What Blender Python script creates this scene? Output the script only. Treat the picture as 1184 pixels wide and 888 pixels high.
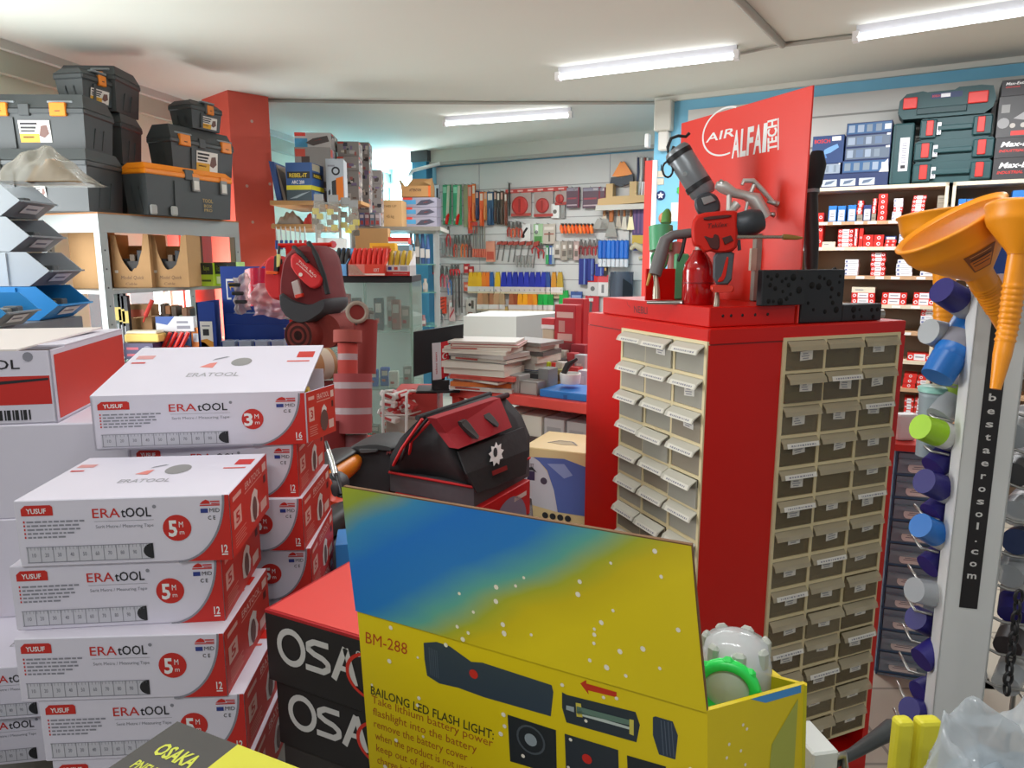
import bpy, bmesh, math, random
from mathutils import Vector, Matrix, noise
random.seed(7)
for _o in list(bpy.data.objects): bpy.data.objects.remove(_o)
SC = bpy.context.scene
COL = SC.collection
R = math.radians
# ---------------------------------------------------------------- camera
FPX, PITCH, EYE = 828.5, 0.1717, 1.55
cd = bpy.data.cameras.new('camera'); cam = bpy.data.objects.new('camera', cd); COL.objects.link(cam)
cd.sensor_width = 36; cd.lens = FPX/1184*36; cd.clip_start = .02
cam.location = (0, 0, EYE); cam.rotation_euler = (math.pi/2-PITCH, 0, 0)
SC.camera = cam
# ---------------------------------------------------------------- light and exposure
SC.view_settings.view_transform = 'Standard'; SC.view_settings.look = 'None'
SC.view_settings.gamma = 1; SC.view_settings.use_curve_mapping = False
SC.view_settings.exposure = 0.0
W = bpy.data.worlds.new('World'); SC.world = W; W.use_nodes = True
_b = W.node_tree.nodes['Background']; _b.inputs[0].default_value = (.86, .93, 1, 1); _b.inputs[1].default_value = .43
try:
    SC.cycles.use_denoising = True
    SC.cycles.max_bounces = 8; SC.cycles.transparent_max_bounces = 16
    SC.cycles.caustics_reflective = False; SC.cycles.caustics_refractive = False
except Exception: pass
def area(name, loc, rot, sx, sy, power, color=(1, 1, 1)):
    l = bpy.data.lights.new(name, 'AREA'); l.shape = 'RECTANGLE'; l.size = sx; l.size_y = sy; l.energy = power; l.color = color
    o = bpy.data.objects.new(name, l); COL.objects.link(o); o.location = loc; o.rotation_euler = rot
    return o
CEIL = 2.75
# daylight pouring through the left wall's windows
area('window_daylight', (-2.05, 9.4, 2.0), (R(90), 0, R(-70)), 1.0, 1.0, 220, (.95, .98, 1))
area('window_daylight', (-2.74, 5.13, 1.1), (R(90), 0, R(-80)), .8, .6, 45, (.95, .98, 1))
area('window_daylight', (-3.19, 2.75, 1.5), (R(90), 0, R(-80)), 1.9, 1.7, 130, (.96, .98, 1))
# ---------------------------------------------------------------- pixel rays
SP, CP = math.sin(PITCH), math.cos(PITCH)
def ray(px, py):
    u = (px-592)/FPX; v = (py-444)/FPX
    return Vector((u, CP-v*SP, -SP-v*CP))
EYEV = Vector((0, 0, EYE))
def PD(px, py, D): return EYEV+ray(px, py)*D            # at camera depth D
def PZ(px, py, z):                                       # on the level z
    d = ray(px, py); return EYEV+d*((z-EYE)/d.z)
def PN(px, py, q, n):                                    # on a plane
    d = ray(px, py); q = Vector(q); n = Vector(n); return EYEV+d*(((q-EYEV)@n)/(d@n))
# ---------------------------------------------------------------- materials
def lin(c):
    if isinstance(c, str): c = [int(c[i:i+2], 16)/255 for i in (0, 2, 4)]
    return tuple((x/12.92 if x <= .04045 else ((x+.055)/1.055)**2.4) for x in c)
MATS = {}
def mat(key, c=None, rough=.5, metal=0, noise=0, scale=8, emit=0, spec=.5, bump=0, coat=0):
    if key in MATS: return MATS[key]
    m = bpy.data.materials.new(key); m.use_nodes = True; N = m.node_tree.nodes; L = m.node_tree.links
    b = N['Principled BSDF']; col = (*lin(c), 1)
    b.inputs['Base Color'].default_value = col; b.inputs['Roughness'].default_value = rough
    b.inputs['Metallic'].default_value = metal; b.inputs['Specular IOR Level'].default_value = spec
    if coat: b.inputs['Coat Weight'].default_value = coat; b.inputs['Coat Roughness'].default_value = .1
    if emit: b.inputs['Emission Color'].default_value = col; b.inputs['Emission Strength'].default_value = emit
    if noise or bump:
        tc = N.new('ShaderNodeTexCoord'); t = N.new('ShaderNodeTexNoise'); t.inputs['Scale'].default_value = scale
        t.inputs['Detail'].default_value = 4; L.new(tc.outputs['Object'], t.inputs['Vector'])
        if noise:
            x = N.new('ShaderNodeMix'); x.data_type = 'RGBA'
            x.inputs[6].default_value = tuple(max(0, v*(1-noise)) for v in col[:3])+(1,)
            x.inputs[7].default_value = tuple(min(1, v*(1+noise)) for v in col[:3])+(1,)
            L.new(t.outputs['Fac'], x.inputs[0]); L.new(x.outputs[2], b.inputs['Base Color'])
        if bump:
            q = N.new('ShaderNodeBump'); q.inputs['Strength'].default_value = bump; q.inputs['Distance'].default_value = .01
            L.new(t.outputs['Fac'], q.inputs['Height']); L.new(q.outputs['Normal'], b.inputs['Normal'])
    MATS[key] = m; return m
def clear(key, c, alpha=.25, rough=.12):
    """thin clear plastic or glass: part see-through, part glossy"""
    if key in MATS: return MATS[key]
    m = bpy.data.materials.new(key); m.use_nodes = True; N = m.node_tree.nodes; L = m.node_tree.links
    b = N['Principled BSDF']; b.inputs['Base Color'].default_value = (*lin(c), 1); b.inputs['Roughness'].default_value = rough
    t = N.new('ShaderNodeBsdfTransparent'); t.inputs[0].default_value = (*[.82+.18*x for x in lin(c)], 1)
    x = N.new('ShaderNodeMixShader'); x.inputs[0].default_value = alpha
    L.new(t.outputs[0], x.inputs[1]); L.new(b.outputs[0], x.inputs[2]); L.new(x.outputs[0], N['Material Output'].inputs[0])
    MATS[key] = m; return m
def hexm(c, rough=.5, **k): return mat('paint_'+c+('%d' % int(rough*100)), c, rough, **k)
RED = mat('red_enamel', 'd2140b', .38, noise=.06, scale=3, spec=.3)
REDP = mat('red_print', 'c8281f', .5)
WHITE = mat('white_print', 'ecebea', .5)
CARTON = mat('white_carton', 'dcd7e3', .55, noise=.03)
BLACK = mat('black_plastic', '1c1c1e', .45)
BLACKM = mat('black_matte', '222224', .8, noise=.15, scale=20)
CHAR = mat('charcoal_plastic', '45494a', .5, noise=.06)
GREY = mat('grey_plastic', '8d9498', .5)
DKGREY = mat('dark_grey', '4b4d50', .6)
STEEL = mat('steel', 'b4b4b0', .3, .9)
CHROME = mat('chrome', 'cfcfcf', .18, 1)
GALV = mat('galvanised', 'a3a7a5', .5, .25, noise=.08)
ORANGE = mat('orange_plastic', 'f28a12', .4)
YELLOW = mat('yellow_plastic', 'f1c40f', .45)
BLUE = mat('blue_plastic', '1d52a8', .4)
NAVY = mat('navy_print', '24345c', .5)
GREEN = mat('green_plastic', '2a9a55', .45)
CREAM = mat('cream_laminate', 'd9cdb4', .55, noise=.05)
KRAFT = mat('kraft_card', 'b58d5f', .8, noise=.08, scale=15)
WOOD = mat('light_wood', 'b98a56', .6, noise=.15, scale=10)
RUST = mat('sandpaper_red', '8c3a33', .9, noise=.12, scale=60, bump=.2)
GLASS = clear('clear_glass', 'cfe6dc', .14, .04)
CLEAR = clear('clear_plastic', 'd6d2c6', .38, .2)
BAGM = clear('clear_bag', 'd8d8d4', .42, .25)
INK = mat('black_ink', '232226', .6)
GREYINK = mat('grey_ink', '8b8a94', .6)
# ---------------------------------------------------------------- mesh builder
TXT = {}
def text_geo(s, bold):
    k = (s, bold)
    if k not in TXT:
        c = bpy.data.curves.new('t', 'FONT'); c.body = s; c.resolution_u = 2; c.offset = bold; c.fill_mode = 'FRONT'
        o = bpy.data.objects.new('t', c)
        me = bpy.data.meshes.new_from_object(o)
        vs = [(v.co.x, v.co.y) for v in me.vertices]; fs = [tuple(p.vertices) for p in me.polygons]
        bpy.data.objects.remove(o); bpy.data.curves.remove(c); bpy.data.meshes.remove(me)
        xs = [v[0] for v in vs] or [0, 1]
        x0, x1 = min(xs), max(xs)
        TXT[k] = ([((x-x0)/.72, y/.72) for x, y in vs], fs, (x1-x0)/.72)
    return TXT[k]
class Face:
    """a flat face given by its four corners (lower left, lower right, upper right, upper left): prints are laid on it in 0..1"""
    def __init__(s, mb, a, b, c, d):
        s.mb = mb; s.c = [Vector(x) for x in (a, b, c, d)]; s.k = 1
        s.n = (s.c[1]-s.c[0]).cross(s.c[3]-s.c[0]).normalized()
        s.w = (s.c[1]-s.c[0]).length; s.h = (s.c[3]-s.c[0]).length
    def p(s, u, v, k=None):
        a, b, c, d = s.c
        return (a*(1-u)+b*u)*(1-v)+(d*(1-u)+c*u)*v+s.n*(.00035*(s.k if k is None else k))
    def up(s): s.k += 1; return s
    def poly(s, pts, m): s.mb.add([s.p(u, v) for u, v in pts], [tuple(range(len(pts)))], m); return s
    def rect(s, u0, v0, u1, v1, m): return s.poly([(u0, v0), (u1, v0), (u1, v1), (u0, v1)], m)
    def ell(s, u, v, r, m, n=20, ry=None, inner=0, a0=0, a1=2*math.pi):
        ru = r/s.w; rv = (ry or r)/s.h
        if not inner and a1-a0 > 6.2:
            return s.poly([(u+ru*math.cos(2*math.pi*i/n), v+rv*math.sin(2*math.pi*i/n)) for i in range(n)], m)
        for i in range(n):
            t0 = a0+(a1-a0)*i/n; t1 = a0+(a1-a0)*(i+1)/n
            s.poly([(u+ru*f*math.cos(t), v+rv*f*math.sin(t)) for f, t in ((inner, t0), (1, t0), (1, t1), (inner, t1))][:4], m)
        return s
    def line(s, pts, wd, m):
        for (u0, v0), (u1, v1) in zip(pts[:-1], pts[1:]):
            dx, dy = (u1-u0)*s.w, (v1-v0)*s.h; l = math.hypot(dx, dy) or 1
            ax, ay = -dy/l*wd/2/s.w, dx/l*wd/2/s.h
            s.poly([(u0-ax, v0-ay), (u1-ax, v1-ay), (u1+ax, v1+ay), (u0+ax, v0+ay)], m)
        return s
    def at_px(s, x, y):
        p = PN(x, y, s.c[0], s.n)-s.c[0]; a = s.c[1]-s.c[0]; d = s.c[3]-s.c[0]
        aa, ad, dd = a@a, a@d, d@d; pa, pd = p@a, p@d; q = aa*dd-ad*ad
        return (pa*dd-pd*ad)/q, (pd*aa-pa*ad)/q
    def ppoly(s, pts, m): return s.poly([s.at_px(*q) for q in pts], m)
    def text(s, t, u, v, hgt, m, w=None, al='l', bold=.012, slant=0):
        """hgt: capital height as a share of the face's height; w: total width as a share of the face's width"""
        vs, fs, tw = text_geo(t, bold)
        sy = hgt; sx = (w/tw) if w else hgt*s.h/s.w
        ox = {'l': 0, 'c': -tw*sx/2, 'r': -tw*sx}[al]
        s.mb.add([s.p(u+ox+x*sx+slant*y*sx, v+y*sy) for x, y in vs], fs, m); return s
class MB:
    def __init__(s): s.v = []; s.f = []; s.m = []; s.sm = []; s.uv = []; s.mats = []; s.X = Matrix.Identity(4)
    def mi(s, m):
        if m not in s.mats: s.mats.append(m)
        return s.mats.index(m)
    def add(s, vs, fs, m, smooth=False, uvs=None):
        o = len(s.v); X = s.X
        s.v += [X@Vector(v) for v in vs]; k = s.mi(m)
        for i, f in enumerate(fs):
            s.f.append(tuple(o+a for a in f)); s.m.append(k); s.sm.append(smooth); s.uv.append(uvs[i] if uvs else None)
        return s
    def at(s, loc=(0, 0, 0), rz=0, rx=0, ry=0, sc=1):
        s.X = Matrix.Translation(loc)@Matrix.Rotation(rz, 4, 'Z')@Matrix.Rotation(ry, 4, 'Y')@Matrix.Rotation(rx, 4, 'X')@Matrix.Scale(sc, 4); return s
    def box(s, x0, y0, z0, x1, y1, z1, m, bev=0, seg=1):
        if x0 > x1: x0, x1 = x1, x0
        if y0 > y1: y0, y1 = y1, y0
        if z0 > z1: z0, z1 = z1, z0
        if bev:
            bm = bmesh.new(); bmesh.ops.create_cube(bm, size=1)
            for v in bm.verts: v.co = Vector((x0+(v.co.x+.5)*(x1-x0), y0+(v.co.y+.5)*(y1-y0), z0+(v.co.z+.5)*(z1-z0)))
            bmesh.ops.bevel(bm, geom=bm.edges[:], offset=min(bev, .49*min(x1-x0, y1-y0, z1-z0)), segments=seg, affect='EDGES', profile=.5)
            bm.verts.index_update()
            s.add([v.co.copy() for v in bm.verts], [tuple(v.index for v in f.verts) for f in bm.faces], m); bm.free(); return s
        vs = [(x, y, z) for z in (z0, z1) for y in (y0, y1) for x in (x0, x1)]
        return s.add(vs, [(0, 2, 3, 1), (4, 5, 7, 6), (0, 1, 5, 4), (2, 6, 7, 3), (0, 4, 6, 2), (1, 3, 7, 5)], m)
    def hexa(s, b, t, m):
        """eight corners: bottom ring and top ring, both counter-clockwise seen from above"""
        return s.add(list(b)+list(t), [(3, 2, 1, 0), (4, 5, 6, 7), (0, 1, 5, 4), (1, 2, 6, 5), (2, 3, 7, 6), (3, 0, 4, 7)], m)
    def prism(s, pts, y0, y1, m, axis='y', smooth=False):
        """an outline extruded along an axis; outline in (x,z) for y, (x,y) for z, (y,z) for x"""
        n = len(pts)
        def q(a, b, t): return {'y': (a, t, b), 'z': (a, b, t), 'x': (t, a, b)}[axis]
        vs = [q(a, b, y0) for a, b in pts]+[q(a, b, y1) for a, b in pts]
        ar = sum(pts[i][0]*pts[(i+1) % n][1]-pts[(i+1) % n][0]*pts[i][1] for i in range(n))
        f = [tuple(range(n)), tuple(range(2*n-1, n-1, -1))]+[(i, i+n, (i+1) % n+n, (i+1) % n) for i in range(n)]
        if (ar < 0) != (axis != 'y'): f = [tuple(reversed(a)) for a in f]
        if axis != 'y': f = [tuple(reversed(a)) for a in f]
        if axis == 'y': pass
        return s.add(vs, f, m, smooth)
    def tube(s, pts, r, m, n=8, cap=True):
        pts = [Vector(p) for p in pts]; rs = r if isinstance(r, (list, tuple)) else [r]*len(pts)
        vs = []; fs = []; prev = None
        for i, p in enumerate(pts):
            t = (pts[min(i+1, len(pts)-1)]-pts[max(i-1, 0)]).normalized()
            if prev is None:
                a = t.cross(Vector((0, 0, 1)));
                if a.length < .1: a = t.cross(Vector((1, 0, 0)))
                a.normalize()
            else: a = (prev-t*prev.dot(t)).normalized()
            prev = a; b = t.cross(a)
            vs += [p+(a*math.cos(2*math.pi*k/n)+b*math.sin(2*math.pi*k/n))*rs[i] for k in range(n)]
        for i in range(len(pts)-1):
            for k in range(n): fs.append((i*n+k, i*n+(k+1) % n, (i+1)*n+(k+1) % n, (i+1)*n+k))
        s.add(vs, fs, m, True)
        if cap:
            L = (len(pts)-1)*n
            s.add(vs[:n], [tuple(range(n-1, -1, -1))], m); s.add(vs[L:], [tuple(range(n))], m)
        return s
    def lathe(s, prof, m, n=20, sharp=False):
        """profile of (radius, height) turned about the local z axis"""
        vs = []; fs = []
        for r, z in prof: vs += [(r*math.cos(2*math.pi*k/n), r*math.sin(2*math.pi*k/n), z) for k in range(n)]
        for i in range(len(prof)-1):
            for k in range(n): fs.append((i*n+k, i*n+(k+1) % n, (i+1)*n+(k+1) % n, (i+1)*n+k))
        s.add(vs, fs, m, not sharp)
        if prof[0][0] > 1e-5: s.add(vs[:n], [tuple(range(n-1, -1, -1))], m)
        if prof[-1][0] > 1e-5: s.add(vs[-n:], [tuple(range(n))], m)
        return s
    def grid(s, fn, nu, nv, m, uv=False, smooth=True):
        vs = [fn(i/nu, j/nv) for j in range(nv+1) for i in range(nu+1)]; fs = []; us = []
        for j in range(nv):
            for i in range(nu):
                a = j*(nu+1)+i; fs.append((a, a+1, a+nu+2, a+nu+1))
                us.append([(i/nu, j/nv), ((i+1)/nu, j/nv), ((i+1)/nu, (j+1)/nv), (i/nu, (j+1)/nv)])
        return s.add(vs, fs, m, smooth, us if uv else None)
    def face(s, a, b, c, d): return Face(s, a, b, c, d)
    def front(s, x0, z0, x1, z1, y): return Face(s, (x0, y, z0), (x1, y, z0), (x1, y, z1), (x0, y, z1))
    def rightf(s, y0, z0, y1, z1, x): return Face(s, (x, y0, z0), (x, y1, z0), (x, y1, z1), (x, y0, z1))
    def leftf(s, y0, z0, y1, z1, x): return Face(s, (x, y1, z0), (x, y0, z0), (x, y0, z1), (x, y1, z1))
    def topf(s, x0, y0, x1, y1, z): return Face(s, (x0, y0, z), (x1, y0, z), (x1, y1, z), (x0, y1, z))
    def bbox(s):
        return [min(v[i] for v in s.v) for i in range(3)], [max(v[i] for v in s.v) for i in range(3)]
    def build(s, name, parent=None, shift=None):
        me = bpy.data.meshes.new(name)
        vs = [v-shift for v in s.v] if shift is not None else s.v
        me.from_pydata([tuple(v) for v in vs], [], s.f)
        for m in s.mats: me.materials.append(m)
        me.polygons.foreach_set('material_index', s.m); me.polygons.foreach_set('use_smooth', s.sm)
        if any(u for u in s.uv):
            l = me.uv_layers.new(name='print'); i = 0
            for p, u in zip(me.polygons, s.uv):
                for k, li in enumerate(p.loop_indices): l.data[li].uv = u[k] if u else (0, 0)
        me.update()
        o = bpy.data.objects.new(name, me); COL.objects.link(o)
        if parent: o.parent = parent
        return o
def tag(o, label, cat, group=None):
    o['label'] = label; o['category'] = cat
    if group: o['group'] = group
    return o
def thing(name, label, cat, loc=(0, 0, 0), rz=0, group=None, rx=0, ry=0):
    o = bpy.data.objects.new(name, None); o.empty_display_size = .05; COL.objects.link(o)
    o.location = loc; o.rotation_euler = (rx, ry, rz)
    return tag(o, label, cat, group)
def base_of(mbs):
    lo = [min(b.bbox()[0][i] for b in mbs) for i in range(3)]; hi = [max(b.bbox()[1][i] for b in mbs) for i in range(3)]
    return Vector(((lo[0]+hi[0])/2, (lo[1]+hi[1])/2, lo[2]))
def solo(name, mb, label, cat, group=None):
    """one mesh laid out in world space, moved to its own base"""
    b = base_of([mb]); o = mb.build(name, None, b); o.location = b
    return tag(o, label, cat, group)
def multi(name, parts, label, cat, group=None):
    """parts laid out in world space: (part name, builder[, label, [sub-parts]])"""
    b = base_of([p[1] for p in parts]); t = thing(name, label, cat, b, 0, group)
    for p in parts:
        o = p[1].build(p[0], t, b)
        if len(p) > 2 and p[2]: o['label'] = p[2]
        for q in (p[3] if len(p) > 3 else []):
            q[1].build(q[0], o, b)
    return t
def copy_tree(o, parent=None):
    c = o.copy(); COL.objects.link(c); c.parent = parent
    for ch in list(o.children): copy_tree(ch, c)
    return c
def struct(name, mb):
    o = mb.build(name); o['kind'] = 'structure'; return o
ORD = ['first', 'second', 'third', 'fourth', 'fifth', 'sixth', 'seventh', 'eighth', 'ninth', 'tenth', 'eleventh', 'twelfth',
       'thirteenth', 'fourteenth', 'fifteenth', 'sixteenth', 'seventeenth', 'eighteenth', 'nineteenth', 'twentieth',
       'twenty-first', 'twenty-second', 'twenty-third', 'twenty-fourth', 'twenty-fifth', 'twenty-sixth']
class Wall:
    """a vertical plane through q along the level direction d, d pointing to the viewer's right; local frame s (right), t (toward the viewer), z"""
    def __init__(s, q, d):
        s.q = Vector((q[0], q[1], 0)); s.d = Vector((d[0], d[1], 0)).normalized(); s.n = Vector((s.d.y, -s.d.x, 0))
        s.rz = math.atan2(s.d.y, s.d.x)
    def px(s, x, y, t=0):
        p = PN(x, y, s.q+s.n*t, s.n); return (p-s.q)@s.d, p.z
    def w(s, a, t, z): return s.q+s.d*a+s.n*t+Vector((0, 0, z))
    def X(s, mb): mb.X = Matrix.Translation(s.q)@Matrix.Rotation(s.rz, 4, 'Z'); return mb      # local (s, -t, z)
# ================================================================ ROOM
PAINTW = mat('ceiling_paint', 'd9dad0', .9, noise=.03, scale=1.2)
PAINTB = mat('blue_wall_paint', '7cbcd8', .8, noise=.05, scale=3)
TEAL = mat('teal_paint', '3f7f9f', .7, noise=.08)
PALE = mat('pale_green_wall_paint', 'e3e8d4', .9, noise=.03, scale=3)
PANELW = mat('slat_panel', 'c9c9c4', .5, noise=.03, scale=2)
REDWALL = mat('red_wall_paint', 'e2604f', .7, noise=.07, scale=4)
REDLIT = mat('red_wall_lit', 'f2796c', .7)  # red wall paint lightened to carry the window light falling on it
RW = Wall((1.157, 5.67), (.867, -.498))
BW = Wall((1.43, 7.1), (.867, -.498))
LW = Wall((-2.88, 4.3), (.19712, .98038))          # its normal points to the right, into the room
def floor_mat():
    m = mat('beige_floor_tile', 'b9b0a0', .45); N = m.node_tree.nodes; L = m.node_tree.links
    tc = N.new('ShaderNodeTexCoord'); b = N.new('ShaderNodeTexBrick'); b.offset = 0
    b.inputs['Color1'].default_value = (*lin('bdb4a4'), 1); b.inputs['Color2'].default_value = (*lin('b3ab9c'), 1)
    b.inputs['Mortar'].default_value = (*lin('8b857a'), 1); b.inputs['Scale'].default_value = 1
    b.inputs['Brick Width'].default_value = .4; b.inputs['Row Height'].default_value = .4; b.inputs['Mortar Size'].default_value = .006
    L.new(tc.outputs['Object'], b.inputs['Vector']); L.new(b.outputs['Color'], N['Principled BSDF'].inputs['Base Color']); return m
b = MB(); b.box(-4, -3.5, -.1, 5.5, 11.2, 0, floor_mat()); struct('floor', b)
b = MB(); b.box(-4, -3.5, CEIL, 5.5, 11.2, CEIL+.1, PAINTW); struct('ceiling', b)
# right wall
b = RW.X(MB()); b.box(-.08, 0, 0, 6.6, .15, CEIL, PAINTB); struct('wall_right', b)
b = RW.X(MB()); b.box(.18, -.02, .1, 6.5, 0, 2.64, PANELW)
for z in [2.5-.2*i for i in range(12)]: b.box(.18, -.0215, z, 6.5, -.02, z+.012, mat('slat_groove', '8f8f8b', .6))
b.box(.75, -.026, 2.61, .79, -.02, 2.64, GREYINK); struct('trim_1', b)
b = RW.X(MB()); b.box(-.08, -.03, CEIL-.035, 6.6, 0, CEIL, PAINTW); struct('trim_2', b)
b = RW.X(MB()); b.box(-.14, -.02, .1, -.08, .16, 2.3, mat('red_strip', 'd8382e', .5)); b.box(-.08, -.022, .1, -.045, .0, 2.3, WHITE); struct('trim_3', b)
# wall between the right wall's end and the back wall, back wall
b = RW.X(MB()); b.box(-.08, .15, 0, .02, 1.3, CEIL, PAINTB); struct('wall_alcove', b)
b = BW.X(MB()); b.box(-2.75, 0, 0, .1, .12, CEIL, PAINTB); struct('wall_back', b)
b = BW.X(MB()); b.box(-2.62, -.025, .3, -.02, 0, 2.575, PANELW)
for z in [2.3-.16*i for i in range(13)]: b.box(-2.62, -.0265, z, -.02, -.025, z+.008, mat('slat_groove', '8f8f8b', .6))
b.box(-2.05, -.027, .3, -2.045, -.024, 2.575, GREYINK); b.box(-.52, -.027, .3, -.515, -.024, 2.575, GREYINK); struct('trim_4', b)
b = BW.X(MB()); b.box(-2.75, -.10, 2.62, .1, 0, CEIL, PAINTW); b.box(-2.7, -.11, 2.59, .05, -.02, 2.62, mat('cable_channel', 'b9b8b0', .6)); struct('trim_5', b)
b = BW.X(MB()); b.box(-2.86, -.16, 0, -2.66, .12, CEIL-.12, TEAL); b.box(-2.87, -.17, CEIL-.12, -2.64, .12, CEIL, DKGREY); struct('wall_column_teal', b)
p0 = Vector((-1.69, 10.2, 0)); p1 = BW.w(-2.75, 0, 0)
BL = Wall((p0.x, p0.y), (p1.x-p0.x, p1.y-p0.y)); Lb = (p1-p0).length
b = BL.X(MB()); b.box(-.1, 0, 0, Lb+.1, .12, CEIL, mat('light_blue_wall_paint', '8ccbe2', .8)); struct('wall_back_left', b)
b = MB()
b.tube([BL.w(-.02, .06, 2.58), BL.w(.9, .06, 2.42), BW.w(-2.75, .3, 2.52), BW.w(-2.5, .12, 2.6)], .02, WHITE); struct('trim_6', b)
# left wall with its windows: strips of wall around the openings
wins = [(.45, 1.27, .8, 1.42), (4.85, 5.93, 1.35, 2.5), (-2.7, -.55, .5, 2.4)]
b = LW.X(MB())
cuts = [-8, -2.7, -.55, .45, 1.27, 4.85, 5.93, 6.2]
for a, c in zip(cuts[:-1], cuts[1:]):
    w = [q for q in wins if q[0] == a]
    if w: b.box(a, 0, 0, c, .14, w[0][2], PALE); b.box(a, 0, w[0][3], c, .14, CEIL, PALE)
    else: b.box(a, 0, 0, c, .14, CEIL, PALE)
struct('wall_left', b)
for i, (a, c, z0, z1) in enumerate(wins):
    b = LW.X(MB()); t = .04
    for q in ((a, z0, a+t, z1), (c-t, z0, c, z1), (a, z0, c, z0+t), (a, z1-t, c, z1), ((a+c)/2-.02, z0, (a+c)/2+.02, z1)): b.box(q[0], .03, q[1], q[2], .09, q[3], WHITE)
    b.box(a, .055, z0, c, .062, z1, clear('window_glass', 'eef6f4', .08, .02)); o = struct('window_%d' % (i+1), b)
b = LW.X(MB()); b.box(1.29, -.10, 0, 2.6, 0, 1.9, REDLIT); b.box(1.33, -.104, 0, 1.37, -.10, 1.9, PAINTW); struct('wall_left_pilaster', b)
b = LW.X(MB()); b.box(-8, -.09, CEIL-.05, 6.2, 0, CEIL, PAINTW); b.box(-8, -.05, CEIL-.17, 6.2, 0, CEIL-.05, mat('grey_green_coving', 'c4c6b4', .8)); struct('trim_7', b)
# red column
pa, pb, pc = PZ(263, 104, CEIL), PZ(310, 112, CEIL), PZ(245, 106, CEIL)
rd = (pb-pa).normalized(); nd = Vector((-rd.y, rd.x, 0)); wd = (pb-pa).length
b = MB(); q = [pa, pb, pb+nd*.45, pa+nd*.45]
for v in q: v.z = 0
b.hexa(q, [v+Vector((0, 0, CEIL)) for v in q], REDWALL)
f = b.face(q[0], q[1], q[1]+Vector((0, 0, CEIL)), q[0]+Vector((0, 0, CEIL)))
for (u, v) in ((.55, .93), (.33, .76), (.92, .77), (.42, .665), (.95, .66)): f.ell(u, v, .012, mat('bare_plaster', 'd9b8ae', .9), 8)
struct('wall_column_red', b)
RCOL = (pa, rd, nd)
# ceiling conduits
for i, (pts, r) in enumerate((([(840, -14), (905, 52)], .02), ([(905, 52), (985, 42)], .012), ([(856, 62), (905, 52)], .008), ([(300, 116), (420, 118), (560, 119), (757, 119)], .012))):
    b = MB(); b.tube([PZ(x, y, CEIL-.012) for x, y in pts], r, mat('conduit', 'a8a69c', .6)); struct('trim_%d' % (8+i), b)
# junction box and alarm sensor where the blue wall begins
b = RW.X(MB()); b.box(-.06, -.09, 2.5, .07, 0, 2.72, hexm('c8c6bb', .5), .008)
solo('junction_box', b, 'grey plastic junction box under the ceiling at the end of the blue wall', 'junction box')
b = RW.X(MB()); b.box(-.03, -.07, 2.36, .05, 0, 2.5, hexm('d9d7cf', .5), .01); b.box(-.13, -.08, 2.39, -.1, -.02, 2.49, WHITE, .005)
solo('motion_sensor', b, 'small white sensor box mounted below the junction box on the blue wall', 'sensor')
# ceiling tubes: housing and glowing tube, with the lamp's light
TUBE = mat('led_tube', 'f4f8ff', .4, emit=6)
def led(a, c, i, label, pw=40):
    if len(a) == 2: a = PZ(*a, CEIL-.05); c = PZ(*c, CEIL-.05)
    a = Vector(a); c = Vector(c); d = (c-a); L = d.length; rz = math.atan2(d.y, d.x)
    t = thing('led_tube_light', label, 'light', ((a+c)/2+Vector((0, 0, -.01))), rz, 'tube lights on the ceiling')
    b = MB(); b.box(-L/2, -.012, 0, L/2, .02, .06, hexm('cfcfd4', .5)); b.build('housing', t)
    b = MB(); b.tube([(-L/2+.01, -.015, -.002), (L/2-.01, -.015, -.002)], .016, TUBE, 10); b.build('tube', t)
    for e in (-1, 1):
        b = MB(); b.box(e*L/2-.015, -.03, -.02, e*L/2+.015, .022, .03, WHITE); b.build('end_cap', t)
    o = area('tube_lamp', ((a+c)/2+Vector((0, 0, -.06))), (0, 0, rz), L, .05, pw, (.97, .98, 1)); return o
led((646, 88), (852, 63), 0, 'glowing tube light in the middle of the ceiling')
led((515, 142), (660, 132), 1, 'glowing tube light furthest away near the back pegboard')
led((990, 42), (1300, -6), 2, 'glowing tube light above the shelf of green tool cases')
led((-.6, 1.25, CEIL-.05), (.45, .65, CEIL-.05), 3, 'unseen tube light added above the front counter to brighten the box tops', 12)  # extra tube out of view, added to lift the light on the box tops
led((-.75, -.55, CEIL-.05), (.2, -1.1, CEIL-.05), 4, 'unseen tube light added behind the viewpoint to brighten the front faces', 22)  # extra tube out of view, added to fill the faces toward the viewpoint
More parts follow.
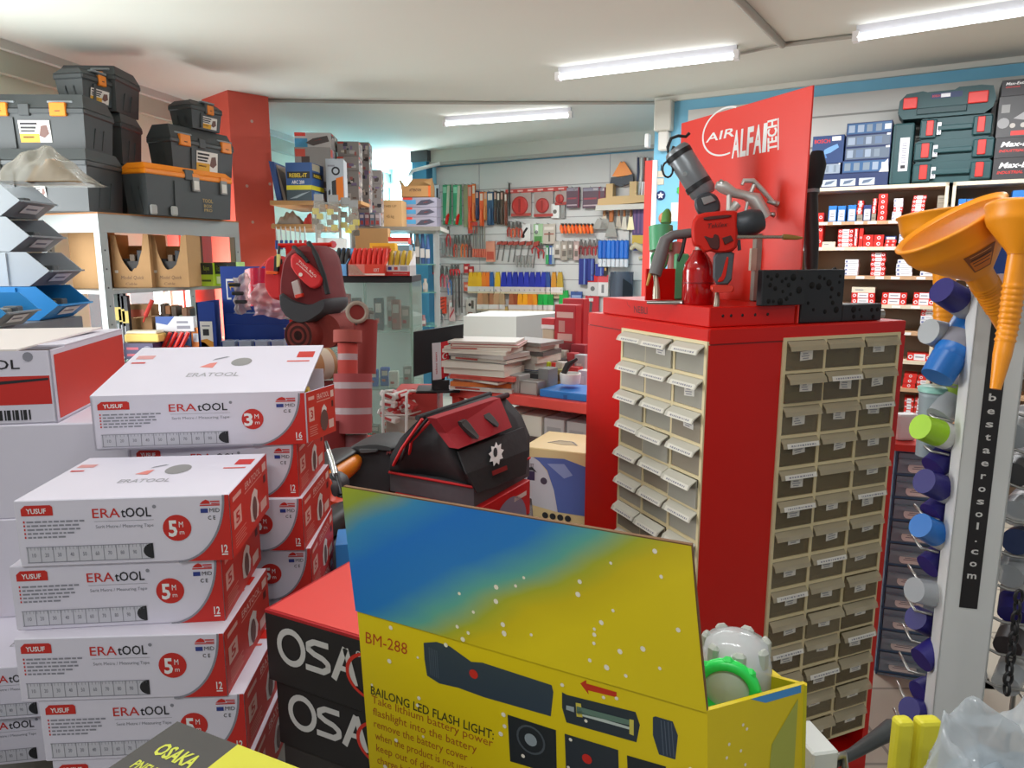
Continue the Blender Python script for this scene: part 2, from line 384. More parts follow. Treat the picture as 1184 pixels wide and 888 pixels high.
# ================================================================ FRONT COUNTER AND WHAT IS STACKED ON IT
LAV = CARTON
def put(o, loc, rz=0):
    o.location = loc; o.rotation_euler = (0, 0, rz); return o
CT = .64
b = MB(); b.box(-1.5, .2, CT-.04, .05, 1.55, CT, mat('counter_top', '8d8a84', .5), .004); b.box(-1.45, .25, 0, 0, 1.5, CT-.04, hexm('5a5a5c', .6))
solo('counter', b, 'grey shop counter under the stacked tape measure boxes', 'counter')
b = MB(); b.box(.06, .2, CT-.04, 1.3, .84, CT, mat('counter_top', '8d8a84', .5), .004); b.box(.1, .25, 0, 1.25, .8, CT-.04, hexm('5a5a5c', .6))
solo('counter', b, 'grey shop counter under the yellow flashlight box', 'counter')
def tape_front(f, num, qty):
    f.poly([(.03, .77), (.175, .77), (.175, .9), (.165, .925), (.05, .925), (.03, .87)], REDP)
    f.up().text('YUSUF', .1, .805, .075, WHITE, .09, 'c', .02); f.k = 1
    for i, l in enumerate((.25, .225, .235, .19, .16)):
        v = .665-i*.058; f.rect(.035, v, .042, v+.03, REDP)
        x = .05; random.seed(i)
        while x < .05+l: w = random.uniform(.012, .035); f.rect(x, v, x+w, v+.026, GREYINK); x += w+.006
    f.text('ERA', .355, .71, .145, REDP, .128, 'l', .004); f.text('tOOL', .488, .71, .145, INK, .14, 'l', .012)
    f.ell(.645, .855, .0025, GREYINK, 8); f.rect(.36, .655, .64, .66, GREYINK)
    f.text('Serit Metre / Measuring Tape', .365, .555, .05, GREYINK, .27, 'l', .0)
    f.rect(.035, .07, .62, .30, mat('ruler_print', 'c9c7cf', .6)); f.up()
    for i in range(10):
        x = .04+i*.0585; f.rect(x, .07, x+.003, .30, GREYINK)
        if i < 9: f.text(str((i+1)*10), x+.029, .15, .06, GREYINK, .018, 'c')
    f.rect(.035, .295, .62, .305, GREYINK); f.rect(.035, .065, .62, .075, GREYINK)
    for i in range(36): f.rect(.04+i*.0163, .255, .0418+i*.0163, .295, GREYINK)
    f.poly([(.625, .07), (.625, .305)]+[(.625-.047*math.sin(t), .1875+.1175*math.cos(t)) for t in [math.pi*i/10 for i in range(1, 10)]], INK); f.k = 1
    f.ell(.745, .52, .20*f.h, REDP, 28); f.up().text(num, .725, .40, .24, WHITE, .042, 'c', .03); f.text('M', .765, .53, .09, WHITE, .02, 'c', .0); f.text('m', .767, .42, .075, WHITE, .022, 'c', .0); f.k = 1
    f.poly([(.86, .87), (.875, .915), (.89, .935), (.905, .915), (.91, .87)], REDP); f.rect(.91, .895, .955, .915, REDP); f.rect(.86, .84, .955, .858, REDP); f.rect(.915, .865, .955, .88, REDP)
    f.rect(.862, .735, .897, .80, mat('eu_blue', '2b3a86', .5)); f.text('MID', .905, .74, .065, INK, .048, 'l', .0); f.text('C E', .895, .63, .06, INK, .036, 'l')
    arc = [(.78+.225*math.sin(t)**1.0, 1-math.cos(t)) for t in [math.pi/2*i/14 for i in range(15)]]
    arc = [(.745+.235*math.sin(math.pi/2*i/14), 1-math.cos(math.pi/2*i/14)) for i in range(15)]
    f.poly(arc+[(1, 1), (1, 0)], REDP)
    f.up().line([(u-.006, v) for u, v in arc], .0028, GREYINK); f.text(qty, .965, .12, .12, WHITE, .03, 'c', .02); f.rect(.95, .08, .98, .1, WHITE)
def tape_end(f, num):
    f.rect(0, 0, 1, 1, mat('bright_red_print', 'd2301f', .5)); f.up()
    f.text('ERATOOL', .36, .80, .11, hexm('f2c9bf'), .42, 'l', .01); f.rect(.06, .83, .26, .9, hexm('efb8ae'))
    f.rect(.34, .74, .82, .76, hexm('eaa394'))
    f.rect(.06, .40, .24, .68, hexm('eebfb4')); f.up().text(num, .15, .46, .17, REDP, .09, 'c', .02)
    f.k = 2; f.poly([(.47, .18), (.55, .12), (.66, .14), (.70, .3), (.66, .45), (.68, .56), (.6, .66), (.52, .6), (.46, .42)], hexm('e9e4e0', .5))
    f.up().ell(.575, .33, .012, hexm('6b4a46', .5), 14, .018)
    f.k = 2; f.rect(.74, .12, .92, .3, hexm('e8c4ba')); f.rect(.84, .76, .95, .9, hexm('f0cfc6')); f.rect(.86, .55, .93, .68, hexm('5b1a15'))
    for i in range(5): f.rect(.07, .1+.045*i, .34-.03*(i % 2), .118+.045*i, hexm('e58d80'))
def tape_top(f):
    f.poly([(.40, .52), (.47, .50), (.475, .62), (.44, .60)], hexm('e2857b')); f.poly([(.44, .66), (.52, .74), (.5, .75), (.45, .70)], GREYINK)
    f.ell(.60, .62, .017, hexm('8f8d8c'), 16, .024); f.text('ERATOOL', .37, .32, .08, hexm('a6a4aa'), .26, 'l')
    f.rect(.03, .72, .12, .80, hexm('d99a98')); f.rect(.03, .62, .10, .65, REDP)
    f.rect(.88, .70, .97, .84, REDP); f.rect(.84, .60, .96, .63, hexm('d4625c'))
    f.ell(.5, .40, .0, GREYINK)
def tape_box(w, d, h, num, qty, flap=False):
    b = MB(); e = .0006
    if flap:
        for q in ((0, 0, w, .003), (0, d-.003, w, d), (0, 0, .003, d)): b.box(q[0], q[1], 0, q[2], q[3], h, LAV)
        b.box(0, 0, 0, w, d, .003, LAV)
    else: b.box(0, 0, 0, w, d, h, LAV, .0012)
    tape_front(b.front(0, 0, w, h, -e+.0002), num, qty)
    if not flap: tape_end(b.rightf(0, 0, d, h, w+e-.0002), num)
    if not flap: tape_top(b.topf(0, 0, w, d, h+.0001))
    return b
TG = 'stacked white and red measuring tape boxes'
specs = [(-.622, .855, 1.1657, 5.6, 'white and red 5 m measuring tape box, topmost of the front stack'),
         (-.640, .858, 1.0774, 6.0, 'white and red 5 m measuring tape box, second from the top of the front stack'),
         (-.631, .838, .9891, 3.2, 'white and red 5 m measuring tape box, third from the top of the front stack'),
         (-.612, .842, .9008, 3.4, 'white and red 5 m measuring tape box, fourth down, behind the dark pneumatic box'),
         (-.606, .845, .8125, 3.4, 'lowest measuring tape box of the front stack showing only its top edge')]
me = None
for x, y, z, a, l in specs:
    if me is None: o = tape_box(.26, .198, .088, '5', '12').build('tape_measure_box'); me = o
    else: o = me.copy(); COL.objects.link(o)
    tag(put(o, (x, y, z), R(a)), l, 'box', TG)
for (x, y, z, l) in ((-.595, .86, .725, ''), (-.6, .85, .64, '')):
    pass
# the second stack behind, of which only the red ends show, and the larger 3 m box on top of it
specs = [(-.618, 1.105, 1.1697, 3, 'measuring tape box behind the front stack, just under the large 3 m box'),
         (-.612, 1.102, 1.0814, 2, 'measuring tape box behind the front stack, second under the 3 m box, pinkish end'),
         (-.604, 1.10, .9931, 4, 'measuring tape box behind the front stack, third under the 3 m box'),
         (-.61, 1.105, .9048, 3, 'measuring tape box low behind the front stack, beside the black and red boxes')]
for x, y, z, a, l in specs:
    o = me.copy(); COL.objects.link(o); tag(put(o, (x+.012, y, z), R(a)), l, 'box', TG)
t = thing('tape_measure_box', 'larger white and red 3 m measuring tape box with its red end flap open', 'box', (-.645, 1.075, 1.2585), R(8), TG)
tape_box(.318, .26, .083, '3', '16', True).build('body', t)
b = MB(); lz = .083; bk = [(.32, .26, lz+.043), (-.01, .26, lz+.043)]
b.hexa([(0, 0, lz), (.318, 0, lz), bk[0], bk[1]], [(0, 0, lz+.003), (.318, 0, lz+.003)]+[(q[0], q[1], q[2]+.003) for q in bk], LAV)
tape_top(b.face((0, 0, lz+.003), (.318, 0, lz+.003), (bk[0][0], .26, bk[0][2]+.003), (bk[1][0], .26, bk[1][2]+.003))); b.build('lid', t)
b = MB(); b.at((.3182, 0, 0), R(-25)); b.box(0, 0, .002, .002, .085, .083, LAV); tape_end(b.rightf(.0, .002, .085, .083, .0025), '3'); b.build('end_flap', t)
# yellow tape measure peeping out of the open end
b = MB(); b.at((-.40, 1.20, 1.2625), R(10)); b.prism([(0, .0), (.055, 0), (.06, .03), (.05, .068), (.02, .075), (0, .055)], 0, .03, YELLOW); b.box(.01, .03, .02, .045, .034, .05, BLACK)
solo('tape_measure', b, 'yellow tape measure showing at the open end of the 3 m box', 'tape measure')
# open red and white box at the left edge, on two white cartons
t = thing('tape_measure_box', 'red and white tape box with raised lid at the left edge on white cartons', 'box', (-1.115, 1.13, 1.275), R(11))
b = MB(); w, d, h = .345, .36, .125
for q in ((0, 0, w, .003), (0, d-.003, w, d), (0, 0, .003, d), (w-.003, 0, w, d)): b.box(q[0], q[1], 0, q[2], q[3], h, LAV)
b.box(0, 0, 0, w, d, .003, LAV); b.box(.05, .03, .003, w-.03, d-.03, .09, hexm('5a3b35', .8))
f = b.rightf(0, 0, d, h, w+.0001); f.rect(.03, .05, .99, .93, mat('bright_red_print', 'd2301f', .5))
f = b.front(0, 0, w, h, -.0001); f.rect(.0, .27, .985, .66, REDP); f.up().poly([(.3, .45), (.98, .60), (.98, .63), (.3, .52)], INK)
f.text('ERA', .42, .76, .13, REDP, .2, 'l'); f.text('tOOL', .64, .76, .13, INK, .22, 'l', .01); f.ell(.9, .92, .008, GREYINK, 12)
for i in range(14): f.rect(.72+i*.012, .06, .724+i*.012+.004*(i % 3), .2, INK)
b.build('body', t)
b = MB(); b.hexa([(.0, .0, h), (w-.05, .0, h), (w-.02, d-.06, h+.008), (0, d-.06, h+.008)], [(.0, .0, h+.003), (w-.05, .0, h+.003), (w-.02, d-.06, h+.012), (0, d-.06, h+.012)], hexm('e8ded9', .6))
b.build('lid', t, None)
b = MB(); b.hexa([(w-.06, .06, h), (w, .06, h), (w, d, h), (w-.06, d, h)], [(w-.05, .06, h+.003), (w+.001, .06, h+.003), (w+.001, d, h+.003), (w-.06, d, h+.003)], LAV); b.build('flap', t)
for (z, dx, hh, l) in ((1.11, 0, .165, 'plain white carton right under the open red tape box'), (.93, .015, .18, 'plain white carton under another white carton at the left edge')):
    b = MB(); b.at((-1.16+dx, 1.135, z), R(8)); b.box(0, 0, 0, .5, .36, hh, LAV, .002); b.box(0, .17, hh-.0005, .5, .19, hh+.0004, hexm('c9c5c0', .4))
    solo('carton', b, l, 'box', 'white cartons at the left edge')
o = me.copy(); COL.objects.link(o); tag(put(o, (-.905, 1.0, .842), R(7)), 'measuring tape box cut by the left edge beside the front stack', 'box', TG)
o = me.copy(); COL.objects.link(o); tag(put(o, (-.925, 1.01, .752), R(9)), 'measuring tape box low at the left edge behind the dark bag', 'box', TG)
b = MB(); b.at((-1.16, 1.16, CT), R(8)); b.box(0, .12, 0, .5, .4, .289, hexm('8d8172', .7), .004); solo('carton', b, 'brownish carton low at the left edge carrying the white cartons', 'box')
# dark bag in the lower left corner
def lump(cx, cy, z0, rx, ry, h, m, seed, n=18, wr=.12, top=.0):
    b = MB(); rnd = random.Random(seed); ph = [rnd.uniform(0, 6.3) for _ in range(6)]
    def fn(u, v):
        a = u*2*math.pi; e = v*math.pi/2; r = math.cos(e)**.5 if v < 1 else 0
        k = 1+wr*(math.sin(3*a+ph[0])+math.sin(7*a+ph[1]+4*v)*.5)+wr*.6*math.sin(9*v+ph[2]+2*a)
        return (cx+rx*r*k*math.cos(a), cy+ry*r*k*math.sin(a), z0+h*(math.sin(e)+wr*.4*math.sin(5*a+ph[3])*math.sin(e)*r))
    b.grid(fn, n*2, n, m); return b
b = lump(-.86, .82, CT, .13, .10, .17, mat('dark_cloth', '1d2324', .8, noise=.3, scale=18), 3)
solo('cloth_bag', b, 'dark crumpled cloth bag in the lower left corner beside the boxes', 'bag')
b = lump(-.76, .67, CT, .10, .06, .10, mat('grey_cloth', '3a444a', .8, noise=.3, scale=18), 5)
solo('cloth_bundle', b, 'grey blue cloth bundle at the very bottom left corner', 'cloth')
# black boxes with red lids
def osaka(seed):
    b = MB(); w, d, h = .25, .25, .1; kb = mat('black_print', '211d1e', .5)
    b.box(0, 0, 0, w, d, h-.004, kb, .001); b.box(0, 0, h-.004, w, d, h, hexm('b41f24', .5))
    b.topf(.004, .004, w-.004, d-.004, h+.0002).rect(0, 0, 1, 1, mat('coral_lid', 'e65049', .5)).up().line([(.28, .62), (.22, .78), (.33, .70), (.60, .97)], .002, INK).text('OITT 7', .14, .50, .06, hexm('a02824'), .24, 'l', -.01, .3)
    f = b.front(0, 0, .34, h, -.0003); wm = hexm('d9d6d3', .5)
    # rounded capitals O S A
    f.ell(.13, .57, .0245, wm, 26, .0265, .68)
    p = [(.315, .75), (.245, .75), (.218, .70), (.218, .63), (.245, .585), (.285, .555), (.31, .50), (.31, .43), (.285, .375), (.20, .375)]
    f.line(p, .0082, wm)
    f.k = 1.6
    for q in p[1:-1]: f.ell(q[0], q[1], .0041, wm, 10)
    f.k = 1; f.line([(.335, .33), (.395, .80), (.435, .33)], .009, wm); f.k = 1.6; f.rect(.36, .48, .425, .55, wm); f.k = 1; f.ell(.455, .78, .004, wm, 12, None, .6)
    f.up().ell(.52, .52, .043, hexm('d8301f'), 26, .032, .88, 1.2, 5.6); f.line([(.52, .2), (.56, .3), (.6, .2)], .005, hexm('d8301f'))
    f.text('CAR', .57, .42, .2, wm, .14, 'l', .01)
    return b
oa = osaka(1).build('tool_box_carton'); tag(put(oa, (-.325, .876, .998), R(-27)), 'black box with coral red top lying over its twin, left of the yellow box', 'box', 'black and red cartons')
ob = oa.copy(); COL.objects.link(ob); tag(put(ob, (-.319, .886, .897), R(-26)), 'black box with white lettering under the coral topped box', 'box', 'black and red cartons')
b = MB(); b.at((-.32, .90, CT), R(-26)); b.box(0, 0, 0, .36, .25, .256, hexm('3b3634', .7), .003); solo('carton', b, 'dark carton underneath the two black boxes', 'box')
# dark pneumatic box in front, seen from above
pA, pB, pC = PD(200, 834, .66), PD(268, 862, .645), PD(105, 893, .60)
zt = pA.z
A = PZ(205, 834, zt); Bq = PZ(275, 861, zt); Cq = PZ(115, 888, zt)
dx = (Bq-A).normalized(); dy = Vector((dx.y, -dx.x, 0)); wv = .30; lv = .2
c = [A+dy*lv, A+dy*lv+dx*wv, A+dx*wv, A]
b = MB(); gm = mat('grey_print', '4a4744', .5)
b.hexa([v-Vector((0, 0, .07)) for v in c], c, gm)
k = (Bq-A).length/wv
f = b.face(*c); f.poly([(k, 1), (1, 1), (1, 0), (k, 0)], hexm('d6d23c', .5)); YG = hexm('cfd44a', .5)
f.text('OSAKA', .055, .80, .075, YG, .15, 'l', .03); f.text('PNEUMATIC', .05, .70, .05, YG, .17, 'l', .02)
f = b.face(c[0]-Vector((0, 0, .07)), c[1]-Vector((0, 0, .07)), c[1], c[0]); f.rect(k, 0, 1, 1, hexm('d6d23c', .5))
solo('pneumatic_tool_box', b, 'dark grey and yellow pneumatic tool box in the bottom foreground', 'box')
b = MB(); q = A+dy*.1+dx*.15; b.at((q.x, q.y, CT), math.atan2(dx.y, dx.x)); b.box(-.14, -.09, 0, .14, .09, zt-.07-CT, hexm('6a6259', .7), .002); solo('carton', b, 'brown carton underneath the pneumatic tool box', 'box')
# ---------------------------------------------------------------- yellow flashlight display box
def gradient_mat():
    m = mat('yellow_blue_print', 'c8b414', .45); N = m.node_tree.nodes; L = m.node_tree.links
    uv = N.new('ShaderNodeUVMap'); uv.uv_map = 'print'; dp = N.new('ShaderNodeVectorMath'); dp.operation = 'DOT_PRODUCT'; dp.inputs[1].default_value = (.9, -.55, 0)
    ad = N.new('ShaderNodeMath'); ad.operation = 'ADD'; ad.inputs[1].default_value = .55
    nz = N.new('ShaderNodeTexNoise'); nz.inputs['Scale'].default_value = 2; mm = N.new('ShaderNodeMath'); mm.operation = 'MULTIPLY_ADD'; mm.inputs[1].default_value = .16
    L.new(uv.outputs[0], dp.inputs[0]); L.new(uv.outputs[0], nz.inputs['Vector']); L.new(nz.outputs[0], mm.inputs[0]); L.new(dp.outputs['Value'], mm.inputs[2])
    L.new(mm.outputs[0], ad.inputs[0]); ad.inputs[1].default_value = .47
    r = N.new('ShaderNodeValToRGB'); e = r.color_ramp.elements
    e[0].position = 0; e[0].color = (*lin('a9b22a'), 1); e[1].position = 1; e[1].color = (*lin('dcc412'), 1)
    for p, c in ((.10, '93a33a'), (.22, '388cc0'), (.36, '1873cc'), (.56, '1a78c8'), (.70, '5aa69c'), (.80, 'a9ac2e'), (.88, 'cdb613')):
        x = e.new(p); x.color = (*lin(c), 1)
    L.new(ad.outputs[0], r.inputs[0]); L.new(r.outputs[0], N['Principled BSDF'].inputs['Base Color']); return m
YP = mat('yellow_print', 'dfc510', .45, noise=.03, scale=5)
FTL, FTR, BTR = PD(413, 705, .70), PD(818, 822, .56), PD(933, 790, .64)
TL, TR = PD(397, 562, .68), PD(800, 630, .549)
dn = Vector((.010, -.004, -.24)); BTL = FTL+Vector((.012, .085, 0))
nrm = (FTR-FTL).cross(Vector((0, 0, 1))).normalized()      # towards the viewer
t = thing('flashlight_display_box', 'yellow flashlight display box with its blue and yellow flap standing up', 'box', ((FTL+BTR)/2+dn))
o0 = t.location
brn = hexm('6e4a33', .8); th = .004
b = MB(); b.hexa([FTL+dn-nrm*th, FTL+dn, FTR+dn, FTR+dn-nrm*th], [FTL-nrm*th, FTL, FTR, FTR-nrm*th], YP)
f = b.face(FTL+dn, FTR+dn, FTR, FTL)
f.ppoly([(490, 743), (505, 742), (520, 747), (545, 765), (558, 766), (638, 792), (640, 800), (637, 828), (560, 806), (530, 795), (508, 790), (494, 781), (491, 762)], hexm('2f3d4c', .5))
f.ppoly([(650, 800), (655, 803), (735, 823), (740, 838), (736, 858), (655, 835), (650, 818)], hexm('2a333b', .5))
f.ppoly([(755, 829), (758, 828), (778, 834), (784, 850), (781, 878), (762, 872), (755, 850)], hexm('2f3b4b', .5))
f.ppoly([(587, 826), (643, 844), (644, 896), (590, 880)], hexm('22272b', .5)); f.ppoly([(653, 848), (715, 867), (716, 910), (655, 900)], hexm('2a3138', .5)); f.ppoly([(725, 873), (770, 886), (772, 930), (727, 920)], hexm('22272b', .5))
f.ppoly([(671, 790), (678, 786), (678, 790), (713, 800), (713, 806), (680, 798), (681, 803)], hexm('c03018', .5))
f.up()
for (x, y, r, m) in ((548, 779, .0045, REDP), (679, 877, .0045, REDP), (614, 855, .006, hexm('8d979c', .5))): u, v = f.at_px(x, y); f.ell(u, v, r, m, 14)
u, v = f.at_px(614, 855); f.ell(u, v, .014, hexm('4a5157', .5), 20, None, .86)
f.ppoly([(667, 816), (728, 832), (728, 838), (667, 824)], hexm('5f7a6c', .5)); f.ppoly([(728, 831), (733, 832), (733, 850), (728, 848)], hexm('c9bb52', .5)); f.ppoly([(666, 812), (672, 813), (674, 829), (667, 828)], hexm('c9b94a', .5))
f.ppoly([(655, 815), (664, 817), (664, 823), (655, 820)], hexm('9aa5a8', .5)); f.ppoly([(668, 822), (728, 840), (728, 843), (668, 826)], hexm('b9c4bd', .5))
for i in range(5): f.ppoly([(496+i*2.2, 748+i), (497+i*2.2, 748+i), (499+i*2.2, 780+i), (498+i*2.2, 780+i)], hexm('4a5664', .5))
for i in range(4): f.ppoly([(764+i*4, 832+i), (765+i*4, 832+i), (768+i*4, 872+i), (767+i*4, 872+i)], hexm('56616e', .5))
f.k = 1
def ptext(s, x0, y0, x1, y1, hpx, m, bold=.01):
    u0, v0 = f.at_px(x0, y0); u1, v1 = f.at_px(x1, y1); uh, vh = f.at_px(x0, y0-hpx)
    g = Face(b, f.p(u0, v0, 0), f.p(u1, v1, 0), f.p(u1+uh-u0, v1+vh-v0, 0), f.p(uh, vh, 0)); g.text(s, 0, 0, .9, m, 1, 'l', bold)
OR = hexm('a8551c', .5)
ptext('BM-288', 423, 743, 471, 757, 15, hexm('b2441a', .5), 0)
ptext('BAILONG LED FLASH LIGHT:', 429, 802, 571, 855, 11, hexm('3d3a1c', .5), .01)
for i, (s, l) in enumerate((('Take lithium battery power', 140), ('flashlight into the battery', 120), ('remove the battery cover', 108), ('when the product is not used', 112), ('keep out of direct sun light', 116), ('charge before the first use', 100))):
    y = 812+i*14; ptext(s, 430+i*1.3, y, 430+i*1.3+l, y+l*.37, 10, OR, 0)
rnd = random.Random(11); wd = hexm('e9e2d2', .5)
for i in range(26):
    u, v = rnd.uniform(.02, .98), 1-rnd.uniform(.03, .75)**1.3; f.k = 3; f.ell(u, v, rnd.uniform(.0013, .0025), wd, 8)
b.build('front_panel', t, o0)
b = MB(); n2 = -nrm*th
b.hexa([FTL+n2, FTL, FTR, FTR+n2], [TL+n2, TL, TR, TR+n2], hexm('7d5b3c', .8))
G = gradient_mat(); wob = lambda u, v: nrm*(.0026+.0018*math.sin(6*u+1.3)*math.sin(v*3.1)*(.5+u))
b.grid(lambda u, v: (FTL*(1-u)+FTR*u)*(1-v)+(TL*(1-u)+TR*u)*v+wob(u, v), 24, 14, G, True)
for i in range(30):
    u = rnd.uniform(.25, .97)**.8; v = rnd.uniform(.04, .95)*min(1, u*1.1); q = rnd.uniform(.0013, .0024); W_ = (FTR-FTL).length; H_ = (TL-FTL).length; P_ = []
    for k in range(8): a, c = u+q*math.cos(k*.785)/W_, v+q*math.sin(k*.785)/H_; P_.append((FTL*(1-a)+FTR*a)*(1-c)+(TL*(1-a)+TR*a)*c+wob(a, c)+nrm*.0004)
    b.add(P_, [tuple(range(8))], wd)
b.build('flap', t, o0)['label'] = 'upright flap printed blue fading to yellow'
def panel(P0, P1, m, mi, name, lab=None):
    n = (P1-P0).cross(Vector((0, 0, 1))).normalized()
    b = MB(); b.hexa([P0+dn-n*th, P0+dn, P1+dn, P1+dn-n*th], [P0-n*th, P0, P1, P1-n*th], m); f = b.face(P0+dn, P1+dn, P1, P0)
    if name == 'side_panel':
        f.poly([(.45, 0), (.8, 0), (.9, .95), (.62, .8)], hexm('a9ad4a', .5)); f.poly([(.93, .97), (.93, 1), (.4, 1), (.55, .97)], hexm('3f8fd0', .5))
        for i in range(7): f.ell(rnd.uniform(.05, .4), rnd.uniform(.5, .95), .0016, wd, 7)
    if mi: b.face(P1+dn-n*th, P0+dn-n*th, P0-n*th, P1-n*th).rect(0, 0, 1, 1, mi)
    b.build(name, t, o0)
panel(FTR, BTR, YP, mat('inner_yellow', 'b4ac16', .5), 'side_panel'); panel(BTR, BTL, YP, mat('inner_yellow', 'b4ac16', .5), 'back_panel'); panel(BTL, FTL, YP, mat('inner_yellow', 'b4ac16', .5), 'side_panel')
b = MB(); b.hexa([FTL+dn, FTR+dn, BTR+dn, BTL+dn], [v+dn+Vector((0, 0, .004)) for v in (FTL, FTR, BTR, BTL)], brn); b.build('bottom', t, o0)
zb = min(FTL.z, BTR.z)+dn.z-.012
b = MB(); q = (FTL+FTR+BTR+BTL)/4; b.at((q.x, q.y, CT), R(-24)); b.box(-.15, -.06, 0, .15, .06, zb-CT, hexm('6a6259', .7), .002); solo('carton', b, 'brown carton underneath the yellow flashlight box', 'box')
# headlamps standing in the yellow box
c = PD(850, 770, .66)
t2 = thing('headlamp', 'silver and clear headlamp with bright green ring standing in the yellow box', 'headlamp', (c.x, c.y, c.z-.05))
b = MB(); b.lathe([(.0, .0), (.03, .0), (.033, .02), (.032, .055), (.027, .075), (.012, .082), (0, .083)], clear('clear_lamp_shell', 'd8dcdc', .7, .12), 20); b.build('body', t2)
for k in range(7):
    b = MB(); a = k*.9; b.at((.027*math.cos(a), .027*math.sin(a), .062), a); b.box(-.004, -.006, -.004, .004, .006, .016, hexm('b5b8ae', .4), .003); b.build('lug', t2)
b = MB(); b.at((0, 0, .0)); b.box(.024, -.014, .0, .036, .02, .04, hexm('3b4150', .4), .003); b.build('switch_block', t2)
vd = (EYEV-c); vd.z = 0; vd.normalize()
rc_ = PD(840, 794, .625)-t2.location
b = MB(); b.X = Matrix.Translation(rc_)@vd.to_track_quat('Z', 'Y').to_matrix().to_4x4()
pr = []
b.lathe([(.019, 0), (.027, .0), (.029, .004), (.027, .009), (.020, .009), (.019, .006), (.019, 0)], mat('neon_green', '2fdc5a', .35), 24)
for k in range(8): a = k*math.pi/4; b.lathe([(0, 0), (.001, 0)], mat('neon_green', '2fdc5a', .35), 3) if 0 else b.box(.026*math.cos(a)-.005, .026*math.sin(a)-.005, .001, .026*math.cos(a)+.005, .026*math.sin(a)+.005, .008, mat('neon_green', '2fdc5a', .35), .003)
b.build('green_ring', t2)['label'] = 'bright green lens ring'
b = MB(); b.X = Matrix.Translation(rc_+vd*.002)@vd.to_track_quat('Z', 'Y').to_matrix().to_4x4(); b.lathe([(.0195, 0), (.012, .003), (0, .004)], hexm('b9c4b4', .15), 18); b.build('lens', t2)
# things right of the yellow box
c = PD(940, 855, .72); b = MB(); b.at((c.x, c.y, CT), R(10)); b.box(-.012, -.02, 0, .016, .03, c.z-CT, hexm('d3d6d2', .5), .002); solo('carton', b, 'narrow white carton beside the yellow flashlight box', 'box')
c = PD(925, 830, .75); b = MB(); b.at((c.x-.035, c.y+.03, CT), R(20)); b.box(0, 0, 0, .055, .05, c.z-CT+.01, hexm('e0c81a', .5), .01); solo('carton', b, 'plain yellow carton peeping out behind the flashlight box', 'box')
zt = PD(1060, 838, .66).z
for i, (x0, x1, l) in enumerate(((1040, 1062, 'yellow packet standing left of its twin at the bottom right'), (1065, 1095, 'yellow packet tucked beside the clear bag at the bottom right'))):
    a = PZ(x0, 836, zt); c = PZ(x1, 838, zt); b = MB(); b.at((a.x, a.y, CT), R(4)); b.box(0, 0, 0, (c-a).length, .014, zt-CT, hexm('e6dc3c', .5), .004, 2)
    solo('yellow_packet', b, l, 'packet', 'yellow packets')
# clear plastic bag bulging in the lower right corner
c = PD(1166, 786, .5); b = MB(); rnd = random.Random(5); ph = [rnd.uniform(0, 6) for _ in range(8)]
zb2 = CT+.3
def fn(u, v):
    a = u*2*math.pi; e = v*math.pi/2; r = math.cos(e)**.6 if v < 1 else 0
    p = Vector((r*math.cos(a), r*math.sin(a), math.sin(e)*1.2)); n1 = 1-abs(noise.noise(p*1.7)); n2 = 1-abs(noise.noise(p*3.4+Vector((4, 1, 7)))); k = .78+.13*n1**4+.05*n2**3+.22*noise.noise(p*1.1+Vector((2, 5, 1)))
    return (c.x+.088*p.x*k, c.y+.056*p.y*k, zb2+(c.z-zb2)*math.sin(e)*(.25+.72*k))
b.grid(fn, 110, 44, clear('clear_crinkled_film', 'd4dade', .42, .08))
q = lump(c.x, c.y, zb2+.004, .062, .036, (c.z-zb2)*.8, mat('bag_contents', '8d9aa2', .5, noise=.4, scale=25), 9, 14, .08)
multi('plastic_bag', [('film', b), ('contents', q)], 'crinkled clear plastic bag bulging in the lower right corner', 'bag')
b = MB(); b.box(c.x-.07, c.y-.05, CT, c.x+.09, c.y+.05, zb2-.006, hexm('6a6259', .7), .003); solo('carton', b, 'brown carton underneath the clear plastic bag', 'box')
# black tool lever poking out
p = [PD(962, 882, .75), PD(985, 872, .78), PD(1015, 853, .80), PD(1033, 842, .81)]
b = MB(); b.tube(p, [.006, .006, .0085, .011], hexm('3c3f40', .5), 10)
q = MB(); s0 = p[0]; q.tube([s0+Vector((-.012, 0, -.02)), s0+Vector((-.004, 0, .004)), s0+Vector((.012, 0, .01)), s0+Vector((.014, 0, -.006))], .004, STEEL, 8)
r_ = MB(); r_.tube([s0, Vector((s0.x, s0.y, CT))], .006, DKGREY, 8)
multi('ratchet_handle', [('handle', b), ('steel_head', q, 'small steel head'), ('shaft', r_)], 'dark grey ratchet handle poking up in front of the red cabinet', 'tool')
# ================================================================ RED DRAWER CABINET AND THE TOOL STAND ON IT
CYAW = math.atan2(.381, .925)
CW, CD_, CH = .663, .613, 1.385
BEIGE = mat('beige_drawer_frame', 'e2d2a6', .5)
t = thing('drawer_cabinet', 'tall red metal cabinet with beige framed clear drawers on two faces', 'cabinet', (.477, 1.727, 0), CYAW)
CX = Matrix.Translation((.477, 1.727, 0))@Matrix.Rotation(CYAW, 4, 'Z')
b = MB(); RD = mat('dark_gap', '1d0b09', .8)
b.box(.23, .22, 0, CW, CD_, CH-.04, RED); b.box(.003, .40, 0, .23, CD_, CH-.04, RED)          # body behind the two drawer banks
b.box(.0, .0, 0, .228, .003, CH-.04, RED); b.box(.0, .003, 0, .004, .006, CH, RED)
b.box(0, 0, CH-.04, CW, CD_, CH, RED, .003)
b.box(.640, .0, 0, CW, .22, CH-.04, RED); b.box(.0, .403, 0, .004, CD_, CH-.04, RED)
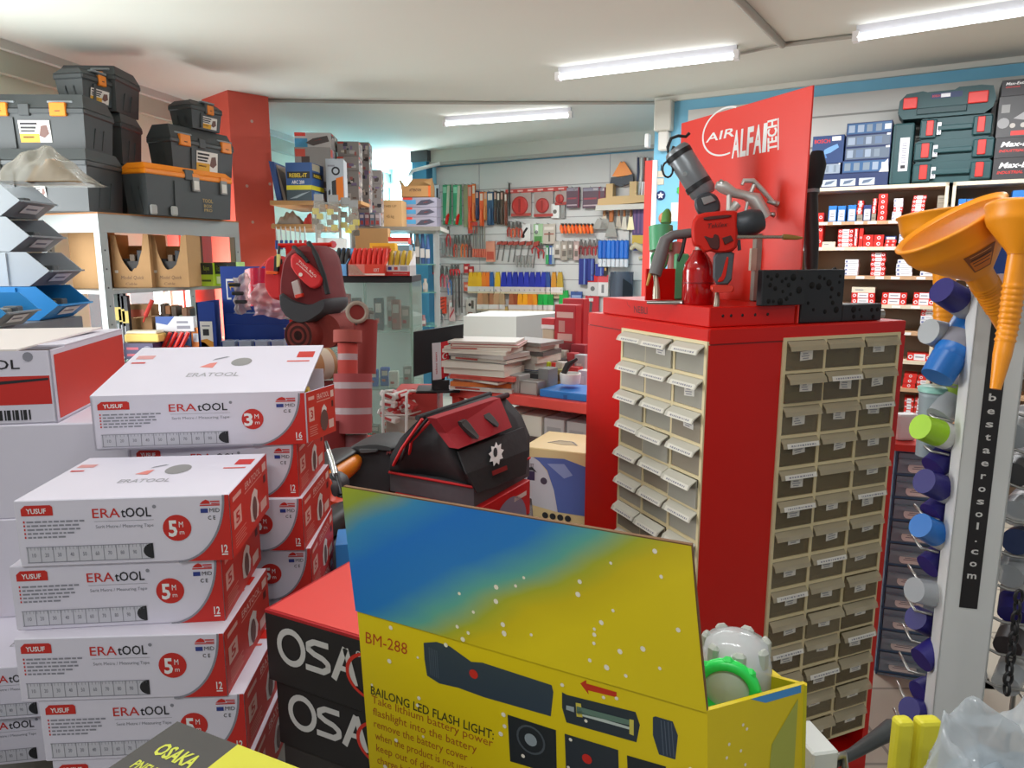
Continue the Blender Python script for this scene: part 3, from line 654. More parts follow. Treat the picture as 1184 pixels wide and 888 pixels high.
b.box(.228, .0, 0, .64, .22, .075, RED); b.box(0, .003, 0, .004, .403, .06, RED); b.box(.22, .003, 0, .228, .22, CH-.04, RED); b.box(.004, .395, 0, .23, .4, CH-.04, RED)
b.box(.0045, -.0008, CH-.0405, .64, .001, CH-.038, mat('dark_red_seam', '7b0f0b', .5)); b.box(-.0008, .003, CH-.0405, .001, .6, CH-.038, mat('dark_red_seam', '7b0f0b', .5))
b.build('body', t)
# two banks of small drawers: on the right face (x axis) and on the left face (y axis)
random.seed(21)
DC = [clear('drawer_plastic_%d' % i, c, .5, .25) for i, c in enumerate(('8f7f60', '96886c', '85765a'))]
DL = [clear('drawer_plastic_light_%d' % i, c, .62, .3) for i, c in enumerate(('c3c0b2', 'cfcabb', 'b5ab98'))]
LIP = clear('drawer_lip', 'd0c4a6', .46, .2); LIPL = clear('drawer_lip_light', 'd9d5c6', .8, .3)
CONT = [hexm(c, .7) for c in ('5a4a36', '6b5840', '7b6c52', '4a3f34', '84704f', '3f4a54', '7a8a3a', '65584a', '8a7c62', '7c3a30', '6d6a60')]
PAPER = mat('paper_label', 'e8e5dc', .7)
def bank(right, rows, z0=1.35, dz=.0855):
    x0, x1 = (.235, .635) if right else (.006, .395)
    cw = (x1-x0)/3
    Xm = Matrix.Identity(4) if right else Matrix.Rotation(R(-90), 4, 'Z')@Matrix.Translation((-.4, 0, 0))
    # local: x along the face (viewer's left to right), y into the cabinet
    def L(bm): bm.X = Xm; return bm
    fx0, fx1 = (x0, x1) if right else (.4-x1, .4-x0)
    fr = L(MB()); zb = z0-rows*dz
    for c in range(4): x = fx0+c*cw; fr.box(x-.0048, -.0045, zb-.004, x+.0048, .18, z0+.004, BEIGE)
    for r in range(rows+1): z = z0-r*dz; fr.box(fx0-.004, -.0042, z-.0042, fx1+.004, .18, z+.0042, BEIGE)
    fr.build('drawer_frame', t)
    for r in range(rows):
        for c in range(3):
            xa, xb = fx0+c*cw+.005, fx0+(c+1)*cw-.005; zt_ = z0-r*dz-.005; zl = zt_-dz+.010
            m = random.choice(DC if right else DL)
            d = L(MB()); pull = random.choice((0, 0, 0, .004, .008)); y = -.002-pull
            d.box(xa, y, zl, xb, y+.003, zt_, m); d.box(xa, y+.003, zl, xb, .17, zl+.003, m); d.box(xa, y+.003, zl, xa+.002, .17, zt_-.02, m); d.box(xb-.002, y+.003, zl, xb, .17, zt_-.02, m)
            o = d.build('drawer', t)
            l = L(MB()); lm = LIP if right else LIPL; q = .62 if right else 1
            l.add([(xa, y, zt_), (xb, y, zt_), (xb, y-q*.020, zt_-.012), (xa, y-q*.020, zt_-.012), (xb, y-q*.026, zt_-.024), (xa, y-q*.026, zt_-.024), (xa, y, zt_-.003), (xb, y, zt_-.003), (xb, y-q*.017, zt_-.014), (xa, y-q*.017, zt_-.014), (xa, y-q*.0235, zt_-.0245), (xb, y-q*.0235, zt_-.0245)],
                  [(0, 3, 2, 1), (3, 5, 4, 2), (6, 7, 8, 9), (9, 8, 11, 10), (0, 6, 9, 3), (3, 9, 10, 5), (1, 2, 8, 7), (2, 4, 11, 8), (5, 10, 11, 4), (0, 1, 7, 6)], lm)
            if (right and random.random() < .3 and r > 0) or not right:
                f = l.face((xa+.012, y-q*.0262, zt_-.0243), (xb-.004, y-q*.0262, zt_-.0243), (xb-.004, y-q*.0203, zt_-.0118), (xa+.012, y-q*.0203, zt_-.0118)); f.rect(0, 0, 1, 1, PAPER if right else hexm('dcd8cb', .6))
                f.up(); n = 8; u = .12
                while u < .9: w = random.uniform(.02, .07); f.rect(u, .3, u+w, .62, GREYINK); u += w+.03
            l.build('lip', o)
            if (right and random.random() < .93) or (not right and random.random() < .3):
                k = L(MB()); lx = (xa+xb)/2+random.uniform(-.008, .014); lz = zl+random.uniform(.022, .034); sk = random.uniform(-.002, .002)
                f = k.face((lx-.021, y-.0004, lz-sk), (lx+.021, y-.0004, lz+sk), (lx+.021, y-.0004, lz+.024+sk), (lx-.021, y-.0004, lz+.024-sk)); f.rect(0, 0, 1, 1, PAPER); f.up()
                for i, (a, w) in enumerate(((.2, .45), (.12, .75), (.2, .6))): f.rect(a, .68-i*.26, a+w*random.uniform(.6, 1), .78-i*.26, GREYINK)
                k.build('label', o)
            k = L(MB()); hh = random.uniform(.2, .85)*(zt_-zl-.012); m = random.choice(CONT)
            if right and (r, c) in ((1, 0), (2, 2)): m = hexm('8fae28', .7)
            if right and (r, c) == (5, 2): m = hexm('8a1a22', .7)
            cx_ = [xa+.004+(xb-xa-.008)*i/5 for i in range(6)]
            pts = [(x, zl+.004+hh*random.uniform(.55, 1)) for x in cx_]
            k.prism([(cx_[0], zl+.0035)]+[(cx_[-1], zl+.0035)]+pts[::-1], .012, .15, m); k.build('contents', o)
bank(True, 14); bank(False, 9)
o = MB(); o.X = Matrix.Rotation(R(-90), 4, 'Z')@Matrix.Translation((-.4, 0, 0))
o.box(.002, .0, .06, .397, .004, 1.35-9*.0855-.004, RED); o.build('lower_panel', t)
# ---- stand: base, tall back panel with lettering, black perforated holders
t = thing('tool_display_stand', 'red metal tool display stand with tall lettered back panel on the cabinet', 'display stand', (.477, 1.727, CH), CYAW)
BZ = .05
b = MB(); b.box(.02, .028, .0005, .29, .556, BZ, RED, .002)
f = b.leftf(.028, .0005, .556, BZ, .0197); f.text('NEBLI', .35, .28, .42, INK, .13, 'l', .0, -.1); f.line([(.27, .9), (.28, .7), (.31, .55)], .001, INK)
b.rightf
for x in (.06, .085, .12, .16, .2): b.at((x, .0279, .028), 0, R(90)); b.lathe([(.004, 0), (.004, .0006), (0, .0006)], BLACK, 8)
b.build('base', t)
b = MB(); b.box(.3, .03, .0005, .306, .575, .59, mat('panel_red_lit', 'ea3424', .35), .001); WP = mat('white_lettering', 'f1efec', .5)  # panel red made lighter to hold the stronger light on it
f = b.leftf(.03, 0, .575, .59, .2998)
def ppx(px, py):
    P = CX.inverted()@PN(px, py, CX@Vector((.2998, 0, 0)), CX.to_3x3()@Vector((1, 0, 0))); return ((.575-P.y)/.545, (P.z-CH)/.59)
u0, v0 = ppx(816, 165); u1, v1 = ppx(849, 157); f.text('AIR', u0, v0, .042, WP, u1-u0, 'l', .012, .12)
cu, cv = ppx(838, 152)
f.ell(cu, cv, .105, WP, 30, .068, .93, 1.1, 5.0)
u0, v0 = ppx(846, 181); u1, v1 = ppx(886, 174)
x = u0
for ch, w in (('A', .26), ('L', .2), ('F', .2), ('A', .26), ('I', .12)):
    ww = (u1-u0)*w/1.04; f.text(ch, x, v0-.005, .125, WP, ww*.92, 'l', .03, .02); x += ww
ta = f.p(*ppx(886, 176), 0); tb = f.p(*ppx(886, 140), 0); ru = (f.c[1]-f.c[0]).normalized()
g = Face(b, ta+ru*.046, tb+ru*.046, tb, ta); g.text('TECH', .0, .15, .75, WP, 1, 'l', .03); g.rect(0, -.02, 1, .07, WP)
b.build('back_panel', t)
def holed(b, x0, z0, x1, z1, y0, y1, m, seed, n):
    b.box(x0, y0, z0, x1, y1, z1, m, .002); r = random.Random(seed); placed = []
    hm = mat('hole_black', '060606', .9)
    for _ in range(300):
        if len(placed) >= n: break
        u, v, q = r.uniform(x0+.012, x1-.012), r.uniform(z0+.01, z1-.012), r.choice((.0045, .006, .009))
        if all((u-a)**2+(v-c)**2 > (q+d+.004)**2 for a, c, d in placed): placed.append((u, v, q))
    X = b.X
    for u, v, q in placed:
        b.X = X@Matrix.Translation((u, y0-.0003, v))@Matrix.Rotation(R(90), 4, 'X'); b.lathe([(q, 0), (q, .0004), (0, .0004)], hm, 10)
    b.X = X
FOAM = mat('black_perforated', '1f2125', .55)
b = MB(); holed(b, .158, BZ+.001, .297, .14, .006, .026, FOAM, 1, 17); b.build('perforated_holder', t)
b = MB(); holed(b, .311, .001, .456, .14, .03, .05, FOAM, 2, 15); b.build('perforated_holder', t)
b = MB(); holed(b, .458, .001, .60, .046, .03, .09, FOAM, 4, 7); b.build('perforated_tray', t)
b = MB(); b.box(.03, .33, BZ+.001, .26, .335, .14, RED); b.build('inner_partition', t)
b = MB(); b.box(.312, .2, .001, .33, .215, .12, DKGREY); b.build('bracket', t)
# ---- tools hung on and standing on the stand, laid out in world space near the stand
def onbase(x, y, z): return CX@Vector((x, y, CH+z))
vd = Vector((-.22, -.97, 0)).normalized(); rt = Vector((.97, -.22, 0)).normalized()
# suction spray gun: red cup with a silver gun on it
c = onbase(.09, .13, BZ)
c = Vector((PD(806, 350, 1.88).x, PD(806, 350, 1.88).y, CH+BZ))
t = thing('sandblasting_gun', 'silver spray gun on a glossy red paint cup at the front of the stand', 'spray gun', c)
b = MB(); b.lathe([(0, 0), (.038, 0), (.040, .003), (.040, .085), (.036, .105), (.026, .122), (.018, .132), (.016, .14), (0, .14)], mat('glossy_red', 'b01014', .15, coat=.6), 26); b.lathe([(.0405, .054), (.0408, .056), (.0405, .058)], hexm('8a0d10', .3), 26); b.build('cup', t)
def wpt(px, py, D): return PD(px, py, D)-c
D = 1.90; GM = mat('cast_silver', 'c9c6c0', .35, .45)
b = MB(); b.tube([Vector((0, 0, .138)), Vector((.01, .01, .2)), wpt(840, 250, D), wpt(852, 236, D)], [.012, .010, .011, .013], GM, 10)
b.tube([wpt(828, 214, D), wpt(836, 216, D), wpt(848, 223, D), wpt(862, 226, D), wpt(872, 230, D), wpt(886, 252, D)], [.010, .017, .013, .012, .020, .016], GM, 10)
b.tube([wpt(843, 216, D), wpt(843, 243, D)], [.006, .008], GM, 8); b.build('gun_body', t)
b = MB(); b.tube([wpt(858, 214, D), wpt(860, 209, D), wpt(871, 209, D), wpt(882, 220, D), wpt(893, 233, D), wpt(900, 236, D)], [.004, .006, .007, .007, .006, .007], GM, 8); b.build('hook', t)
b = MB(); b.tube([wpt(872, 214, D), wpt(866, 228, D), wpt(862, 244, D)], [.006, .005, .004], GM, 8); b.build('trigger', t)
for (x, y) in ((895, 235), (893, 248)):
    b = MB(); b.tube([wpt(x-8, y-2, D), wpt(x, y, D), wpt(x+2, y+.5, D), wpt(x+3, y+.5, D)], [.004, .006, .008, .005], STEEL, 8); b.build('knob', t)
b = MB(); b.tube([wpt(829, 214, D), wpt(832, 213, D), wpt(838, 216, D)], [.006, .014, .012], STEEL, 12); b.build('air_cap', t)
# red air ratchet gun leaning in front
D = 1.80
b = MB()
def outline(pts, D, th): return [PD(x, y, D) for x, y in pts], vd*th
def slab(b, pts, D, th, m, bv=0):
    """a shaped, rounded body whose outline faces the viewer, with real thickness along the view direction"""
    P = [PD(x, y, D) for x, y in pts]
    if len(P) > 4: P = [v for i in range(len(P)) for v in (P[i].lerp(P[(i+1) % len(P)], .22), P[i].lerp(P[(i+1) % len(P)], .78))]
    n = len(P); c_ = sum(P, Vector())/n; vs = []; ring = ((.86, .5), (.95, .44), (1, .26), (1, -.26), (.95, -.44), (.86, -.5))
    for k, o in ring: vs += [c_+(p-c_)*k+vd*(th*o) for p in P]
    fs = [((k+1)*n+i, k*n+i, k*n+(i+1) % n, (k+1)*n+(i+1) % n) for k in range(5) for i in range(n)]
    b.add(vs, fs, m, True); b.add(vs[:n]+vs[-n:], [tuple(range(n)), tuple(range(2*n-1, n-1, -1))], m)
RG = mat('red_gun_plastic', 'cf2418', .5, spec=.25); GG = mat('grey_rubber', '4b4e53', .6)
b = MB(); slab(b, [(806, 247), (848, 243), (853, 247), (853, 285), (845, 292), (828, 293), (822, 290), (814, 293), (809, 286), (800, 284), (799, 257)], D, .055, RG)
gr = MB(); slab(gr, [(825, 288), (849, 291), (848, 300), (845, 330), (824, 330)], D, .04, GG); s_ = MB()
P = [(840, 296), (843, 298), (838, 325), (829, 327), (831, 322), (834, 320)]; slab(s_, P, D-.014, .016, RG)
bs = MB(); slab(bs, [(822, 329), (847, 329), (849, 333), (846, 338), (824, 338), (821, 334)], D, .05, hexm('d83a2a', .35))
nz = MB(); nz.tube([PD(829, 337, D), PD(829, 346, D), PD(828, 357.4, D)], [.004, .007, .008], hexm('a59a8a', .35, metal=.6), 10)
hd = MB(); hd.tube([PD(848, 262, D), PD(851, 262, D), PD(870, 257, D), PD(880, 254, D)], [.024, .032, .034, .026], mat('dark_metal', '3f4348', .4, .3), 18)
rod = MB(); rod.tube([PD(852, 274, D-.035), PD(905, 274, D-.035)], [.005, .004], hexm('b7b0a2', .25, metal=.9), 8); rod.tube([PD(905, 274, D-.035), PD(910, 274, D-.035), PD(922, 275, D-.035), PD(928, 275, D-.035)], [.007, .007, .005, .002], hexm('b89a5a', .3, metal=.8), 8)
tr = MB(); slab(tr, [(852, 277), (856, 277), (857, 289), (853, 290)], D, .012, GG)
lg = MB(); 
for k, pts in enumerate(([(813, 251), (845, 248), (846, 251), (830, 253), (814, 255)], [(813, 272), (824, 276), (826, 270), (832, 273), (832, 289), (822, 288), (818, 279)], [(835, 275), (845, 272), (848, 278), (838, 283)])): slab(lg, pts, D-.027, .006, hexm('4a1512', .5))
lt = MB(); f = Face(lt, PD(816, 265, D-.0285), PD(845, 262, D-.0285), PD(845, 255, D-.0285), PD(816, 258, D-.0285)); f.text('Tekilex', .05, .1, .8, hexm('3a0f0c'), .8, 'l', 0, .2)
multi('air_impact_wrench', [('body', b, None, [('print', lg), ('lettering', lt)]), ('grip', gr, 'grey rubber grip', [('inlay', s_)]), ('base_ring', bs), ('air_inlet', nz), ('head', hd, 'dark metal head'), ('rod', rod), ('trigger', tr)], 'red and dark grey air tool with a grip standing in front of the red cup', 'power tool')
# grey blow gun at the left
D = 1.9; b = MB(); b.tube([PD(808, 268, D), PD(795, 270, D), PD(778, 272, D), PD(769, 278, D), PD(764, 295, D), PD(757, 318, D)], [.011, .013, .013, .016, .018, .017], mat('warm_grey_plastic', '6d6a69', .45), 10)
q = MB(); q.tube([PD(792, 274, D), PD(789, 290, D), PD(784, 302, D)], [.005, .005, .004], BLACK, 8)
n = MB(); n.tube([PD(758, 318, D), PD(759, 328, D), PD(759, 334, D), PD(759, 346, D)], [.006, .007, .009, .010], hexm('b9ac98', .3, metal=.7), 10)
y = MB(); y.tube([PD(752, 316, D), PD(748, 330, D)], [.005, .003], hexm('c89a4a', .4), 8)
multi('blow_gun', [('body', b), ('trigger', q), ('air_inlet', n), ('hook', y)], 'grey blow gun with a bent handle at the left end of the stand', 'tool')
b = MB(); b.tube([PD(748, 350, 1.9), PD(785, 350, 1.88), PD(790, 350, 1.87)], [.004, .006, .007], STEEL, 8); solo('steel_nozzle', b, 'thin steel nozzle lying at the left edge of the stand base', 'nozzle')
# dark grey sander with its cable, hung on the panel
D = 2.0; b = MB(); b.tube([PD(781, 172, D), PD(783, 175, D), PD(813, 222, D), PD(815, 226, D)], [.030, .036, .036, .03], mat('gunmetal', '83888b', .3, .25), 20)
h = MB(); slab(h, [(803, 229), (818, 222), (828, 226), (833, 236), (832, 246), (809, 250), (803, 240)], D-.01, .06, hexm('43474c', .4)); l = MB(); slab(l, [(811, 229), (822, 226), (828, 232), (814, 237)], D-.042, .006, hexm('9b9a98', .3))
r_ = MB(); r_.tube([PD(784, 177, D), PD(787, 182, D)], .038, BLACK, 20); r_.tube([PD(806, 212, D), PD(809, 217, D)], .0375, BLACK, 20)
bt = MB(); bt.tube([PD(792, 201, D-.036), PD(792, 201, D-.042)], .006, STEEL, 10)
cb = MB(); cb.tube([PD(781, 172, D), PD(773, 182, D), PD(772, 170, D), PD(776, 160, D), PD(784, 157, D), PD(793, 158, D), PD(797, 154, D)], [.012]+[.0045]*6, BLACK, 8)
k_ = MB(); k_.tube([PD(772+6*math.cos(a), 196+9*math.sin(a), D) for a in [i*.5 for i in range(14)]], .003, BLACK, 6)
multi('air_sander', [('barrel', b, 'gunmetal barrel', [('bolt', bt)]), ('collar', r_), ('head', h, None, [('plate', l)]), ('cable', cb), ('cable_coil', k_)], 'gunmetal grey cylindrical air sander with black cable slanting across the panel', 'power tool')
# green sprayer and small green tool behind, red canister
D = 2.12
b = MB(); b.tube([PD(764, 262, D), PD(764, 290, D)], [.036, .034], mat('mint_green', '5cb07c', .4), 16); q = MB(); q.tube([PD(770, 258, D), PD(771, 247, D), PD(772, 242, D)], [.016, .014, .006], hexm('5f9a4a', .5), 10)
q2 = MB(); slab(q2, [(755, 290), (775, 290), (770, 312), (757, 320), (751, 300)], D, .03, hexm('3f9a62', .45)); q3 = MB(); q3.tube([PD(766, 318, D), Vector((PD(766, 318, D).x, PD(766, 318, D).y, CH+BZ))], .01, hexm('3f9a62', .45), 8)
multi('green_sprayer', [('tank', b), ('cap', q), ('grip', q2), ('stem', q3)], 'mint green hand sprayer standing behind the grey blow gun', 'sprayer')
c = PD(790, 330, 2.07); b = MB(); b.box(c.x-.028, c.y-.01, CH+BZ+.001, c.x+.012, c.y+.01, c.z+.09, mat('mint_green', '5cb07c', .4), .004); solo('green_card', b, 'pale green packaged card behind the red cup', 'packet')
c = PD(781, 300, 2.16); b = MB(); b.at((c.x, c.y, CH+BZ)); b.lathe([(.022, 0), (.024, .1), (.026, .14), (.02, .165), (0, .17)], hexm('b56a62', .5), 14); solo('dusty_red_canister', b, 'dusty red canister between the green sprayer and the red panel', 'canister')
c = PD(880, 300, 1.98); b = MB(); b.box(c.x-.02, c.y-.005, CH+BZ+.001, c.x+.008, c.y+.02, c.z+.07, hexm('8f8a80', .6), .003); b.box(c.x-.03, c.y-.008, c.z-.03, c.x-.015, c.y+.01, c.z+.03, hexm('b8b19f', .6)); solo('tool_bracket', b, 'grey bracket post standing beside the red and grey air tool', 'bracket')
# black tool behind the panel's right edge
D = 2.13; b = MB(); b.tube([PD(945, 176, D), PD(944, 190, D), PD(940, 212, D), PD(937, 220, D)], [.018, .028, .026, .022], BLACKM, 14); q = MB(); q.tube([PD(937, 222, D), PD(938, 280, D), PD(938, 318, D), PD(938, 330, D)], [.020, .022, .017, .012], hexm('2b2625', .5), 12)
n = MB(); n.tube([PD(938, 328, D), PD(945, 344, D)], [.010, .014], STEEL, 8); l = MB(); l.tube([PD(945, 335, D), PD(956, 318, D), PD(966, 310, D)], [.008, .006, .005], BLACK, 8); r_ = MB(); r_.tube([PD(938, 220, D), PD(938, 224, D)], .024, GREY, 12)
f_ = MB(); p_ = PD(945, 346, D); f_.box(p_.x-.03, p_.y-.03, CH+.001, p_.x+.03, p_.y+.03, p_.z, BLACK, .004)
multi('air_chisel', [('handle', b), ('barrel', q), ('nozzle', n), ('lever', l), ('ring', r_), ('foot', f_)], 'long black air tool standing upright behind the right edge of the lettered panel', 'power tool')
c = PD(1012, 356, 2.2); b = MB(); b.tube([PD(990, 364, 2.12), PD(1016, 363, 2.1)], .012, hexm('6b6560', .5), 10); b.tube([PD(1016, 363, 2.1), PD(1021, 363, 2.1)], .014, STEEL, 10); solo('steel_punch', b, 'short grey punch lying beside the black perforated tray', 'tool')
# ================================================================ RIGHT WALL: SHELVING WITH SMALL BOXES, CASES ON TOP
ST = .30                                                    # depth of the shelving in front of the wall
SZ = [2.012, 1.795, 1.632, 1.448, 1.266, 1.098, .915, .735, .555, .375]
BACKP = mat('shelf_back_brown', '8a7763', .7, noise=.04)
for k, (a, c, l) in enumerate(((1.02, 1.885, 'cream shelving bay with many small red and white boxes behind the tool stand'), (1.905, 2.95, 'cream shelving bay at the right edge behind the orange funnels'))):
    t = thing('shelving_bay', l, 'shelf', RW.w(a, ST, 0), RW.rz, 'cream shelving bays')
    w = c-a
    b = MB(); b.box(0, .0, 0, .018, ST-.026, SZ[0], CREAM); b.build('side_panel', t)
    b = MB(); b.box(w-.018, 0, 0, w, ST-.026, SZ[0], CREAM); b.build('side_panel', t)
    b = MB(); b.box(.018, ST-.04, 0, w-.018, ST-.03, SZ[0]-.02, BACKP); b.build('back_panel', t)
    for i, z in enumerate(SZ):
        b = MB(); b.box(.018 if i else 0, 0, z-.022, (w-.018) if i else w, ST-.04, z, CREAM if i in (0, 2, 4, 6) else mat('shelf_edge_wood', 'c09a76', .6))
        if 0 < i < 6:
            random.seed(i*7+k); x = .05
            while x < w-.1: b.box(x, -.001, z-.02, x+.05, 0, z-.003, mat('price_tag', 'e8e6e0', .6)); x += random.uniform(.07, .16)
        b.build('shelf', t)
    # the crevice between the two bays
BR = mat('small_box_red', 'd02a22', .5); BWH = mat('small_box_white', 'e2e2e6', .5); BBL = mat('small_box_blue', '2b78c4', .5); BNV = mat('small_box_navy', '2a3a70', .5); BCR = mat('small_box_cream', 'd6cfb8', .6)
SHN = ['top board', 'first shelf', 'second shelf', 'third shelf', 'fourth shelf', 'fifth shelf', 'sixth shelf', 'seventh shelf', 'eighth shelf']
def sbox(s0, s1, z0, z1, style, depth, label, tin=.02, group='small parts boxes on the cream shelves'):
    b = MB(); w, h = s1-s0, z1-z0
    body = {'rw': BR, 'r': BR, 'w': BWH, 'b': BBL, 'n': BNV, 'c': BCR, 'g': hexm('8e8576', .6)}[style]
    b.box(0, 0, 0, w, depth, h, body); f = b.front(0, 0, w, h, -.0005)
    if style == 'rw':
        f.rect(.27, .08, .73, .95, BWH).up(); f.rect(.33, .45, .65, .6, GREYINK)
        f.k = 1; f.ell(.13, .5, min(.3*h, .1*w), BWH, 10, None, .55); f.ell(.87, .5, min(.3*h, .1*w), BWH, 10, None, .55)
    elif style == 'r':
        n = max(1, int(w/h/1.2))
        for i in range(n): f.ell((i+.5)/n, .5, min(.3*h, .3*w/n), BWH, 10, None, .6)
    elif style == 'w': f.rect(.06, .25, .2, .7, hexm('6a78a8', .5)); f.rect(.3, .5, .85, .58, GREYINK); f.rect(.0, .0, 1, .06, GREYINK)
    elif style in 'bn': f.rect(.12, .06, .9, .74, hexm('d9dcd8', .5)).up(); f.rect(.25, .3, .75, .36, GREYINK); f.rect(.3, .45, .7, .5, GREYINK)
    elif style == 'c': f.rect(.15, .45, .5, .6, GREYINK)
    else: f.rect(.1, .3, .8, .45, hexm('6b6357', .6))
    o = b.build('parts_box'); o.location = RW.w(s0, ST-tin, z0); o.rotation_euler = (0, 0, RW.rz); return tag(o, label, 'box', group)
def stack(sh, x0, x1, ytop, styles, name, depth=.13, jit=.003, lean=0):
    """a pile of small boxes standing on shelf sh between two picture columns; styles from the bottom up"""
    z = SZ[sh]; yb = {1: 251, 2: 285, 3: 318, 4: 352, 5: 385, 6: 420, 7: 455, 8: 490}[sh]
    s0, _ = RW.px(x0, yb, ST-.02); s1, _ = RW.px(x1, yb, ST-.02); _, zt = RW.px((x0+x1)/2, ytop, ST-.02)
    n = len(styles); h = (zt-z)/n; rnd = random.Random(int(x0*3+sh))
    for k, sy in enumerate(styles):
        d = rnd.uniform(-jit, jit)+lean*k
        l = ('%s, %s' % (name, SHN[sh])) if n == 1 else ('%s box up in the %s, %s' % (ORD[k], name, SHN[sh]))
        sbox(s0+d, s1+d-.001, z+k*h+.0004, z+(k+1)*h-.0003, sy, depth, l, .02+abs(d))
stack(1, 946, 952.5, 246, ['r'], 'tiny red box at the far left end'); stack(1, 958, 967.3, 238, ['b'], 'plain blue box'); stack(1, 968.2, 977, 238, ['b'], 'blue box with a white label')
stack(1, 980, 989.5, 237, ['b'], 'blue box with a reddish white label'); stack(1, 998, 1007, 237, ['n'], 'navy box with a cream label')
stack(1, 990.5, 997, 232, ['g', 'rw', 'rw'], 'short dusty pile'); stack(1, 1007.5, 1012.5, 229.5, ['g', 'rw', 'rw'], 'narrow dusty pile')
stack(1, 1014.5, 1025, 224, ['r']*5, 'tall all red pile'); stack(1, 1031, 1041.5, 229.5, ['w', 'w', 'rw', 'w', 'w'], 'leaning white pile', .13, .003, .002)
stack(1, 1053, 1068, 226, ['rw']*6, 'red and white pile near the bay divider', .13, .003, .001); stack(1, 1082, 1095, 226, ['g']*5, 'brown grey pile beside the bay divider')
stack(2, 944, 950, 259, ['r', 'r'], 'upright red pair'); stack(2, 950.8, 966, 279.5, ['c'], 'flat cream box'); stack(2, 968.5, 986, 265, ['rw']*4, 'even red and white pile')
stack(2, 986.8, 991.5, 264, ['rw'], 'tall upright box with a white stripe'); stack(2, 992.3, 997, 264, ['r'], 'tall upright red box'); stack(2, 997.8, 1009.5, 271.5, ['r']*2, 'low all red pile'); stack(2, 1010, 1021.5, 271.5, ['r']*2, 'low red pile next to it')
stack(2, 1023, 1036, 273, ['r', 'r', 'n'], 'small mixed pile'); stack(2, 1039, 1049, 270.5, ['w']*4, 'white and blue pile'); stack(2, 1052, 1066, 268, ['rw']*4, 'pile half hidden by the funnel'); stack(2, 1072, 1090, 272, ['w']*3, 'white pile by the divider')
stack(3, 976, 991.5, 300, ['w']*4, 'white pile at the left'); stack(3, 1006, 1022.5, 292, ['rw']*5, 'tallest red and white pile'); stack(3, 1036, 1054.5, 300, ['w']*4, 'neat white pile in the middle'); stack(3, 1064, 1081, 308, ['w']*2, 'low white pair')
stack(4, 983.5, 1010.5, 332, ['rw', 'rw', 'c'], 'wide pile with a cream lid box'); stack(4, 1019, 1048, 338.5, ['rw', 'rw'], 'wide red and white pair'); stack(4, 1055, 1080, 338.5, ['rw', 'rw'], 'wide pair near the blue cap')
stack(5, 1063, 1083, 355.5, ['w', 'w', 'w', 'w', 'rw', 'rw'], 'mixed white and red pile'); stack(5, 1028, 1043, 372, ['w'], 'lone white box')
stack(6, 1048, 1077, 409, ['rw'], 'wide red box with white label'); stack(7, 1043, 1058, 432, ['r', 'r', 'r'], 'squat red pile'); stack(7, 1059, 1075, 434, ['rw', 'rw', 'r'], 'squat red and white pile')
stack(8, 1043, 1054, 460, ['rw']*3, 'half hidden red pile'); stack(8, 1055.5, 1066, 460, ['rw']*3, 'half hidden white labelled pile')
for (x0, x1, yt, st) in ((1106, 1115, 230, 'b'), (1116, 1125, 230, 'b'), (1141, 1150, 227, 'b'), (1151, 1161, 226, 'b'), (1168, 1184, 220, 'b')): 
    stack(1, x0, x1, yt, [st], 'blue and white box %s in the right bay,' % {1106: 'next to the divider', 1116: 'second from the divider', 1141: 'left of the middle pair', 1151: 'right of the middle pair', 1168: 'at the picture edge'}[x0])
stack(1, 1152, 1160, 243, ['r'], 'small red box') if 0 else None
# ---- power tool cases and boxes on top
def top_at(x0, x1, y0, y1, t=ST-.03):
    ym = (y0+y1)/2; a, z1 = RW.px(x0, ym, t); c, _ = RW.px(x1, ym, t); _, z1 = RW.px((x0+x1)/2, y0, t); _, z0 = RW.px((x0+x1)/2, y1, t); return a, c, z0, z1
CASE = mat('dark_teal_case', '1f4548', .5); CASED = mat('dark_teal_case_shade', '193a3d', .5); LATCH = mat('red_latch', 'd0322c', .45)
TGC = 'dark teal power tool cases'
def toolcase(a, c, z0, z1, label, d=.23, tin=.03, top=False):
    w, h = c-a, z1-z0; t = thing('tool_case', label, 'tool case', RW.w(a, ST-tin, z0), RW.rz, TGC)
    b = MB(); y = .02
    b.prism([(0, .01), (.015, 0), (w-.015, 0), (w, .01), (w, h-.012), (w-.015, h), (.015, h), (0, h-.012)], y, d, CASE)
    b.box(0, -.0, .012, w*.24, y, h-.012, CASE, .006); b.box(w*.74, 0, .012, w, y, h-.012, CASE, .006)
    b.box(w*.03, y-.004, h*.46, w*.97, y, h*.52, CASED); b.build('shell', t)
    b = MB(); b.box(w*.24, -.002, h*.38, w*.74, .012, h*.62, CASE, .006, 2); b.build('handle', t)
    for x in (w*.09, w*.80):
        b = MB(); b.box(x, -.008, h*.2, x+w*.10, 0, h*.86, LATCH, .003); b.build('latch', t)['label'] = 'red latch'
    b = MB(); f = b.front(w*.21 if not top else w*.84, h*.22, w*.30 if not top else w*.9, h*.75, -.0008); f.rect(.35, 0, 1, 1, BWH).up(); f.rect(.6, .2, .9, .4, GREYINK); b.build('sticker', t)
    return t
zt = SZ[0]+.0005
a, c, z0, z1 = top_at(1055, 1146, 188, 211); h1 = .128
toolcase(a, c, zt, zt+h1, 'dark teal tool case at the bottom of the pile of three, on the shelf top')
toolcase(a, c, zt+h1+.0005, zt+2*h1, 'dark teal tool case in the middle of the pile of three')
toolcase(a+.02, c-.02, zt+2*h1+.0005, zt+3*h1+.005, 'dark teal tool case third up, under the largest case')
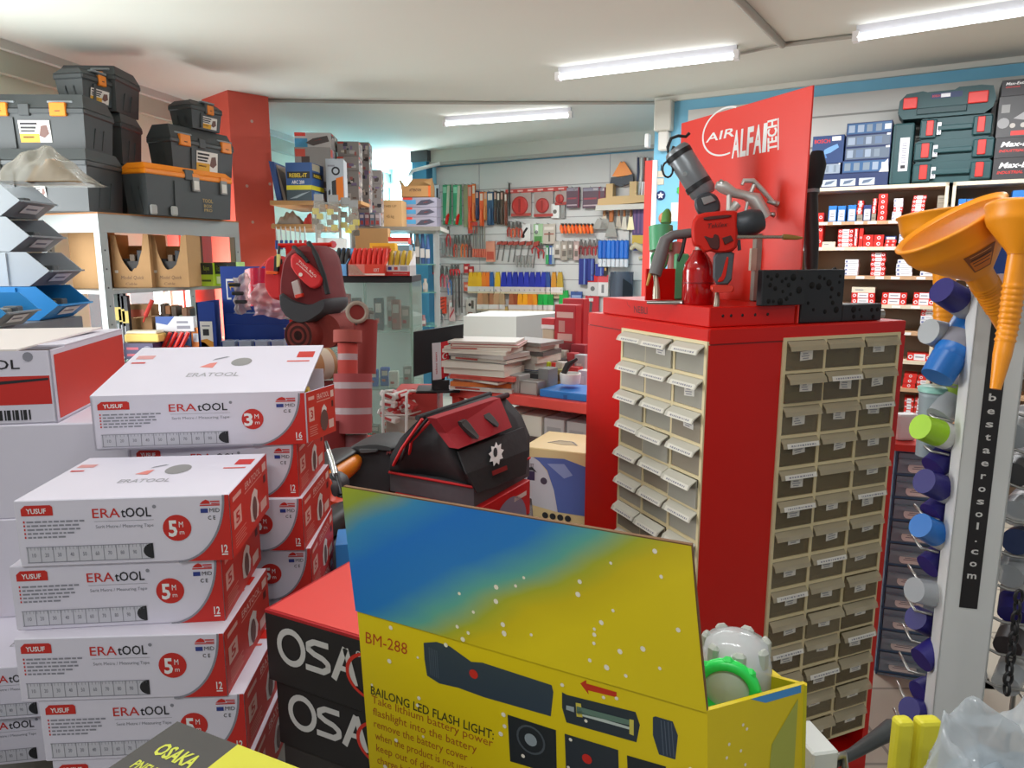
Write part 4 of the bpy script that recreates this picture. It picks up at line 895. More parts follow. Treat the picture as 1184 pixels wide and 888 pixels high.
# big case lying on top
a, c, z0, z1 = top_at(1038, 1150, 113, 152); zb = zt+3*h1+.0055; zz = zb+.16; w = c-a; h = zz-zb
t = thing('tool_case', 'largest dark teal tool case with two wide red latches, lying on top', 'tool case', RW.w(a, ST-.02, zb), RW.rz, TGC)
b = MB(); b.prism([(0, .04), (.03, 0), (w-.05, 0), (w-.012, .03), (w, .08), (w-.02, h-.01), (w-.08, h), (w*.62, h), (w*.58, h-.012), (w*.3, h-.012), (w*.25, h-.004), (.04, h-.012), (.005, h-.05)], .01, .24, CASE); b.box(w*.2, .0, h*.12, w*.72, .012, h*.36, CASED, .004); b.build('shell', t)
for x0, x1 in ((w*.05, w*.2), (w*.72, w*.92)):
    b = MB(); b.box(x0, -.004, h*.36, x1, .01, h*.78, LATCH, .006, 2); b.build('latch', t)['label'] = 'wide red latch'
b = MB(); f = b.front(w*.34, h*.66, w*.66, h*.86, .0095); f.rect(0, 0, 1, 1, NAVY).up(); f.rect(.32, .15, .62, .8, BWH); f.text('BOSCH', .04, .3, .4, LATCH, .25); b.build('label_plate', t)
a, c, z0, z1 = top_at(1030, 1054.5, 152, 213); t = thing('tool_case', 'dark teal tool case standing upright with a long white label', 'tool case', RW.w(a, ST-.03, zt), RW.rz, TGC)
b = MB(); w = c-a; h = .37; b.box(0, 0, 0, w, .23, h, CASE, .012, 2); b.box(w*.1, -.002, .0, w*.16, .002, h-.01, CASED); b.build('shell', t); b = MB(); f = b.front(w*.38, h*.22, w*.82, h*.76, -.0008); f.rect(0, 0, 1, 1, BWH).up(); f.rect(.25, .08, .75, .18, INK); [f.rect(.25, .25+.07*i, .75, .28+.07*i, GREYINK) for i in range(9)]; b.build('label_strip', t)
def print_box(x0, x1, za, zb, m, label, art, group, d=.22, tin=.03, y=190):
    a, _ = RW.px(x0, y, ST-tin); c, _ = RW.px(x1, y, ST-tin); w, h = c-a, zb-za
    b = MB(); b.box(0, 0, 0, w, d, h, m, .001); art(b.front(0, 0, w, h, -.0003), b); o = b.build('power_tool_box'); o.location = RW.w(a, ST-tin, za); o.rotation_euler = (0, 0, RW.rz); return tag(o, label, 'box', group)
PB = hexm('8e9cae', .5); PB2 = hexm('5d728e', .5); MIDB = hexm('335a84', .5)
def art_strip(bg, seed):
    def a(f, b):
        r = random.Random(seed); f.rect(.02, .08, .98, .92, bg).up(); x = .05
        for i in range(4): f.rect(x, .2, x+r.uniform(.12, .17), .8, r.choice((PB, PB2, hexm('74828f')))); x += .2
        f.rect(.84, .3, .98, .75, hexm('c4cbd0')) if seed % 2 else f.rect(.9, .85, .98, 1, WHITE)
    return a
GB = 'blue power tool boxes on the shelf top'
zz = [zt, zt+.085, zt+.165, zt+.245, zt+.32, zt+.395]
def art_low(f, b):
    for i in range(3): f.rect(.06+.27*i, .1, .28+.27*i, .62, hexm('b5bcc6')); f.up().poly([(.1+.27*i, .2), (.2+.27*i, .3), (.26+.27*i, .55), (.12+.27*i, .45)], hexm('5a6a80')); f.k = 1
print_box(947, 1028, zz[0], zz[1]-.001, NAVY, 'long navy box with photo prints at the bottom, on the shelf top', art_low, GB)
print_box(974, 1028, zz[1], zz[2]-.001, NAVY, 'blue box with a white torn sticker above the long navy box', lambda f, b: (art_strip(MIDB, 3)(f, b), f.up(), f.poly([(.8, .0), (1, .0), (.97, 1), (.9, .7)], hexm('dcdad6'))), GB)
print_box(976, 1028, zz[2], zz[3]-.001, NAVY, 'greyish blue box, third up in the blue box pile', art_strip(hexm('5b6878'), 4), GB)
print_box(976, 1028, zz[3], zz[4]-.001, NAVY, 'greyish blue box, fourth up in the blue box pile', art_strip(hexm('5a6778'), 6), GB)
print_box(976, 1028, zz[4], zz[5]-.001, NAVY, 'blue box with a white sticker on top of the pile', art_strip(MIDB, 7), GB)
print_box(950, 972, zz[1], zz[2]-.01, NAVY, 'small grey printed box left in the blue box pile', art_strip(hexm('8d9aa8'), 8), GB)
def art_bosch(f, b): f.text('BOSCH', .06, .74, .14, LATCH, .5, 'l', .02); f.up(); f.rect(.62, .8, .9, .95, WHITE); f.poly([(.35, .3), (.6, .38), (.85, .55), (.8, .68), (.55, .58), (.4, .5)], hexm('6f9cd0')); f.poly([(.3, .15), (.5, .2), (.45, .32), (.35, .3)], hexm('4f80bc'))
print_box(938, 974, zz[2]-.009, zz[4]+.01, hexm('27406e', .5), 'navy box with red lettering and a blue tool print beside the red panel', art_bosch, GB)
GK = 'black power tool boxes at the right edge'
def art_max(f, b): f.text('Max-Extra', .1, .55, .25, WHITE, .8, 'l', .03, .25); f.text('INDUSTRIAL', .08, .28, .13, LATCH, .45, 'l', .02, .2)
def art_grind(f, b): f.poly([(.3, .45), (.5, .6), (.95, .9), (1, .8), (.9, .55), (.5, .4)], hexm('9a9a9a')); f.up(); f.rect(.28, .04, 1, .15, LATCH); [f.ell(.3+.2*i, .28, .014, hexm('b5b0a8'), 12) for i in range(4)]; f.ell(.12, .35, .03, hexm('8f8f8f'), 12); f.rect(.06, .6, .22, .8, hexm('8a8a88'))
KM = mat('black_box_print', '39383a', .5)
print_box(1148, 1215, zt, zt+.125, KM, 'black box with white slanted lettering at the bottom right of the shelf top', art_max, GK, y=195)
print_box(1150, 1215, zt+.126, zt+.24, KM, 'black box with white slanted lettering, second up at the right', art_max, GK, y=175)
print_box(1153, 1215, zt+.241, zt+.47, hexm('4a4a4b', .5), 'black box printed with a grinder, third up at the right', art_grind, GK, y=140)
print_box(1158, 1215, zt+.471, zt+.56, KM, 'black box with small lettering on top of the grinder box', lambda f, b: f.text('Max-Extra', .08, .68, .18, WHITE, .45, 'l', .02, .2).text('GRINDER', .08, .5, .1, LATCH, .3), GK, y=105)
# ---- stickers and small charms on the blue wall end
def charm(px, py, r, label, art):
    a, z = RW.px(px, py, .004); b = MB(); b.X = Matrix.Translation(RW.w(a, .0012, z))@Matrix.Rotation(RW.rz, 4, 'Z')@Matrix.Rotation(R(90), 4, 'X'); art(b, r); solo('wall_charm', b, label, 'decoration', 'charms on the blue wall end')
def disc(m): return lambda b, r: b.lathe([(0, 0), (r, 0), (r, .006), (0, .006)], m, 18)
def star(b, r):
    b.lathe([(0, 0), (r, 0), (r, .006), (0, .006)], hexm('22356b'), 20); b.prism([((r*.75 if i % 2 == 0 else r*.35)*math.sin(i*math.pi/5), (r*.75 if i % 2 == 0 else r*.35)*math.cos(i*math.pi/5)) for i in range(10)], .006, .009, WHITE, 'z')
def dangle(b, r):
    for i in range(2): b.prism([(-r, -i*2.1*r), (r, -i*2.1*r), (r, r*1.8-i*2.1*r), (-r, r*1.8-i*2.1*r)], 0, .006, hexm('c9c2ae'), 'z')
    b.tube([(0, r*1.8, .003), (0, r*3.6, .003)], .003, INK, 5)
charm(764, 226, .036, 'round navy charm with a white star on the blue wall', star)
charm(764, 205, .026, 'two square cream tags dangling from a wire on the blue wall', dangle)
def flower(b, r):
    for i in range(5): a = i*1.2566; b.X = b.X; b.lathe([(0, 0)], GREEN, 3) if 0 else b.prism([(r*.6*math.cos(a)+r*.5*math.cos(k*.9), r*.6*math.sin(a)+r*.5*math.sin(k*.9)) for k in range(7)], i*.0012, .006+i*.0012, hexm('35b04a'), 'z')
charm(787, 220, .03, 'green flower charm beside the red panel edge', flower)
charm(768, 252, .045, 'orange and pink round sticker above the green sprayer', disc(hexm('d98a68')))
charm(783, 245, .05, 'pale square note on the blue wall behind the red panel', lambda b, r: b.prism([(-r, -r*1.4), (r, -r*1.4), (r, r*1.4), (-r, r*1.4)], 0, .003, hexm('d9d9d2'), 'z'))
# ---- stand of clear drawers between cabinet and rack
OW = Wall((1.0, 2.62), (math.cos(R(-18)), math.sin(R(-18))))
def op(x, y): return OW.px(x, y)
a0, z1 = op(1036, 521); a1, z0 = op(1018, 800)
sa = min(a0, a1); w = .34
t = thing('drawer_organizer', 'blue tower of clear drawers with oval white labels, right of the red cabinet', 'organizer', OW.w(sa, 0, 0), OW.rz)
ob = mat('blue_grey_organizer', '44688a', .5); b = MB(); zt_, zb_ = z1, z0
n = 11; dz = (zt_-zb_)/n
b.box(0, 0, zb_, .008, .2, zt_, ob); b.box(w-.008, 0, zb_, w, .2, zt_, ob); b.box(0, .19, zb_, w, .2, zt_, ob)
for i in range(n+1): b.box(0, 0, zb_+i*dz-.004, w, .2, zb_+i*dz+.004, ob)
b.build('frame', t)
OC = clear('organizer_clear', 'a4bccb', .6, .12)
for i in range(n):
    z = zb_+i*dz; d = MB(); d.box(.01, -.004, z+.006, w-.01, .0, z+dz-.006, OC); d.box(.01, -.022, z+dz*.66, w-.01, -.004, z+dz*.72, OC); d.box(.01, -.022, z+dz*.5, w-.01, -.019, z+dz*.72, OC); o = d.build('drawer', t)
    k = MB(); f = k.front(.042, z+dz*.12, .136, z+dz*.52, -.0055)
    f.poly([(.15+.15*math.cos(q)*1 if math.cos(q) < 0 else .85+.15*math.cos(q), .5+.5*math.sin(q)) for q in [j*math.pi/9+.1 for j in range(18)]], hexm('f2f2ee', .6)).up(); f.rect(.2, .58, .75, .66, GREYINK); f.rect(.15, .38, .85, .46, GREYINK); k.build('label', o)
    k = MB(); k.box(.014, .02, z+.006, w-.014, .17, z+dz*random.uniform(.3, .6), hexm(random.choice(('2a3a48', '3c4c58', '52626a', '4a4f58')), .6)); k.build('contents', o)
rd_ = mat('red_shelf', 'd13428', .5)
b = MB(); b.box(-.02, -.02, zt_+.004, w+.1, .24, zt_+.028, rd_); b.build('top_plate', t); b = MB(); b.box(-.02, -.05, zb_-.03, w+.1, .24, zb_-.004, rd_); b.build('base_plate', t)
b = MB(); b.box(.0, .02, 0, w+.06, .2, zb_-.03, hexm('b5aa9a', .6)); b.build('plinth', t)
for (x, y, hh, m, l) in ((1046, 508, .10, hexm('dfe0e0', .5), 'white plastic packet standing on the red plate above the clear drawers'), (1040, 503, .07, hexm('9fb2c4', .5), 'blue grey packet on the red plate above the clear drawers')):
    p = PN(x, 512, OW.q+OW.n*(-.06), OW.n); b = MB(); b.box(p.x-.04, p.y-.02+(.07 if x == 1040 else 0), zt_+.0285, p.x+.03, p.y+.02+(.07 if x == 1040 else 0), zt_+.0285+hh, m, .01, 2); solo('packet', b, l, 'packet')
# ---- spray can rack with the lettered post, funnels hanging at the top
PW = Wall((PD(1130, 400, 1.27).x, PD(1130, 400, 1.27).y), (math.cos(R(-14)), math.sin(R(-14))))
def pp(x, y): return PW.px(x, y)
t = thing('aerosol_rack', 'grey spray can rack with black lettered strip down its post, at the right', 'display rack', PW.w(0, 0, 0), PW.rz)
aL, zA = pp(1123, 420); aR, _ = pp(1185, 420); zT = pp(1130, 318)[1]; pw = aR-aL
a2, _ = pp(1070, 830)
PM = mat('grey_post_paint', 'e2e3e1', .5, noise=.03)
b = MB(); b.box(aL, 0, .02, aR, .004, zT, PM); b.box(aL, 0, .02, aL+.003, .05, zT, PM); b.box(aR-.003, 0, .02, aR, .05, zT, PM); b.build('post', t)
b = MB(); s0 = aL+pw*.29; s1 = aL+pw*.655; zb = pp(1100, 701)[1]; zt2 = pp(1140, 360)[1]
f = b.front(s0, zb, s1, zt2, -.0006); f.rect(0, 0, 1, 1, mat('black_strip', '221e1f', .5)).up()
txt = 'www.bestaerosol.com'
ys = [407, 427, 447, 462, 451, 0]
zc0 = pp(1142, 398)[1]; zc1 = pp(1112, 665)[1]
for i, ch in enumerate(txt):
    v = ((zc0+(zc1-zc0)*i/(len(txt)-1))-zb)/(zt2-zb); wch = {'w': .5, 'm': .5, '.': .12, 'l': .12, 't': .3, 'r': .28}.get(ch, .4); f.text(ch, .5, v-.008, .0245, hexm('dedbd8', .5), wch, 'c', .02)
b.build('lettered_strip', t)
b = MB(); b.box(aL-.11, .06, .02, aR+.14, .30, .05, PM); b.build('foot', t)
# sloping wires on both sides that carry the cans
WIRE = mat('wire_chrome', 'a8a6a2', .3, .8)
zL = [1.43-.0655*i for i in range(13)]
for i, z in enumerate(zL):
    b = MB(); b.tube([(aR+.0, .02, z-.02), (aR+.02, .01, z-.026), (aR+.105, .01, z-.03), (aR+.11, .02, z-.03), (aR+.11, .14, z-.03)], .0028, WIRE, 6); b.build('wire_loop', t)
    b = MB(); b.tube([(aL, .06, z-.05), (aL-.03, .06, z-.045), (aL-.03, .13, z-.045)], .0028, WIRE, 6); b.build('wire_hook', t)
b = MB(); b.tube([(aR+.11, .14, .05), (aR+.11, .14, 1.5)], .005, WIRE, 8); b.build('wire_upright', t)
PUR = mat('violet_cap', '261f70', .5); BLC = mat('sky_blue_cap', '2272c4', .35); LIME = mat('lime_cap', 'a6d81e', .4); CLC = clear('clear_cap', 'c4c8cc', .6, .2); GRC = hexm('a9adb0', .35); MINT = hexm('8fc4b6', .4)
BODY = [hexm(c, .35, metal=.0) for c in ('d5d3cf', 'b8b6b4', 'c9c4bc')]
def can(px, py, D, ang, cap, label, body, rad=.027, tilt=.25, clen=.045, blen=.10):
    """a lying spray can: cap centre at a point, axis turned in the picture plane by ang (0 = cap to the left), its bottom tilted away"""
    c = PN(px, py, PW.q-PW.n*D, PW.n); ax = Vector((math.cos(ang), tilt, math.sin(ang))).normalized()        # from the cap towards the bottom
    M_ = Matrix.Translation(c)@ax.to_track_quat('Z', 'Y').to_matrix().to_4x4()
    k = MB(); k.X = M_; k.lathe([(rad*.93, -clen*.5), (rad, clen*.5)], cap, 18)
    q = MB(); q.X = M_; q.lathe([(rad*.93, clen*.5), (rad*1.0, clen*.5+.006), (rad*1.02, clen*.5+.012), (rad*1.02, clen*.5+blen), (rad*.95, clen*.5+blen+.004), (0, clen*.5+blen+.004)], body, 18)
    s_ = MB(); s_.X = M_; s_.lathe([(rad*1.023, clen*.5+.02), (rad*1.023, clen*.5+.05)], GREYINK, 18)
    return multi('spray_can', [('body', q, None, [('print_band', s_)]), ('cap', k)], label, 'spray can', 'spray cans lying in the rack')
cans = [(1098, 341, -.45, PUR, 'spray can with violet cap, highest on the left of the post', hexm('9a9ca4', .4)), (1084, 386, -.25, GRC, 'spray can with pale grey cap pointing left, second from the top', GRC),
        (1090, 425, .95, BLC, 'bright blue spray can tilted under the grey capped one', BLC), (1094, 473, .75, CLC, 'spray can with clear cap above the lime one', hexm('8fae3a', .4)),
        (1074, 497, -.35, LIME, 'spray can with a lime green cap', hexm('d9d9d6', .4)), (1088, 533, .6, PUR, 'spray can with violet cap just under the lime one', hexm('cfcac2', .4)),
        (1078, 560, -.4, PUR, 'spray can with violet cap, seventh down left of the post', BODY[1]), (1086, 588, .5, PUR, 'spray can with violet cap right above the sky blue cap', BODY[0]),
        (1073, 612, -.5, BLC, 'spray can with sky blue cap half way down the post', BODY[2]), (1082, 648, .5, PUR, 'spray can with violet cap under the sky blue cap', BODY[0]),
        (1067, 684, -.3, CLC, 'spray can with clear cap low on the left of the post', hexm('a3a6aa', .4)), (1067, 718, -.5, PUR, 'spray can with violet cap beside the end of the black strip', BODY[2]),
        (1075, 757, .4, PUR, 'spray can with violet cap below the end of the black strip', BODY[1]), (1072, 797, .2, PUR, 'spray can with violet cap, second lowest left of the post', BODY[0]), (1060, 823, -.45, PUR, 'lowest spray can with violet cap above the yellow packets', BODY[1])]
for i, (x, y, a, cp, l, bd) in enumerate(cans): can(x, y, .085 if i % 2 else .045, a, cp, l, bd, .026 if i != 2 else .03)
rc = [(1176, 500, .3, GRC, 'pale can at the top right of the post'), (1175, 545, .2, hexm('4b4a4c', .4), 'dark can second down right of the post'), (1176, 590, .1, CLC, 'clear capped can third down right of the post'), (1178, 625, -.2, NAVY, 'navy capped can fourth down right of the post'),
      (1170, 660, .3, CLC, 'clear capped can fifth down right of the post'), (1172, 702, .75, PUR, 'can with square looking violet cap right of the post near the chain'), (1168, 742, .3, hexm('3a3234', .4), 'dark can second lowest right of the post'), (1166, 785, .3, CLC, 'lowest clear capped can right of the post')]
for x, y, a, cp, l in rc: can(x, y, .045, a, cp, l, BODY[1], .026, .9, .04, .06)
# grey canister with mint lid
c = PN(1081, 470, PW.q-PW.n*.12, PW.n); t = thing('plastic_canister', 'grey canister with a mint green lid left of the post', 'canister', (c.x, c.y, c.z-.03))
b = MB(); b.lathe([(.026, -.07), (.027, 0), (.03, .05), (.031, .06), (0, .06)], hexm('8f9ba0', .4), 20); b.build('body', t); b = MB(); b.at((0, 0, .06)); b.lathe([(.033, 0), (.033, .008), (.028, .011), (0, .011)], MINT, 20); b.build('lid', t)
# chain of black links
t = thing('chain', 'black metal chain hanging at the right edge of the picture', 'chain', PD(1178, 690, 1.12))
p0 = PD(1180, 690, 1.12)
for i in range(10):
    b = MB(); z = -i*.0175; a = (i % 2)*math.pi/2
    b.tube([(.006*math.cos(q)*math.cos(a)-.01*0, .006*math.cos(q)*math.sin(a), z+.011*math.sin(q)) for q in [k*2*math.pi/12 for k in range(13)]], .0026, BLACK, 6, False); b.build('link', t)
# funnels
FO = mat('orange_funnel', 'fa9c1e', .35, noise=.03)
FOI = mat('orange_funnel_inside', 'f9b23a', .4)
def funnel(rim, tip, D, r, label, dep, slen, bend=None, sticker=False, Dt=None):
    c = PD(*rim, D); e = PD(*tip, Dt or D); ax = (e-c); ax.normalize(); ax = (ax+Vector((0, dep, 0))).normalized()
    M_ = Matrix.Translation(c)@ax.to_track_quat('Z', 'Y').to_matrix().to_4x4()
    b = MB(); b.X = M_; L = r*1.15
    b.lathe([(r*.93, .004), (r*1.0, -.002), (r*1.05, 0), (r*1.05, .003), (r*1.0, .006), (r*.97, r*.35), (r*.9, r*.5), (r*.30, L), (r*.26, L+.004)], FO, 36); b.lathe([(r*.93, .004), (r*.93, r*.34), (r*.86, r*.5), (r*.24, L)], FO, 36)
    if sticker:
        n = M_.to_3x3(); k = Vector((EYEV-c)); k = (M_.inverted().to_3x3()@k); an = math.atan2(k.y, k.x)-.25
        pts = []
        f0 = lambda a, s_: Vector(((r*.9*(1-s_)+r*.3*s_+.0012)*math.cos(an+a), (r*.9*(1-s_)+r*.3*s_+.0012)*math.sin(an+a), r*.5*(1-s_)+L*s_))
        b.grid(lambda u, v: f0((u-.5)*.7, .08+.7*v), 8, 6, hexm('8a4a16', .5)); b.grid(lambda u, v: f0((u-.5)*.6, .35+.38*v)*1.003, 8, 4, hexm('d9791a', .5))
        for j in range(4): b.grid(lambda u, v: f0((u-.5)*.5, .16+.12*j+.03*v)*1.006, 6, 1, hexm('2a1a10', .5) if j else hexm('e0a060', .5))
    s_ = MB(); base = c+ax*(L-.005)
    if bend: pts = [base]+[PD(*q) for q in bend]
    else: pts = [base, base+ax*slen]
    # corrugated hose: rings along the path
    seg = []
    tot = sum((pts[i+1]-pts[i]).length for i in range(len(pts)-1)); n = 70; rr = []
    for i in range(n+1):
        d = tot*i/n; k = 0
        while k < len(pts)-2 and d > (pts[k+1]-pts[k]).length: d -= (pts[k+1]-pts[k]).length; k += 1
        seg.append(pts[k].lerp(pts[k+1], min(1, d/(pts[k+1]-pts[k]).length))); u = i/n
        rr.append(r*(.27-.06*u)+(.0016 if (i % 3 == 0 and .25 < u < .68) else 0)-(.004*max(0, (u-.75))/.25))
    s_.tube(seg, rr, FO, 14)
    return multi('funnel', [('cone', b), ('spout', s_)], label, 'funnel', 'orange funnels')
funnel((1097, 258), (1150, 338), 1.10, .078, 'large orange funnel in front with a printed sticker on its cone', .10, .1, [(1143, 335, 1.13), (1158, 362, 1.14), (1166, 385, 1.15)], True)
funnel((1090, 247), (1095, 330), 1.48, .082, 'orange funnel half hidden behind the front one', .06, .2, [(1092, 330, 1.5), (1091, 400, 1.51), (1088, 440, 1.51)])
funnel((1192, 243), (1172, 330), .98, .052, 'orange funnel cut by the right picture edge with long ribbed spout', .05, .15, [(1174, 320, .99), (1166, 375, 1.0), (1151, 450, 1.0)])
b = MB(); c = PD(1160, 292, 1.2); b.at((c.x, c.y, 0), PW.rz); b.box(-.035, 0, c.z-.035, .05, .004, c.z+.045, hexm('1f3f86', .5)); q = MB(); q.at((c.x, c.y, 0), PW.rz); q.box(-.035, 0, c.z-.075, .05, .004, c.z-.0355, hexm('c9a9a8', .5)); q.box(-.03, .001, zT-.02, -.02, .06, c.z-.03, PM); q.box(.02, .001, zT-.02, .03, .06, c.z-.03, PM)
multi('rack_header', [('blue_sign', b), ('pink_sign', q)], 'blue and pale pink header card between the orange funnels', 'sign')
# ================================================================ BACK WALL: PEGBOARD FULL OF HANGING TOOLS
BT = .03
def bp(x, y, t=BT): return BW.px(x, y, t)
def hang(name, label, cat, group, px, ytop, build, t=BT, plus=0):
    """a thing hung on the pegboard: its own frame has x right, y out of the wall (towards -y) and z up from its lower end"""
    s, z = bp(px, ytop, t); b = build
    w = BW.w(s, t+plus, z); 
    for k, p in enumerate(b):
        p[1].X
    th = thing(name, label, cat, w, BW.rz, group)
    for p in b:
        o = p[1].build(p[0], th)
        if len(p) > 2: o['label'] = p[2]
    return th
PXM = 8.35/FPX                                              # metres per picture pixel on the back wall, about
def M_(px): return px*PXM
HOOK = mat('hook_steel', '9b9c9a', .3, .7)
def hook(z=0, l=.07): b = MB(); b.tube([(0, .02, z), (0, -l, z), (0, -l-.005, z+.01)], .003, HOOK, 5); return b
def card(w, h, m, art=None, d=.008, y=-.02):
    b = MB(); b.box(-w/2, y-d, -h, w/2, y, 0, m); f = b.front(-w/2, -h, w/2, 0, y-d-.0005)
    if art: art(f, b)
    return b
def pos(x): return 'pegboard'
# -- top row -------------------------------------------------------------------------
def saw(k):
    c = card(M_(11), M_(43), mat('green_saw_card', '3f9e6c', .6), lambda f, b: (f.rect(.05, .80, .5, .95, hexm('8fc9a4')), f.rect(.1, .1, .3, .16, hexm('d9e6d6'))))
    bl = MB(); bl.prism([(-.01, -M_(36)), (.03, -M_(36)), (.05, -.01), (.015, -.01)], -.038, -.036, hexm('c7c2a8', .35, metal=.3))
    h = MB(); h.prism([(-.015, -M_(42)), (.01, -M_(43)), (.035, -M_(33)), (.03, -M_(31)), (.0, -M_(34))], -.05, -.03, RED)
    return [('card', c), ('blade', bl, 'pale steel blade'), ('handle', h, 'red handle'), ('hook', hook())]
hang('hand_saw', 'hand saw on a green card at the far left of the pegboard', 'saw', 'saws on green cards', 518, 214, saw(0)); hang('hand_saw', 'second hand saw on a green card beside the first', 'saw', 'saws on green cards', 530, 214, saw(1))
b = card(M_(6), M_(45), hexm('8f8d68', .6)); hang('saw_blade_pack', 'olive saw blade pack right of the green saw cards', 'saw', None, 540, 214, [('card', b), ('hook', hook())])
b = card(M_(6), M_(36), hexm('2b3c58', .6), lambda f, b: (f.rect(0, .62, 1, 1, hexm('c7ccd2')), f.up(), f.rect(.3, .5, .8, .9, hexm('3a3f4a')), f.rect(.2, .2, .6, .26, hexm('8fb0d0')))); hang('bow_saw_pack', 'white and blue package hanging on the teal column', 'packet', None, 507, 214, [('card', b), ('hook', hook())], .2)
tops = [(545, 214, 5, 48, 'd9542b', 'orange strip tool at the end of the saws'), (549.5, 213, 4, 40, 'e07a33', 'orange handled tool beside the first orange strip'), (553.5, 221, 4.5, 30, '38405c', 'navy and red tool card in the top row'), (558.5, 222, 5, 37, 'd8602e', 'orange cutter card in the top row'),
        (563, 222, 4, 30, 'cf8a4a', 'tan handled tool card in the top row'), (568.5, 222, 8, 35, '33506c', 'blue grey tool card in the top row'), (574.5, 221, 3, 34, '4a4238', 'first dark narrow tool in the top row'), (578, 222, 3.5, 34, '3a3836', 'second dark narrow tool in the top row'), (582, 221, 3.5, 35, '55473a', 'third dark narrow tool in the top row'), (586.5, 223, 3, 34, '7a4a38', 'brown narrow tool in the top row')]
for i, (x, y, w, h, c, l) in enumerate(tops):
    def art(f, b, i=i): f.rect(.15, .75, .85, .95, hexm(('c8a090', 'd9cfc0')[i % 2])); f.rect(.3, .08, .7, .5, hexm(('b03a2c', '2a2a2e', '8a6a50')[i % 3]))
    b = card(M_(w), M_(h), hexm(c, .55), art, .015); hd = MB(); hd.tube([(0, -.045, -M_(h)*.5), (0, -.05, -M_(h)*.8), (0, -.045, -M_(h)*.97)], [M_(w)*.25, M_(w)*.35, M_(w)*.25], hexm(c, .4), 8)
    hang('carded_tool', l, 'tool', 'carded tools in the top row', x, y, [('card', b), ('handle', hd), ('hook', hook())])
b = MB(); b.prism([(-.006, -M_(34)), (.006, -M_(34)), (.012, -M_(20)), (.006, 0), (-.006, 0)], -.05, -.035, hexm('4b4a46', .4, metal=.5)); hang('pry_bar', 'dark narrow bar hanging in front of the red rail', 'tool', None, 591, 212, [('bar', b), ('hook', hook())])
rd = MB(); a, z = bp(586, 222); c, _ = bp(657, 219); rd.X = Matrix.Translation(BW.q)@Matrix.Rotation(BW.rz, 4, 'Z'); rd.box(a, -.06, z-.02, c, -.03, z+.022, hexm('b8423c', .5))
for i in range(6): rd.front(a, z-.02, c, z+.022, -.0605).rect(.04+.165*i, .3, .13+.165*i, .7, hexm('e0b0a6'))
solo('header_rail', rd, 'red header rail over the round red tools of the top row', 'rail')
def disc_pack(r, w, h, wheel): 
    c = card(w, h, mat('clear_blister_card', 'a89890', .4)); d = MB(); d.at((-.01, -.03, -h*.55), 0, R(90)); d.lathe([(0, 0), (r, 0), (r, .012), (r*.8, .016), (0, .016)], hexm(wheel, .5), 20); d.at()
    e = MB(); e.at((-.01, -.047, -h*.55), 0, R(90), 0); e.box(-r*.1, -r*.7, 0, r*.1, r*.7, .004, hexm('8f2a26')); f = MB(); f.box(-w/2, -.034, -h, w/2, -.03, -h+.03, hexm('a8443c')); return [('card', c), ('disc', d, 'round red disc'), ('bar', e), ('strip', f), ('hook', hook())]
hang('red_disc_pack', 'largest round red disc in a clear pack, under the red rail', 'packet', 'round red disc packs', 604, 223, disc_pack(M_(9.5), M_(24), M_(24), 'b8322c')); hang('red_disc_pack', 'middle sized round red disc pack under the red rail', 'packet', 'round red disc packs', 630, 222, disc_pack(M_(7.5), M_(22), M_(25), 'ad3833')); hang('red_disc_pack', 'smallest round red disc pack right of the other two', 'packet', 'round red disc packs', 650, 221, disc_pack(M_(4.5), M_(13), M_(14), 'b03833'))
b = card(M_(9), M_(14), hexm('e2e0da', .5), lambda f, b: f.ell(.45, .45, .022, hexm('6a675f'), 14)); hang('white_blister_card', 'small white card with a dark round part below the disc packs', 'packet', None, 643.5, 236, [('card', b), ('hook', hook())])
b = card(M_(5), M_(14), hexm('8d8a84', .5)); hang('grey_blister_card', 'small grey card beside the white one below the disc packs', 'packet', None, 652, 236, [('card', b), ('hook', hook())])
for i, (x, w) in enumerate(((664.5, 14), (686, 19), (698, 7))):
    def art(f, b, i=i): f.rect(.03, .82, .9, .97, hexm('8a8490')); f.rect(.05, .1, .85, .16, hexm('b8a4a8')); f.rect(.08, .42, .8, .5, hexm('9c3d48')); f.rect(.9, 0, 1, 1, hexm('7d2438')); f.rect(.6, .84, .85, .96, hexm('ddd6d6'))
    b = card(M_(w), M_(20), hexm('5c4550', .5), art, .025); hang('bit_set', ('square maroon tool set left of the wide one', 'widest maroon tool set in the top row', 'narrow maroon tool set at the end of the row')[i], 'tool set', 'maroon tool sets', x, 217, [('case', b), ('hook', hook())])
# -- big trowels and wooden block at the right -----------------------------------------
y_ = MB(); y_.prism([(-M_(5), -M_(12)), (M_(12)*.9, -M_(10.5)), (M_(2), M_(2)), (-M_(2), M_(2)), (-M_(10), -M_(11))], -.05, -.03, ORANGE)
k_ = MB(); k_.prism([(-M_(12), -M_(19)), (0, -M_(21)), (M_(12), -M_(18)), (M_(11), -M_(10)), (0, -M_(13)), (-M_(11), -M_(12))], -.055, -.025, hexm('2f3840', .5))
hang('floor_scraper', 'orange and dark broom like scraper hanging above the wooden block', 'tool', None, 721.5, 190, [('handle', y_), ('blade', k_, 'dark blade'), ('hook', hook(.01))])
b = MB(); b.prism([(-M_(25), -M_(20)), (M_(25), -M_(17.5)), (M_(25), -M_(11)), (M_(15), -M_(11)), (M_(15), M_(2)), (M_(8), M_(2)), (M_(8), -M_(11)), (-M_(9), -M_(11)), (-M_(9), M_(1)), (-M_(16), M_(1)), (-M_(16), -M_(12)), (-M_(24), -M_(13))], -.11, -.03, hexm('c9a874', .6))
